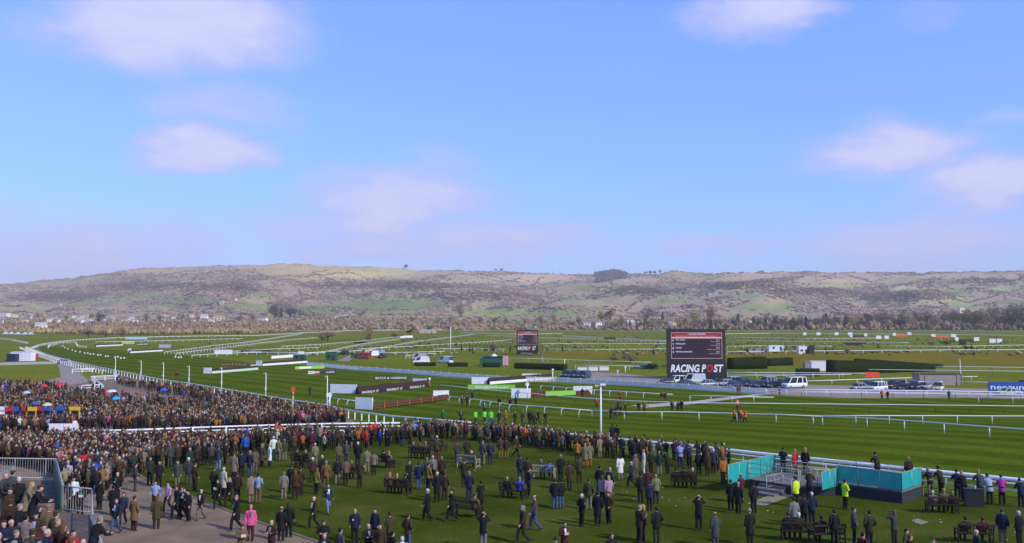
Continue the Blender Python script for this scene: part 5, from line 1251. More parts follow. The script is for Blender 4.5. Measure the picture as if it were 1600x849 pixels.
for k, (x, y, s_, c_, lb, hd) in enumerate([(1117, 602, 'hatch', BLK, 'black hatchback just right of the ambulance', 60), (1133, 603, 'hatch', SIL, 'silver hatchback right of the ambulance', 25), (1143, 602, 'suv', SIL, 'silver estate between hatchback and dark van', 35), (1157, 603, 'suv', DKB, 'dark blue people carrier right of the silver estate', 40),
        (1189, 605.5, 'saloon', DKB, 'dark blue saloon standing alone right of the silver cars', 30), (1209, 606, 'saloon', BLK, 'black saloon next to the white minibus', 30), (1343, 609.5, 'saloon', SIL, 'silver saloon left of the white four by four', 30), (1371, 611, 'suv', WHT, 'white four by four in front of the clipped hedge', 35), (1398, 608, 'suv', BLK, 'black jeep with open sides behind the rail', 20),
        (1427, 609, 'suv', DKB, 'dark blue van parked before the grey shed', 75), (1600, 604, 'hatch', BLK, 'black hatchback at the right picture edge', 30), (1106, 604, 'saloon', SIL, 'silver saloon in front of the ambulance', 20), (1147, 606, 'saloon', DKB, 'dark saloon before the silver estate', 25), (1172, 604, 'hatch', BLK, 'black hatchback between people carrier and dark blue saloon', 35), (1199, 602, 'suv', SIL, 'silver jeep behind the black saloon', 30), (1222, 603, 'hatch', DKB, 'dark hatchback half behind the minibus', 40),
        (1357, 606, 'hatch', BLK, 'black hatchback behind the silver saloon', 25), (1412, 610, 'saloon', BLK, 'black saloon between jeep and dark blue van', 35), (1446, 608, 'hatch', SIL, 'silver hatchback beside the dark blue van', 40), (1070, 604, 'saloon', DKB, 'dark saloon between patrol jeep and ambulance', 25)]):
    vehicle(x, y, hd, s_, c_, lb)
vehicle(1241, 607, 22, 'van', WHT, 'white minibus with dark windows right of the saloons', marks='bus', name='minibus', cat='minibus')
vehicle(1466, 611, 60, 'suv', WHT, 'police car with yellow stripe in front of the grey shed', stripe=M_HIVIS, beacon=True, name='police_car', cat='police car')
vehicle(1577, 618, 4, 'saloon', WHT, 'police car with yellow stripe before the blue board', stripe=M_HIVIS, beacon=True, name='police_car', cat='police car')
for k, (x, lb) in enumerate([(886, 'leftmost of three dark green jeeps by the long hedge'), (899, 'middle of three dark green jeeps by the long hedge'), (913, 'rightmost of three dark green jeeps by the long hedge')]):
    vehicle(x, 590 + k * .6, 62, 'suv', DKG if k == 2 else (.03, .05, .09), lb)
vehicle(98, 568.5, 82, 'hatch', SIL, 'silver car driving up the service road far left')
vehicle(658, 569, 8, 'van', WHT, 'white van behind the left of the small box hedges'); vehicle(696, 568, -40, 'van', WHT, 'white van left of the middle box hedge')
vehicle(655, 563, 5, 'van', SIL, 'grey van parked behind the white van')
vehicle(569, 561, -30, 'van', RED_, 'red fire tender in the parked cluster mid course', name='fire_tender', cat='fire engine'); vehicle(571, 556, 10, 'van', (.65, .5, .05), 'yellow van in the parked cluster mid course'); vehicle(581, 558, 25, 'van', WHT, 'white lorry in the parked cluster mid course', stripe=None)
vehicle(592, 557, 60, 'van', (.25, .3, .4), 'blue grey van right end of the parked cluster mid course'); vehicle(558, 560, 10, 'suv', BLK, 'black jeep left end of the parked cluster mid course'); vehicle(597, 560, 70, 'suv', BLK, 'black jeep right end of the parked cluster mid course'); vehicle(537, 555, 0, 'suv', BLK, 'black jeep alone on the grass mid course')
for k, (x, y, lb) in enumerate([(8, 523, 'large white lorry far left beyond the bend'), (17, 523, 'second white lorry far left beyond the bend'), (27, 523.5, 'white van far left beyond the bend'), (38, 523.5, 'small white van far left beyond the bend'), (47, 523.5, 'white van nearest the bend far left')]):
    vehicle(x, y, 0, 'van', WHT, lb)
def box_unit(px, py, w, d, ht, m, label, name='cabin', roofm=None, cat='cabin', rz=0, door=True):
    P = at(px, py); o = empty(name, P, rz)
    mb = MB(); mb.box((0, d / 2, ht / 2), (w, d, ht)); part('wall', mb, m, o)
    mb = MB(); mb.box((0, d / 2, ht + .06), (w + .2, d + .2, .12)); part('roof', mb, roofm or m, o)
    if door:
        mb = MB(); mb.box((w * .25, -.03, 1.0), (.85, .05, 1.95)); part('door', mb, M_DARKPOST, o)
        mb = MB(); mb.box((-w * .2, -.03, 1.5), (1.0, .05, .8)); part('window', mb, M_GLASS, o)
    return tag(o, label, cat)
box_unit(32, 564.5, 7, 3, 3.0, M_WHITE2, 'white box trailer beside the red kiosk far left', door=False, cat='trailer', name='trailer'); box_unit(49, 561, 3, 2, 1.5, M_RED, 'red kiosk on the outside of the left bend', name='kiosk', cat='kiosk')
box_unit(17, 565, 3, 3, 2.4, M_DBLUE, 'dark tractor shed left of the white trailer', door=False)
M_GSHED = mat('grey_render', (.30, .25, .23), .85, .15, 1.5)
o = box_unit(1470, 602, 9.6, 3.2, 2.3, M_GSHED, 'grey brown flat roofed shed behind the police car', door=False, name='shed', cat='shed', roofm=M_DARKPOST)
for x in (-4.6, -3.4, 3.6, 4.6):
    mb = MB(); mb.box((x, -.06, 1.3), (.12, .1, 2.5)); part('post', mb, M_GSHED, o)
box_unit(467, 565, 4, 2.5, 2.4, M_GREENP, 'green kiosk on the grass left of the parked cluster', name='kiosk', cat='kiosk', roofm=M_WHITE2)
box_unit(517, 564, 3.6, 2.4, 3.2, M_GREENP, 'green and white stand on the grass mid course', name='kiosk', cat='kiosk', roofm=M_WHITE2)
box_unit(668, 521, 16, 8, 3.5, mat('pale_hut', (.5, .42, .36), .8), 'long pale hut by the far bushes', name='hut', cat='hut'); box_unit(1256, 553.5, 4, 3, 3.2, M_WHITE2, 'grey and white windowed cabin on the dry field', cat='cabin'); box_unit(1267, 553.5, 3, 3, 3.4, M_DARKPOST, 'dark cabin joined beside the windowed cabin', door=False)
box_unit(1184, 552, 8, 3, 1.8, M_GSHED, 'white low cabin right of the large screen'); box_unit(1214, 549, 7, 4, 2.4, M_WHITE2, 'white barrier cabin further right of the large screen')
box_unit(882, 513.5, 38, 9, 4, M_WHITE2, 'long white marquee below the woods', name='marquee', cat='marquee', door=False); box_unit(1280, 580, 4.2, 2, 2.6, M_WHITE2, 'white panelled hoarding left of the clipped hedge', name='hoarding', cat='hoarding', door=False); box_unit(1269, 577, 4, 2, 1.9, M_GSHED, 'low grey hoarding left of the white hoarding', name='hoarding', cat='hoarding', door=False)
o = box_unit(1010, 577, 6.5, 2.5, 1.1, M_GREENP, 'dark green skip beside the round bush', name='skip', cat='skip', door=False)
for k in range(3): box_unit(910 + k * 17, 580 - k * .5, 2.6, .2, 1.0, M_WHITE2, ['leftmost', 'middle', 'rightmost'][k] + ' white mesh hurdle on the grass left of the large screen', name='barrier', cat='barrier', door=False)

# ---------------------------------------------------------------- hedges, bushes, trees
M_HEDGE = mat('clipped_hedge', (.018, .030, .008), 1.0, .6, 5.0, bump=1.0, spec=0.0); M_HEDGET = mat('hedge_shoots', (.028, .038, .008), .95, .4, 5.0)
def hedge(pa, pb, wd, h0, h1, label, topm=None):
    A, B = at(*pa), at(*pb); o, L_ = frame_at('clipped_hedge', A, B); rgh = random.Random(int(pa[0]))
    n_ = max(6, int(L_ / .8)); mb = MB(); rs = []
    for k in range(n_ + 1):
        x = L_ * k / n_; ht = h0 + (h1 - h0) * k / n_; q = lambda: rgh.uniform(-.09, .09)
        rs.append([(x, -wd / 2 + q(), 0), (x, -wd / 2 + q(), ht * .5), (x, -wd / 2 + .1 + q(), ht * .93 + q()), (x, -wd * .2, ht + q()), (x, wd * .2, ht + q()), (x, wd / 2 - .1, ht * .93 + q()), (x, wd / 2 + q(), ht * .5), (x, wd / 2, 0)])
    mb.loft(rs); part('foliage', mb, M_HEDGE, o, True)
    nl = int(L_ * wd * 14 + L_ * 20); V = []; Fc = []
    for k in range(nl):
        x = rgh.uniform(0, L_); ht = h0 + (h1 - h0) * x / L_
        if rgh.random() < .5: c = (x, rgh.uniform(-wd / 2, wd / 2), ht)
        else: c = (x, -wd / 2 - .02, rgh.uniform(.1, ht))
        i = len(V)
        for _ in range(3): V.append((c[0] + rgh.uniform(-.14, .14), c[1] + rgh.uniform(-.12, .12), c[2] + rgh.uniform(-.10, .16)))
        Fc.append((i, i + 1, i + 2))
    mb = MB(); mb.add(V, Fc); tag(part('leaf_shoots', mb, [M_HEDGE if rgh.random() < .0 else M_HEDGET], o), kind='stuff')
    tag(o, label, 'hedge'); return o
hedge((1297, 585), (1455, 580), 3.0, 3.7, 1.9, 'long dark clipped hedge sloping down to the right'); hedge((1336, 574), (1472, 574), 1.5, 2.6, .8, 'second clipped hedge showing above the long one')
hedge((1140, 577), (1195, 576), 3.0, 3.2, 3.4, 'dark clipped hedge right of the large screen'); hedge((1198, 572), (1236, 571), 2, 2.2, 2.4, 'low clipped hedge left of the white hoarding'); hedge((1244, 588), (1280, 588), 1.2, 1.9, 1.9, 'small dark hedge below the white hoarding')
hedge((648, 572), (681, 572), 1.6, 1.1, 1.1, 'small box hedge in front of the left white van'); hedge((700, 573), (731, 573), 1.6, 1.2, 1.2, 'small box hedge in front of the right white van'); hedge((754, 574), (782, 574), 1.6, 1.3, 1.3, 'small box hedge below the flag stall')
hedge((806, 576), (884, 579), 1.8, 1.6, 1.7, 'long shaggy hedge left of the dark green jeeps')
def leaf_crown(nf, rx, rz, zc, seed, size, lobes=6, openf=.25):
    r_ = np.random.default_rng(seed)
    L_ = [(r_.normal(0, rx * .42), r_.normal(0, rx * .42), zc + r_.normal(0, rz * .40), r_.uniform(.42, .7)) for _ in range(lobes)]
    V = []; Fc = []
    for k in range(nf):
        lx, ly, lz, lr = L_[r_.integers(lobes)]; d = r_.normal(size=3); d /= np.linalg.norm(d); q = lr * r_.uniform(.55, 1.0)
        c = np.array((lx, ly, lz)) + d * np.array((rx, rx, rz)) * q
        a = r_.normal(size=3); a /= np.linalg.norm(a); b = np.cross(a, r_.normal(size=3)); b /= np.linalg.norm(b) + 1e-6
        s = size * r_.uniform(.6, 1.4); i = len(V)
        V += [c + a * s, c - a * s * .5 + b * s * .8, c - a * s * .5 - b * s * .8]; Fc.append((i, i + 1, i + 2))
    return V, Fc
M_BARK = mat('bark', (.07, .05, .035), .95, .3, 2)
TREES = {}
def tree_mesh(kind, v):
    k_ = (kind, v)
    if k_ in TREES: return TREES[k_]
    mb = MB(); tr = MB(); rgt = random.Random(v * 7 + len(kind))
    if kind == 'conifer':
        r_ = np.random.default_rng(v); V = []; Fc = []
        for k in range(420):
            z = r_.uniform(.12, 1.0) ** .9; rad = (1.02 - z) * .30 * r_.uniform(.3, 1.05); a = r_.uniform(0, 6.28); i = len(V)
            c = np.array((math.cos(a) * rad, math.sin(a) * rad, z)); s = .06
            V += [c + r_.normal(0, s, 3), c + r_.normal(0, s, 3) - np.array((0, 0, .03)), c + r_.normal(0, s, 3)]; Fc.append((i, i + 1, i + 2))
        mb.add(V, Fc); tr.tube([(0, 0, -.02), (0, 0, .9)], [.03, .008], 6)
    else:
        V, Fc = leaf_crown(950, .46, .40, .60, v, .042 if kind == 'leafy' else .036, 8)
        mb.add(V, Fc)
        tr.tube([(0, 0, -.02), (.01, 0, .2), (0, .01, .5)], [.035, .026, .015], 6)
        for q in range(9 if kind == 'leafy' else 16):
            a = rgt.uniform(0, 6.28); z0 = rgt.uniform(.18, .42); l_ = rgt.uniform(.2, .42)
            tr.tube([(0, 0, z0), (math.cos(a) * l_ * .5, math.sin(a) * l_ * .5, z0 + l_ * .6), (math.cos(a) * l_ * .8, math.sin(a) * l_ * .8, min(.98, z0 + l_ * 1.25))], [.015, .010, .004], 4)
    m_ = {'conifer': M_CONIF, 'leafy': M_FOLG, 'bare': M_FOLB}[kind]
    TREES[k_] = (mb.mesh('crown', [m_]), tr.mesh('trunk', [M_BARK], True)); return TREES[k_]
M_CONIF = objcol_mat('conifer_foliage', .95, 2.0, .4, 0, .1); M_FOLG = objcol_mat('leaf_foliage', .95, 2.0, .4, 0, .1); M_FOLB = objcol_mat('bare_twigs', .95, 2.0, .35, 0, .05)
ntree = [0]
def tree(P, ht, wd, kind, col, label, name=None):
    ntree[0] += 1; cr, tk = tree_mesh(kind, ntree[0] % 5 + 1)
    o = empty(name or {'conifer': 'conifer_tree', 'leafy': 'leafy_tree', 'bare': 'bare_tree'}[kind], P, ntree[0] * 1.7); o.scale = (wd, wd, ht)
    link('crown', cr, o, color=col); link('trunk', tk, o)
    return tag(o, label, 'tree' if ht > 4 else 'bush', 'trees of the valley')
def tree_px(px, py, hpx, wpx, kind, col, label, Y=None):
    P = at(px, py) if Y is None else at_y(px, py, Y); k = P.y / FPX
    return tree(P, hpx * k, wpx * k, kind, col, label)
TAN, BRN, PUR, DGR, OLV, YEL = (.34, .25, .13), (.22, .14, .085), (.23, .155, .13), (.035, .05, .028), (.15, .135, .045), (.36, .30, .06)
for px, py, hp, wp, kd, c, lb in [(512, 533, 16, 34, 'bare', TAN, 'pale willow clump above the long white board'), (503, 533, 12, 18, 'bare', TAN, 'small pale willow left of the willow clump'), (577, 530, 20, 22, 'bare', TAN, 'pale round bare tree mid course'), (576, 534, 12, 14, 'bare', BRN, 'dark bare shrub under the pale round tree'),
        (617, 529, 8, 16, 'bare', BRN, 'brown round bush left of the dark green bush'), (640, 524, 9, 16, 'leafy', DGR, 'dark green round bush beside the low hut'), (671, 516, 6, 12, 'leafy', DGR, 'dark green bush behind the low hut'), (700, 516, 6, 12, 'leafy', DGR, 'dark bush beside the tall thin mast'), (562, 538, 5, 22, 'leafy', DGR, 'low dark shrub row below the pale tree'),
        (721, 549, 12, 5, 'conifer', DGR, 'small conifer leftmost of the mid course row'), (734, 551, 11, 5, 'conifer', DGR, 'small conifer second in the mid course row'), (738, 551, 10, 4, 'conifer', DGR, 'small conifer third in the mid course row'), (797, 553, 13, 5, 'conifer', DGR, 'small conifer just left of the small screen'), (855, 551, 9, 4, 'bare', BRN, 'thin brown sapling right of the small screen'), (879, 551, 12, 4, 'conifer', DGR, 'slim conifer between the two screens'),
        (1021, 554, 11, 4, 'conifer', DGR, 'slim conifer left of the large screen'), (770, 551, 14, 18, 'bare', PUR, 'brown bare thicket left of the small screen'), (985, 567, 14, 30, 'bare', PUR, 'brown bare thicket left of the large screen'), (960, 566, 10, 18, 'bare', BRN, 'low brown thicket between the screens'), (1020, 577, 8, 30, 'leafy', DGR, 'round dark bush beside the green skip'),
        (1168, 554, 9, 6, 'leafy', DGR, 'dark bush left of the white low cabin'), (1197, 554, 8, 8, 'bare', BRN, 'brown shrub right of the white low cabin'), (1290, 552, 10, 6, 'conifer', DGR, 'small conifer right of the windowed cabin'), (1323, 552, 8, 13, 'bare', PUR, 'reddish bare shrub on the dry field'), (1226, 553, 12, 5, 'bare', BRN, 'brown sapling on the dry field'),
        (1509, 549, 9, 10, 'leafy', DGR, 'round dark tree on the far rail right'), (1518, 548, 9, 5, 'conifer', DGR, 'small conifer beside the round dark tree'), (1478, 540, 7, 12, 'leafy', DGR, 'dark square bush left of the far fences right'), (1455, 541, 8, 12, 'bare', PUR, 'reddish shrub left of the far fences right'), (1504, 541, 8, 16, 'leafy', DGR, 'dark bush before the far fences right'),
        (138, 527, 12, 26, 'bare', PUR, 'purple brown thicket left in the reed belt'), (190, 527, 13, 16, 'bare', BRN, 'dark bare tree in the reed belt'), (165, 527, 10, 30, 'bare', BRN, 'brown thicket in the reed belt'), (372, 523, 9, 24, 'bare', TAN, 'tan thicket at the right of the reed belt'), (1048, 523, 7, 20, 'bare', BRN, 'low brown scrub behind the large screen')]:
    tree_px(px, py, hp, wp, kd, c, lb)
rgt = random.Random(3)
# the tree belt behind the far rail, right, and valley trees
kinds_word = {'bare': 'bare brown', 'leafy': 'olive leafy', 'conifer': 'dark conifer'}
for k in range(96):
    u_ = 930 + k * 7.3 + rgt.uniform(-4, 4); Y_ = rgt.uniform(1060, 1330)
    kd = rgt.choice(['bare', 'bare', 'bare', 'bare', 'bare', 'bare', 'leafy', 'leafy', 'conifer'] if u_ < 1490 else ['bare', 'leafy', 'leafy'])
    hp = np.interp(u_, [930, 1050, 1200, 1350, 1480, 1560, 1640], [9, 13, 18, 20, 22, 28, 31]) * rgt.uniform(.7, 1.15); wp = hp * (rgt.uniform(.8, 1.15) if kd != 'conifer' else .8)
    c = {'bare': rgt.choice([PUR, BRN, TAN, (.19, .15, .08)]), 'leafy': rgt.choice([OLV, (.08, .08, .045), (.17, .135, .05)]), 'conifer': (.065, .075, .045)}[kd]
    P = Vector((hill_x(u_, Y_), Y_, float(hill_z(u_, Y_)))); kk = Y_ / FPX
    tree(P, hp * kk, wp * kk, kd, c, 'TB ' + kinds_word[kd])
for k, (u_, Y_, hp, kd, c) in enumerate([(155, 1500, 16, 'leafy', DGR), (163, 1650, 9, 'conifer', DGR), (105, 1700, 8, 'leafy', OLV), (60, 1720, 9, 'bare', PUR), (230, 1600, 12, 'bare', PUR), (250, 1500, 12, 'bare', BRN), (285, 1650, 9, 'leafy', OLV), (310, 1600, 9, 'bare', PUR), (375, 1500, 13, 'bare', PUR), (395, 1550, 13, 'bare', PUR), (430, 1800, 20, 'leafy', DGR), (440, 1800, 16, 'conifer', DGR), (455, 1800, 20, 'leafy', DGR), (470, 1850, 14, 'bare', PUR),
        (545, 1700, 8, 'bare', BRN), (563, 1900, 8, 'leafy', OLV), (600, 1500, 8, 'bare', PUR), (645, 1500, 10, 'bare', BRN), (685, 1400, 11, 'bare', TAN), (705, 1400, 13, 'bare', TAN), (720, 1900, 22, 'bare', PUR), (750, 1400, 12, 'bare', PUR), (772, 1400, 13, 'bare', BRN), (790, 1400, 9, 'bare', PUR), (820, 1300, 10, 'bare', TAN), (845, 1350, 14, 'bare', BRN), (865, 1450, 16, 'bare', TAN), (905, 1400, 12, 'bare', BRN), (940, 1500, 18, 'leafy', YEL), (952, 1500, 20, 'leafy', DGR), (1010, 1500, 24, 'bare', PUR), (1035, 1600, 14, 'conifer', DGR), (1085, 1500, 20, 'leafy', YEL), (1110, 1500, 24, 'bare', BRN), (1290, 1250, 20, 'conifer', DGR), (1330, 1250, 16, 'leafy', YEL)]):
    P = Vector((hill_x(u_, Y_), Y_, float(hill_z(u_, Y_)))); kk = Y_ / FPX
    tree(P, hp * kk, hp * kk * (.95 if kd != 'conifer' else .7), kd, c, 'TV ' + ('yellowish' if c is YEL else kinds_word[kd]))
for k, (u_, hp) in enumerate([(633, 7), (783, 5), (775, 4), (1008, 5), (1016, 6), (1024, 6), (1032, 6)]):
    Y_ = float(ridge_Y(u_)) - 10; kk = Y_ / FPX
    tree(Vector((hill_x(u_, Y_), Y_, float(hill_z(u_, Y_)))), hp * kk, hp * kk * 1.2, 'leafy', DGR, 'TR lone dark')

ONES = 'zeroth first second third fourth fifth sixth seventh eighth ninth tenth eleventh twelfth thirteenth fourteenth fifteenth sixteenth seventeenth eighteenth nineteenth'.split()
def ordinal(n):
    if n < 20: return ONES[n]
    t = n // 10; return ['', '', 'twentieth', 'thirtieth', 'fortieth', 'fiftieth', 'sixtieth', 'seventieth', 'eightieth', 'ninetieth'][t] if n % 10 == 0 else ['', '', 'twenty', 'thirty', 'forty', 'fifty', 'sixty', 'seventy', 'eighty', 'ninety'][t] + '-' + ONES[n % 10]
for code, words_ in (('TB ', '%s tree, %s of its kind from the left along the far tree belt'), ('TV ', '%s valley tree below the hill, %s of its kind from the left'), ('TR ', '%s tree on the skyline, %s from the left')):
    by = {}
    for o in COL.objects:
        if o.get('label', '').startswith(code): by.setdefault(o['label'][3:], []).append(o)
    for kw, os_ in by.items():
        for k, o in enumerate(sorted(os_, key=lambda q: q.location.x / q.location.y)): o['label'] = words_ % (kw, ordinal(k + 1))
# ---------------------------------------------------------------- far houses
M_RENDER = [mat('cream_render', (.74, .66, .54), .8), mat('white_render', (.85, .83, .80), .8), mat('buff_stone', (.50, .42, .30), .85), mat('pale_brick', (.46, .34, .26), .85)]
M_ROOFS = [mat('grey_slate', (.22, .21, .24), .7), mat('brown_tile', (.26, .16, .12), .8), mat('pale_stone_tile', (.40, .36, .32), .8)]
HOUSE = {}
def house(u_, Y_, w, label, rz=0.0, tower=False, zoff=0.0):
    rgq = random.Random(int(u_ * 3 + Y_)); P = Vector((hill_x(u_, Y_), Y_, float(hill_z(u_, Y_)) + zoff)); o = empty('house' if not tower else 'church_tower', P, rz)
    wm, rm = rgq.choice(M_RENDER), rgq.choice(M_ROOFS); d = w * .6; e = w * .42
    if tower: wm = M_RENDER[0]; e = w * 2.0; d = w
    mb = MB(); mb.box((0, 0, e / 2 - .5), (w, d, e + 1)); part('wall', mb, wm, o)
    if not tower:
        r_ = w * .26; mb = MB()
        mb.add([(-w / 2 - .3, -d / 2 - .3, e - .05), (w / 2 + .3, -d / 2 - .3, e - .05), (w / 2 + .3, d / 2 + .3, e - .05), (-w / 2 - .3, d / 2 + .3, e - .05), (-w / 2 - .3, 0, e + r_), (w / 2 + .3, 0, e + r_)], [(0, 1, 5, 4), (2, 3, 4, 5), (0, 4, 3), (1, 2, 5), (3, 2, 1, 0)])
        rf = part('roof', mb, rm, o); mb = MB(); mb.box((w * .3, 0, e + r_ + .5), (.8, .8, 1.8)); part('chimney', mb, M_RENDER[3], rf)
        for x in (-.3, 0, .3):
            for zz in (.28, .70):
                mb = MB(); mb.box((w * x, -d / 2 - .03, e * zz), (w * .12, .08, e * .2)); part('window', mb, M_GLASS, o)
    else:
        for x in (-.45, .45):
            mb = MB(); mb.box((w * x, 0, e + .9), (w * .14, d, 1.6)); part('parapet', mb, wm, o)
        mb = MB(); mb.box((0, -d / 2 - .04, e * .7), (w * .3, .1, e * .18)); part('window', mb, M_GLASS, o)
    return tag(o, label, 'house' if not tower else 'tower', 'far houses')
rgh = random.Random(9)
for k in range(60):
    u_ = rgh.uniform(-20, 235) if k < 46 else rgh.uniform(235, 345); Y_ = rgh.uniform(1480, 1900)
    house(u_, Y_, rgh.uniform(7, 11.5), 'pale village house, number %d of the left village counted at random depth' % (k + 1), rgh.uniform(-.6, .6))
# make the village labels say where each house stands
vil = [o for o in COL.objects if o.get('label', '').startswith('pale village house')]
for k, o in enumerate(sorted(vil, key=lambda q: q.location.x / q.location.y)): o['label'] = 'village house under the hill, %s of sixty from the left' % ordinal(k + 1)
HS = [(66, 1130, 13, 'white farmhouse alone in the field far left'), (365, 2500, 18, 'white house high on the slope above the left village'), (347, 2450, 13, 'second white house high on the slope'), (343, 1650, 20, 'long buff house right of the left village'), (320, 1800, 14, 'buff house beside the long buff house'), (412, 1600, 14, 'house beside the dark tree clump'), (542, 1800, 13, 'white house at the foot of the green field'), (520, 1800, 14, 'dark roofed house left of the white field house'),
      (920, 1250, 14, 'white gabled house right of the marquee'), (932, 1260, 13, 'large white house right of the marquee'), (984, 1280, 13, 'white house in the middle of the tree belt'), (1000, 1300, 10, 'low house right of the white middle house'), (1048, 1250, 12, 'white house left of the yellowish tree'), (1095, 1150, 8, 'white end house above the large screen'), (1155, 1250, 10, 'cream house in the tree belt'), (1175, 1240, 13, 'white double gabled house in the tree belt'), (1195, 1240, 12, 'long white house in the tree belt'),
      (1258, 1400, 18, 'big cream house among the bare trees right'), (1343, 1200, 14, 'low house with pale roof in the tree belt right'), (1595, 1300, 12, 'pale house at the right picture edge'), (1118, 2700, 14, 'white farm on the slope centre right'), (1110, 2680, 12, 'second farm building on the slope centre right'), (92, 2500, 16, 'cream house among dark trees far left slope'), (45, 2300, 14, 'white house low on the far left slope'), (7, 1900, 22, 'long pale building at the left picture edge'), (1553, 1700, 12, 'small white farm on the right slope'), (160, 2600, 14, 'cream house above the left village')]
for u_, Y_, w, lb in HS: house(u_, Y_, w, lb, rgh.uniform(-.5, .5))
house(1501, 1500, 8, 'square pale stone church tower rising over the trees', tower=True, zoff=9)
for k, u_ in enumerate((864, 873)):
    Y_ = float(ridge_Y(u_)) - 20; P = Vector((hill_x(u_, Y_), Y_, float(hill_z(u_, Y_)))); o = empty('radio_mast', P); ht = (28, 44)[k]
    for s in range(3):
        mb = MB(); a = s * 2.094; mb.tube([(math.cos(a) * 1.1, math.sin(a) * 1.1, 0), (math.cos(a) * .35, math.sin(a) * .35, ht)], .18, 4); part('mast_leg', mb, M_STEEL, o)
    mb = MB()
    for q in range(8): mb.box((0, 0, ht * (q + 1) / 8.5), (1.7 - q * .15, 1.7 - q * .15, .25))
    part('bracing', mb, M_STEEL, o); tag(o, ['shorter', 'taller'][k] + ' lattice radio mast on the skyline', 'mast')
# ---------------------------------------------------------------- poles and markers
def pole(px, pyb, pyt, label, head='lamp', r=.07):
    P = at(px, pyb); ht = (pyb - pyt) * P.y / FPX; o = empty('lamp_post', P)
    mb = MB(); mb.tube([(0, 0, 0), (0, 0, ht * .35), (0, 0, ht)], [r, r * .9, r * .7], 8); part('pole', mb, M_WHITE, o, True)
    mb = MB(); mb.box((0, 0, .06), (.3, .3, .12)); part('base', mb, M_CONC, o)
    if head == 'lamp':
        mb = MB(); mb.box((-.25, 0, ht + .02), (.6, .12, .08)); mb.box((.2, 0, ht + .10), (.5, .34, .18)); part('camera_head', mb, M_WHITE2, o)
        mb = MB(); mb.box((-.42, 0, ht - .06), (.25, .2, .18)); part('loudspeaker', mb, M_STEEL, o)
    else:
        mb = MB(); mb.box((-.2, 0, ht - .15), (.4, .2, .22)); part('loudspeaker', mb, M_STEEL, o)
        mb = MB(); mb.tube([(0, -.1, ht * .4), (0, -.1, ht * .52)], .12, 6); part('junction_box', mb, M_WHITE2, o)
    return tag(o, label, 'pole', 'white poles along the rail')
pole(939, 690, 604, 'tall white lamp post at the near rail in the centre', r=.10)
for px, pb, pt, lb in ((180, 591, 559, 'white pole leftmost along the long curved rail'), (220, 598, 564, 'white pole second from left along the long curved rail'), (255, 604, 567, 'white pole third from left along the long curved rail'), (295, 611, 572, 'white pole fourth from left along the long curved rail'), (346, 618, 575, 'white pole beside the pale green board fence'), (415, 629, 583, 'white pole above the packed rail crowd'), (511, 644, 588, 'white pole nearest the big white wings')):
    pole(px, pb, pt, lb, 'speaker', .08)
pole(704, 553, 511, 'tall thin mast in the middle of the course', 'speaker', .16); pole(1501, 601, 562, 'tall banded marker post behind the grey shed', 'speaker', .08); pole(848, 568, 558, 'short pale post on the dry field', 'speaker', .06)
def marker(px, pyb, pyt, label, disc=True, m=None):
    P = at(px, pyb); ht = (pyb - pyt) * P.y / FPX; o = empty('course_marker', P); m = m or M_WHITE
    mb = MB(); mb.tube([(0, 0, 0), (0, 0, ht - .3)], .11, 8); part('post', mb, m, o, True)
    mb = MB()
    if disc: mb.tube([(0, -.06, ht - .35), (0, .06, ht - .35)], .36, 18)
    else: mb.ball((0, 0, ht - .2), .28, 10, 6)
    part('disc' if disc else 'ball', mb, M_WHITE, o)
    if disc:
        mb = MB(); mb.tube([(0, -.075, ht - .35), (0, -.055, ht - .35)], .10, 10); part('centre_dot', mb, M_BLACK, o)
    return tag(o, label, 'marker')
marker(515, 642, 614, 'white disc marker left of the largest wing'); marker(824, 623.5, 598, 'white disc marker before the slatted wing'); marker(863.5, 597, 577, 'white ball topped post at the end of the middle birch fence', False); marker(671, 608, 591, 'orange and white post at the end of the nearest birch fence', False, M_ORANGE)
marker(882, 571, 562, 'white ball marker right of the small screen', False); marker(965, 588, 579, 'white round marker near the service road', False); marker(977, 583, 573, 'second white round marker near the service road', False)
P = at(458, 632); o = empty('striped_post', P); k_ = P.y / FPX
for q in range(6):
    mb = MB(); mb.box((0, 0, (q * 4.2 + 2.1) * k_), (.16, .16, 4.15 * k_)); part('band', mb, M_ORANGE if q % 2 else M_WHITE, o)
mb = MB(); mb.box((0, -.1, 23 * k_), (.6, .06, .8)); part('plate', mb, M_ORANGE, o); tag(o, 'orange and white banded winning marker above the rail crowd', 'marker')
# little white plates marking the left bend
for k, (px, py) in enumerate([(98, 542), (101, 545), (106, 547), (113, 549), (118, 551), (125, 552), (132, 554), (137, 554), (141, 555.5), (146, 555.5), (153, 557), (157, 557), (165, 559), (169, 559), (180, 560.5), (184, 560), (189, 562), (194, 562), (274, 560), (279, 561), (283, 560.5)]):
    P = at(px, py); o = empty('marker_plate', P); mb = MB(); mb.box((0, 0, .55), (.55, .06, .6)); part('plate', mb, M_WHITE, o); mb = MB(); mb.box((0, .06, .3), (.06, .06, .6)); part('stake', mb, M_DARKPOST, o)
    tag(o, 'small white plate, %s from the left in the line across the bend' % ordinal(k + 1), 'marker', 'white marker plates')

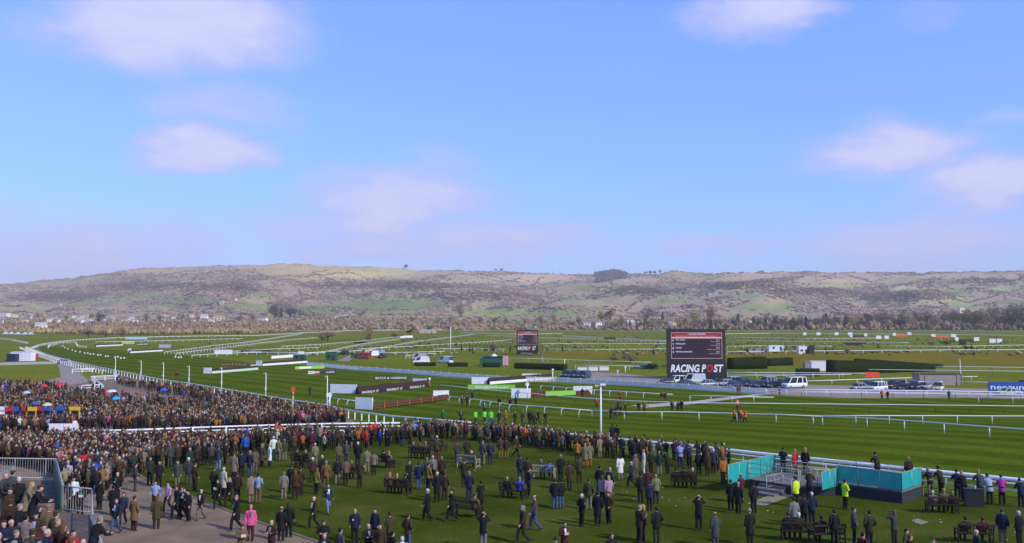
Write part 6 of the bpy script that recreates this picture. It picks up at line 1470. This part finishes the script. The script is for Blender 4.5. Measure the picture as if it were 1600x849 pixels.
# ---------------------------------------------------------------- benches
def make_bench(m, L_=1.7):
    o = empty('park_bench')
    for s in (-1, 1):
        x = s * (L_ / 2 - .04)
        mb = MB(); mb.tube([(x, -.28, 0), (x, -.26, .45), (x, -.36, .95)], .04, 4); part('rear_leg', mb, m, o)
        mb = MB(); mb.box((x, .24, .31), (.07, .07, .62)); part('front_leg', mb, m, o)
        mb = MB(); mb.box((x, -.02, .645), (.08, .62, .05)); part('armrest', mb, m, o)
        mb = MB(); mb.box((x, 0, .18), (.05, .48, .06)); part('side_stretcher', mb, m, o)
    for k in range(4):
        mb = MB(); mb.box((0, -.18 + .125 * k, .445), (L_ - .1, .10, .03)); part('seat_slat', mb, m, o)
    mb = MB(); mb.box((0, -.362, .93), (L_ - .1, .05, .10)); part('top_rail', mb, m, o)
    mb = MB(); mb.box((0, -.285, .53), (L_ - .1, .05, .06)); part('bottom_rail', mb, m, o)
    for k in range(13):
        x = -L_ / 2 + .14 + (L_ - .28) * k / 12
        mb = MB(); mb.tube([(x, -.285, .55), (x, -.355, .90)], .026, 4); part('back_slat', mb, m, o)
    mb = MB(); mb.box((0, .24, .39), (L_ - .1, .04, .07)); part('front_rail', mb, m, o)
    return o
BD, BL = make_bench(M_DWOOD), make_bench(M_LWOOD); used = {id(BD): 0, id(BL): 0}
def bench(px, py, rz, light, label, sitters):
    src = BL if light else BD; o = src if not used[id(src)] else copy_tree(src); used[id(src)] = 1
    P = at(px, py) + Vector((0, 0, .012)); o.location = P; o.rotation_euler = (0, 0, R(rz)); tag(o, label, 'bench', 'benches on the lawn')
    for dx, spec, ex in sitters:
        q = P + Matrix.Rotation(R(rz), 3, 'Z') @ Vector((dx, -.06, 0)); person('sit', q, rz, spec, 'bench', px + dx * 26, py, 0, ex)
        TAKEN.append((q.x, q.y))
bench(471, 731, -32, False, 'dark bench with two people behind the olive coats', [(-.45, 'Ok,bb', ''), (.45, 'kk,gb', '')]); bench(542, 750, 10, False, 'dark bench under the reading couple left of centre', [(.3, 'mk,gb', 'R')])
bench(600, 731, -30, False, 'dark bench with a fair haired sitter left of centre', [(.5, 'xd,yb', ''), (.0, 'kk,kb', '')]); bench(622, 772, -18, False, 'dark bench with three sitters left of centre', [(-.55, 'tk,yl', ''), (-.05, 'bk,yl', ''), (.5, 'kk,kb', '')])
bench(655, 717, -20, False, 'dark bench crowded by sitters behind the group of seven', [(-.5, 'Nk,gb', ''), (.1, 'bk,rb', ''), (.6, 'tk,gb', '')]); bench(683, 705, -25, False, 'dark bench nearest the rail left of centre', [(0, 'xk,wb', '')])
bench(732, 731, -28, True, 'pale wooden bench left of the lamp post', [(.3, 'nk,wf', '')]); bench(731, 808, -25, False, 'dark bench with a cap wearing reader near the front', [(.45, 'tb,bc', 'R')])
bench(802, 779, -25, False, 'dark bench with a bright blue jacket sitter', [(-.4, 'kk,gf', ''), (.45, 'Bk,gb', '')]); bench(848, 748, -14, True, 'pale wooden bench below the lamp post', [(-.1, 'Nk,gb', ''), (.5, 'Bk,bb', '')])
bench(1069, 763, -14, False, 'dark bench with three sitters facing the lowest part of the rail', [(-.5, 'kk,kb', ''), (0, 'kk,kb', ''), (.55, 'bk,wb', '')]); bench(1248, 845, -10, False, 'left of two dark benches behind the first steward', [(.0, 'Ok,wb', ''), (-.5, 'kk,bb', '')]); bench(1292, 849, 8, False, 'right of two dark benches behind the first steward', [(-.3, 'kk,kb', '')])
bench(1472, 802, -8, False, 'dark bench by the platform with three fair haired sitters', [(-.5, 'lk,wb', ''), (.1, 'tk,yb', ''), (.55, 'kk,gb', '')]); bench(1522, 848, -8, False, 'dark bench nearest the lower right corner', [(-.4, 'kk,kb', ''), (.4, 'mk,bb', '')])
P = at(1522, 792); o = empty('high_table', P, R(-12))
mb = MB(); mb.box((0, 0, 1.03), (1.1, .5, .06)); part('table_top', mb, M_BLACK, o)
mb = MB(); mb.box((0, 0, .5), (1.0, .42, 1.0)); part('skirt', mb, M_BLACK, o); tag(o, 'black skirted high table at the rail on the right', 'table')
for px, py, dz, lb in ((1525, 762, 0, 'clear plastic cup on the black high table'),):
    mb = MB(); mb.tube([(0, 0, 0), (0, 0, .13)], [.035, .045], 8); tag(link('cup', mb.mesh('cup', [M_PAPER]), None, P + Vector((.1, 0, 1.06))), lb, 'cup')
# litter on the lawn
mb = MB(); rgl = random.Random(2)
LC = [(rgl.uniform(620, 1600), rgl.uniform(725, 845)) for _ in range(9)]
for k in range(75):
    lc = rgl.choice(LC); a, b = rgl.gauss(lc[0], 28), min(max(rgl.gauss(lc[1], 9), 712), 860); q = at(a, b)
    mb.box((q.x, q.y, .03), (rgl.uniform(.04, .10), rgl.uniform(.03, .07), .012), 0, rgl.uniform(0, 3))
tag(part('litter', mb, M_PAPER, None), 'white paper scraps scattered over the lawn', 'litter', kind='stuff')

# ---------------------------------------------------------------- viewing platform with teal screens
mt = bpy.data.materials.new('teal_mesh'); mt.use_nodes = True; t_ = mt.node_tree; b_ = t_.nodes['Principled BSDF']
b_.inputs['Base Color'].default_value = (.0, .30, .29, 1); b_.inputs['Roughness'].default_value = .5; b_.inputs['Alpha'].default_value = .80
wv = t_.nodes.new('ShaderNodeTexNoise'); wv.inputs['Scale'].default_value = 2.0; cr_ = t_.nodes.new('ShaderNodeValToRGB'); cr_.color_ramp.elements[0].color = (.01, .30, .29, 1); cr_.color_ramp.elements[1].color = (.02, .46, .43, 1)
t_.links.new(wv.outputs[0], cr_.inputs[0]); t_.links.new(cr_.outputs[0], b_.inputs['Base Color']); MATS['teal'] = mt
M_SKIRT = mat('dark_skirt', (.025, .03, .035), .8); M_DECK = mat('deck_board', (.16, .14, .13), .8, .2, 4)
plat = empty('viewing_platform', (20.4, 56.2, 0)); PO = Vector((20.4, 56.2, 0))
def loc(x, y, z=0): return Vector((x, y, z)) - PO
def slab(name, pts, z0, z1, m):
    mb = MB(); n_ = len(pts); vs = [loc(x, y, z0) for x, y in pts] + [loc(x, y, z1) for x, y in pts]
    mb.add(vs, [tuple(range(n_ - 1, -1, -1)), tuple(range(n_, 2 * n_))] + [(i, (i + 1) % n_, n_ + (i + 1) % n_, n_ + i) for i in range(n_)]); return part(name, mb, m, plat)
A_, B_, C_, D_ = (20.4, 56.2), (23.2, 53.4), (25.3, 55.4), (22.5, 58.2)
F_, E_, G_, H_ = (17.9, 61.0), (15.4, 58.3), (22.3, 58.1), (18.9, 54.7)
slab('deck_skirt', [A_, B_, C_, D_], .01, .66, M_SKIRT); slab('deck', [A_, B_, C_, D_], .663, .75, M_DECK)
E2, H2 = (15.4, 58.3), (17.8, 55.7)
slab('deck_skirt', [E2, H2, (20.1, 55.9), (20.35, 56.22), (22.4, 58.22), F_], .01, .52, M_SKIRT); slab('deck', [E2, H2, (20.1, 55.9), (20.35, 56.22), (22.4, 58.22), F_], .523, .60, M_DECK)
for k in range(3):
    q = Vector((16.6 - .45 * k - .2, 57.0 - .45 * k - .2)); d_ = Vector((.72, -.69)); n2 = Vector((.69, .72))
    pts = [q + d_ * -.9, q + d_ * .9, q + d_ * .9 + n2 * .62, q + d_ * -.9 + n2 * .62]
    slab('step', [tuple(p) for p in pts], .01, .44 - .15 * k, M_DECK)
def teal_panel(a, b, z0, z1):
    n_ = max(1, round((Vector(b) - Vector(a)).length / 1.4))
    for k in range(n_):
        p, q = Vector(a).lerp(Vector(b), k / n_), Vector(a).lerp(Vector(b), (k + 1) / n_); d_ = (q - p).normalized() * .03
        mb = MB(); nn_ = Vector((-d_.y, d_.x)).normalized() * .012
        mb.loft([[loc(*(p + d_ - nn_), z0), loc(*(p + d_ + nn_), z0), loc(*(p + d_ + nn_), z1), loc(*(p + d_ - nn_), z1)], [loc(*(q - d_ - nn_), z0), loc(*(q - d_ + nn_), z0), loc(*(q - d_ + nn_), z1), loc(*(q - d_ - nn_), z1)]]); part('teal_screen', mb, mt, plat)
    steel_rail(a, b, z0 - .05, z1 + .03, mid=False, sp=1.4)
def steel_rail(a, b, z0, z1, mid=True, sp=1.1):
    mb = MB(); mb.tube([loc(*a, z1), loc(*b, z1)], .025, 6); part('handrail', mb, M_STEEL, plat, True)
    if mid:
        for f in (.35, .68): mb = MB(); mb.tube([loc(*a, z0 + (z1 - z0) * f), loc(*b, z0 + (z1 - z0) * f)], .018, 5); part('mid_rail', mb, M_STEEL, plat, True)
    n_ = max(1, round((Vector(b) - Vector(a)).length / sp))
    for k in range(n_ + 1):
        q = Vector(a).lerp(Vector(b), k / n_); mb = MB(); mb.tube([loc(*q, z0 if k % 1 == 0 else z0), loc(*q, z1)], .024, 6); part('baluster_post', mb, M_STEEL, plat, True)
teal_panel(A_, B_, .80, 1.78); teal_panel(B_, C_, .80, 1.78); teal_panel(A_, H_, .55, 1.62); teal_panel((13.7, 56.8), (16.5, 59.5), .55, 1.72); teal_panel((16.5, 59.5), F_, .65, 1.75)
steel_rail(F_, (22.4, 58.25), .6, 1.68); steel_rail((22.4, 58.25), C_, .75, 1.75); steel_rail(E2, H2, .6, 1.62); steel_rail((17.2, 58.4), (19.8, 56.0), .6, 1.62); steel_rail((17.9, 55.7), (20.1, 55.85), .6, 1.6); steel_rail((17.3, 60.0), (20.2, 57.6), .6, 1.6); steel_rail((16.0, 56.4), (17.4, 57.6), .05, 1.1); steel_rail((17.2, 55.2), (17.9, 55.9), .05, 1.1)
tag(plat, 'raised steel viewing platform with teal mesh screens beside the near rail', 'platform')
for (x, y, z, f, sp_, ps) in ((18.95, 60.0, .60, 'a', 'rtC,yb', 'stand'), (18.3, 60.5, .60, 'a', 'kk,kb', 'lean'), (19.55, 59.7, .60, 'a', 'kd,yl', 'stand'), (24.6, 55.6, .75, 'a', 'dk,yb', 'stand'), (23.2, 56.9, .75, 'a', 'Ok,kb', 'lean')):
    person(ps, Vector((x, y, z + .01)), f, sp_, 'platform', 800 + FPX * x / y, 735)

# ---------------------------------------------------------------- stand terrace, lower left
TE = [(-34, 47), (-23.4, 46), (-19.3, 38.6), (-17.8, 38.0), (-15.4, 33), (-12.9, 28.4), (-11, 24), (-9.5, 17), (-34, 17)]
TZ = 2.7
ter = empty('stand_terrace', (-20, 30, 0)); TO = Vector((-20, 30, 0))
mb = MB(); n_ = len(TE); vs = [Vector((x, y, .01)) - TO for x, y in TE] + [Vector((x, y, TZ)) - TO for x, y in TE]
mb.add(vs, [tuple(range(n_, 2 * n_))] + [(i, (i + 1) % n_, n_ + (i + 1) % n_, n_ + i) for i in range(n_)]); part('terrace_floor', mb, mat('terrace_paving', (.12, .085, .062), .9, .3, 1.2), ter)
def t_rail(a, b, z, green):
    a, b = Vector((*a, 0)) - TO, Vector((*b, 0)) - TO; L_ = (b - a).length; up = Vector((0, 0, 1))
    for zz in (1.1, .12): mb = MB(); mb.tube([a + up * (z + zz), b + up * (z + zz)], .03, 6); part('handrail', mb, M_STEEL, ter, True)
    n_ = int(L_ / .14); me = None
    for k in range(n_ + 1):
        q = a.lerp(b, k / n_); big = k % 12 == 0
        key = ('bal', big)
        if key not in POSTS: mb = MB(); mb.tube([(0, 0, .0 if big else .12), (0, 0, 1.1)], .026 if big else .009, 6 if big else 4); POSTS[key] = mb.mesh('baluster', [M_STEEL])
        link('baluster', POSTS[key], ter, q + up * z)
    if green:
        mb = MB(); d_ = (b - a).normalized(); nn_ = Vector((-d_.y, d_.x, 0)) * -.05
        mb.loft([[a + nn_ + up * (z - 1.9), a + nn_ * 2 + up * (z - 1.9), a + nn_ * 2 + up * (z + .98), a + nn_ + up * (z + .98)], [b + nn_ + up * (z - 1.9), b + nn_ * 2 + up * (z - 1.9), b + nn_ * 2 + up * (z + .98), b + nn_ + up * (z + .98)]]); part('green_panel', mb, M_GREENP, ter)
for i, gn in ((0, False), (1, True), (2, False), (3, False), (4, True), (5, True)): t_rail(TE[i], TE[i + 1], TZ, gn)
t_rail((-24.5, 44), (-23.0, 36), TZ, False)
for k in range(5):
    mb = MB(); mb.box(Vector((-19.9 + .12 * k, 37.6 - k * .42, TZ + .05 + .11 * (4 - k) * .5)) - TO, (1.3, .38, .10 + .11 * (4 - k))); part('timber_step', mb, M_TREAD, ter)
tag(ter, 'concrete stand terrace with steel railings and green panels lower left', 'terrace')
TERR = [(17, 809, 'c', 'nk,bb', 'folded'), (28, 803, 'r', 'OdC,wf', 'stand'), (36, 821, 'r', 'kk,gb', 'stand'), (33, 841, 'a', 'ok,gb', 'stand'), (66, 798, 'c', 'bk,kh', 'stand'), (98, 808, 'r', 'Ok,yb', 'reading'), (85, 788, 'a', 'tk,wc', 'stand'), (97, 797, 'a', 'ok,bc', 'stand'), (108, 815, 'a', 'bk,rl', 'stand'), (122, 820, 'r', 'rk,bb', 'reading'), (121, 834, 'a', 'dk,rl', 'stand'), (155, 803, 'a', 'kn,gb', 'lean'),
        (140, 836, 'c', 'mk,rf', 'stand'), (5, 794, 'r', 'mk,bc', 'stand'), (50, 800, 'a', 'lk,kb', 'stand'), (28, 732, 'a', 'yk,bc', 'stand'), (38, 743, 'a', 'kk,wb', 'stand'), (48, 747, 'r', 'xkC,yl', 'lean'), (60, 757, 'r', 'kkC,bc', 'lean'), (10, 735, 'r', 'Yk,gf', 'lean'), (1, 744, 'r', 'kkC,bb', 'stand'), (18, 760, 'a', 'kkC,kb', 'stand'), (8, 828, 'r', 'xk,rf', 'stand'), (72, 836, 'c', 'dk,gb', 'stand'), (52, 838, 'a', 'Ok,gc', 'stand'), (92, 842, 'a', 'kk,bb', 'stand'), (14, 848, 'r', 'nk,gb', 'stand'), (106, 850, 'c', 'bk,kb', 'stand'), (132, 852, 'a', 'kk,bc', 'stand'), (26, 775, 'a', 'dk,bc', 'stand'), (40, 780, 'r', 'kkC,gb', 'stand'), (4, 768, 'r', 'Yk,kb', 'stand'), (70, 782, 'a', 'kk,gc', 'stand'), (78, 815, 'c', 'mk,bb', 'reading'), (62, 818, 'a', 'ok,bc', 'stand'), (148, 850, 'c', 'yk,gb', 'stand'), (84, 822, 'r', 'nk,wf', 'stand'), (24, 762, 'r', 'bk,bc', 'stand')]
for px, pt, fc, sp_, ps in TERR:
    Y_ = (CAMZ - TZ - 1.75) * FPX / (pt - 498); person(ps, Vector(((px - 800) / FPX * Y_, Y_, TZ + .012)), fc, sp_, 'terrace', px, pt)

# ---------------------------------------------------------------- bookmakers, umbrellas
def bookie(px, py, kind, label):
    P = at(px, py); o = empty('bookmaker_pitch', P); m = {'red': M_RED, 'blue': M_BLUE, 'yellow': M_YELLOW, 'white': M_WHITE2}[kind]
    mb = MB(); mb.box((0, 0, .55), (.8, .6, 1.0)); part('joint_box', mb, M_BLUE if kind in ('yellow', 'white') else m, o)
    for s in (-1, 1): mb = MB(); mb.box((s * (.52 if kind == 'yellow' else .40), 0, 1.1), (.08, .08, 2.2)); part('upright', mb, m, o)
    mb = MB(); mb.box((0, 0, 2.4), (1.2 if kind == 'yellow' else .9, .14, .42)); part('name_board', mb, m, o)
    mb = MB(); mb.box((0, .06, 1.95), (.72, .05, .4)); part('odds_board', mb, M_BLACK if kind != 'white' else M_WHITE2, o)
    return tag(o, label, 'betting stand', 'bookmaker stands in the betting ring')
for px, py, k_, lb in ((13, 673, 'red', 'red bookmaker stand leftmost in the betting ring'), (36, 673, 'red', 'second red bookmaker stand in the betting ring'), (48, 673, 'yellow', 'yellow framed bookmaker stand beside the red ones'), (116, 672, 'yellow', 'yellow framed bookmaker stand alone above the white boards'), (26, 673, 'blue', 'blue bookmaker stand between the two red ones'), (4, 672, 'white', 'white bookmaker board at the left picture edge'), (60, 672, 'red', 'red and white bookmaker stand right of the yellow one'), (72, 672, 'blue', 'blue bookmaker stand below the pale umbrella'), (93, 672, 'blue', 'blue bookmaker stand left of the lone yellow one')): bookie(px, py, k_, lb)
o, L_ = frame_at('rail_banner', at(76, 683), at(122, 683))
for k in range(2):
    mb = MB(); mb.box((L_ * (.25 + .5 * k), 0, .75 - .0 * k), (L_ * .48, .06, 1.2)); part('banner_panel', mb, M_WHITE2, o)
tag(o, 'white lettered banner boards on the cross fence', 'banner')
def umbrella(px, py, c, label):
    P = at(px, py); o = empty('umbrella', P); o.scale = (.72, .72, .97); mb = MB(); mb.tube([(0, 0, 0), (0, 0, 2.3)], .02, 6); part('shaft', mb, M_DARKPOST, o)
    mb = MB(); mb.rings([(0, 0, 1.95, .95, .95), (0, 0, 2.12, .75, .75), (0, 0, 2.28, .40, .40), (0, 0, 2.36, .03, .03)], 8); part('canopy', mb, M_CLOTH, o, False, c); return tag(o, label, 'umbrella')
umbrella(95, 616, (.6, .02, .05), 'large red umbrella at the top of the crowd'); umbrella(91, 617, (.6, .02, .05), 'red umbrella overlapping the large red one'); umbrella(68, 620, (.55, .04, .06), 'red umbrella left of the large red one'); umbrella(181, 643, (.03, .35, .75), 'bright blue umbrella in the middle of the ring'); umbrella(256, 627, (.03, .12, .55), 'dark blue umbrella on the open tarmac'); umbrella(172, 630, (.6, .55, .75), 'pale lilac umbrella by the open tarmac'); umbrella(176, 629.5, (.6, .55, .75), 'second pale lilac umbrella by the open tarmac'); umbrella(55, 652, (.04, .10, .35), 'navy umbrella above the bookmakers'); umbrella(73, 655, (.55, .52, .30), 'pale yellow umbrella above the blue stand'); umbrella(41, 632, (.35, .5, .7), 'pale blue umbrella left in the crowd')
# flag stall mid course
P = at(775, 572); o = empty('refreshment_stall', P)
mb = MB(); mb.box((-1.5, 1.5, 1.2), (7, 3, 2.4)); part('stall_body', mb, M_GREENP, o); mb = MB(); mb.box((-1.0, 1.5, 2.7), (6, 3.2, .5)); part('awning', mb, M_DBLUE, o)
mb = MB(); mb.box((2.9, .3, 1.6), (1.8, .4, 3.0)); part('striped_banner', mb, M_RED, o)
for k in range(4): mb = MB(); mb.box((2.3 + k * .42, .06, 1.6), (.18, .06, 2.8)); part('banner_stripe', mb, M_WHITE, o)
mb = MB(); mb.rings([(-.6, 1.5, 2.95, 1.1, 1.1), (-.6, 1.5, 3.7, .05, .05)], 8); part('white_peak', mb, M_WHITE2, o); tag(o, 'dark green refreshment stall with red striped banner', 'stall')

# ---------------------------------------------------------------- horses
def horse_mesh():
    mb = MB()
    sp = [(-.78, 1.22, .10, .14), (-.66, 1.24, .23, .27), (-.42, 1.22, .28, .31), (-.05, 1.15, .27, .31), (.30, 1.16, .25, .32), (.52, 1.22, .20, .29), (.68, 1.26, .12, .20)]
    mb.loft([[(math.cos(2 * math.pi * k / 12) * rx, y, z + math.sin(2 * math.pi * k / 12) * rz_) for k in range(12)] for y, z, rx, rz_ in sp])
    mb.tube([(0, .52, 1.32), (0, .78, 1.58), (0, .98, 1.86)], [(.12, .22), (.085, .17), (.07, .12)], 10)
    mb.tube([(0, .90, 1.90), (0, 1.08, 1.84), (0, 1.28, 1.66), (0, 1.40, 1.55)], [.085, .10, .07, .055], 9)
    for s in (-1, 1):
        mb.tube([(s * .05, .93, 1.95), (s * .06, .93, 2.08)], [.03, .008], 5)
        mb.tube([(s * .14, .46, 1.10), (s * .14, .47, .78), (s * .14, .50, .50), (s * .14, .48, .12), (s * .14, .52, .0)], [.12, .085, .058, .042, .06], 8)
        mb.tube([(s * .16, -.52, 1.15), (s * .17, -.42, .85), (s * .16, -.66, .55), (s * .16, -.60, .14), (s * .16, -.56, 0)], [.18, .125, .06, .046, .06], 8)
    mb.tube([(0, -.78, 1.32), (0, -.92, 1.15), (0, -.95, .65)], [.04, .06, .03], 6)
    return fuse(mb, None, .03, 1500).mesh('horse', [mat('bay_coat', (.10, .045, .02), .6, .2, 3)], True)
HM = horse_mesh(); mb = MB(); mb.loft([[(math.cos(math.pi * (-.12 + 1.24 * k / 11)) * rx * 1.12, y, z + math.sin(math.pi * (-.12 + 1.24 * k / 11)) * rz_ * 1.1) for k in range(12)] for y, z, rx, rz_ in [(-.72, 1.23, .20, .25), (-.42, 1.22, .29, .32), (-.05, 1.16, .28, .32), (.30, 1.17, .26, .33), (.50, 1.22, .21, .30)]], cap=False); RUG = mb.mesh('rug', [M_CLOTH], True)
for px, py, rz, c, lb in ((1156, 661.5, 160, (.75, .10, .02), 'bay horse in an orange rug led by two orange jackets'), (1154, 618, 150, (.05, .05, .07), 'bay horse in a dark rug on the sandy walkway'), (277, 591, 60, (.55, .03, .02), 'bay horse in a red rug beyond the long curved rail'), (1034, 628, 170, (.30, .22, .15), 'bay horse in a tan rug left of the sandy walkway'), (1040, 628, 175, (.34, .27, .2), 'second bay horse beside the one in the tan rug')):
    o = link('horse', HM, None, at(px, py) + Vector((0, 0, .03)), R(rz)); link('rug', RUG, o, color=c); tag(o, lb, 'horse')

# ---------------------------------------------------------------- haze
mh = bpy.data.materials.new('haze_air'); mh.use_nodes = True; t_ = mh.node_tree; t_.nodes.clear()
oo = t_.nodes.new('ShaderNodeOutputMaterial'); pv = t_.nodes.new('ShaderNodeVolumePrincipled'); pv.inputs['Color'].default_value = (1.0, .87, .86, 1); pv.inputs['Density'].default_value = HAZE_D; pv.inputs['Anisotropy'].default_value = 0.0
t_.links.new(pv.outputs[0], oo.inputs['Volume'])
mb = MB(); mb.box((0, 3250, 190), (15000, 8000, 400)); hz = part('haze', mb, mh, None); tag(hz, 'thin bluish haze between the course and the hills', 'haze', kind='stuff')

# ---------------------------------------------------------------- what sets each person apart
LAND = [(1244, 792, 'by the platform steps'), (1321, 796, 'before the teal screens'), (939, 690, 'near the lamp post'), (1250, 846, 'by the paired benches'), (1472, 802, 'by the platform end bench'), (1523, 847, 'by the lower right bench'), (1069, 763, 'by the three sitter bench'), (731, 808, 'by the reader bench'), (802, 779, 'by the blue sitter bench'), (848, 748, 'by the pale bench'), (732, 731, 'by the left pale bench'),
        (622, 772, 'by the crowded bench'), (542, 750, 'near the reading couple'), (471, 731, 'near the two sitter bench'), (403, 787, 'near the light blue shirt'), (200, 790, 'on the tarmac walkway'), (391, 846, 'near the pink coat'), (950, 815, 'in the central lawn group'), (1010, 785, 'in the navy group'), (586, 850, 'at the lower centre edge'), (270, 735, 'at the crowd edge'), (120, 760, 'below the stand terrace'), (1025, 850, 'at the lower edge right of centre')]
ZN = {'course': 'out on the course', 'rail': 'lining the near rail', 'midlawn': 'at the back of the lawn', 'terrace': 'on the stand terrace', 'bench': 'seated on a bench', 'platform': 'on the viewing platform'}
ACT = {'stand': 'standing', 'pockets': 'hands in pockets', 'reading': 'reading a racecard', 'binoculars': 'raising binoculars', 'folded': 'arms folded', 'walk': 'walking', 'lean': 'leaning forward', 'sit': 'sitting'}
seen_l = {}
for e in PEOPLE:
    o, px, py, coat, trs, hr, ps, zone, fz = e
    if zone in ZN and zone != 'bench': where = ZN[zone]
    else: where = min(LAND, key=lambda l: (l[0] - px) ** 2 + ((l[1] - py) * 1.5) ** 2)[2]
    full = 'person in %s, %s, %s, %s %s' % (coat, trs, hr, ACT[ps], where)
    if len(full.split()) > 12: full = 'person in %s, %s, %s %s' % (coat, hr, ACT[ps], where)
    if len(full.split()) > 13: full = 'person in %s, %s %s' % (coat, ACT[ps], where)
    seen_l.setdefault(full, []).append(e)
ORD = ['first', 'second', 'third', 'fourth', 'fifth', 'sixth', 'seventh', 'eighth', 'ninth']
for lb, es in seen_l.items():
    es.sort(key=lambda e: e[0].location.x / e[0].location.y)
    for k, e in enumerate(es):
        t = lb if len(es) == 1 else lb + ', %s from left' % ORD[min(k, 8)]
        tag(e[0], t, 'person', 'racegoers' if e[7] != 'course' else 'people on the course')
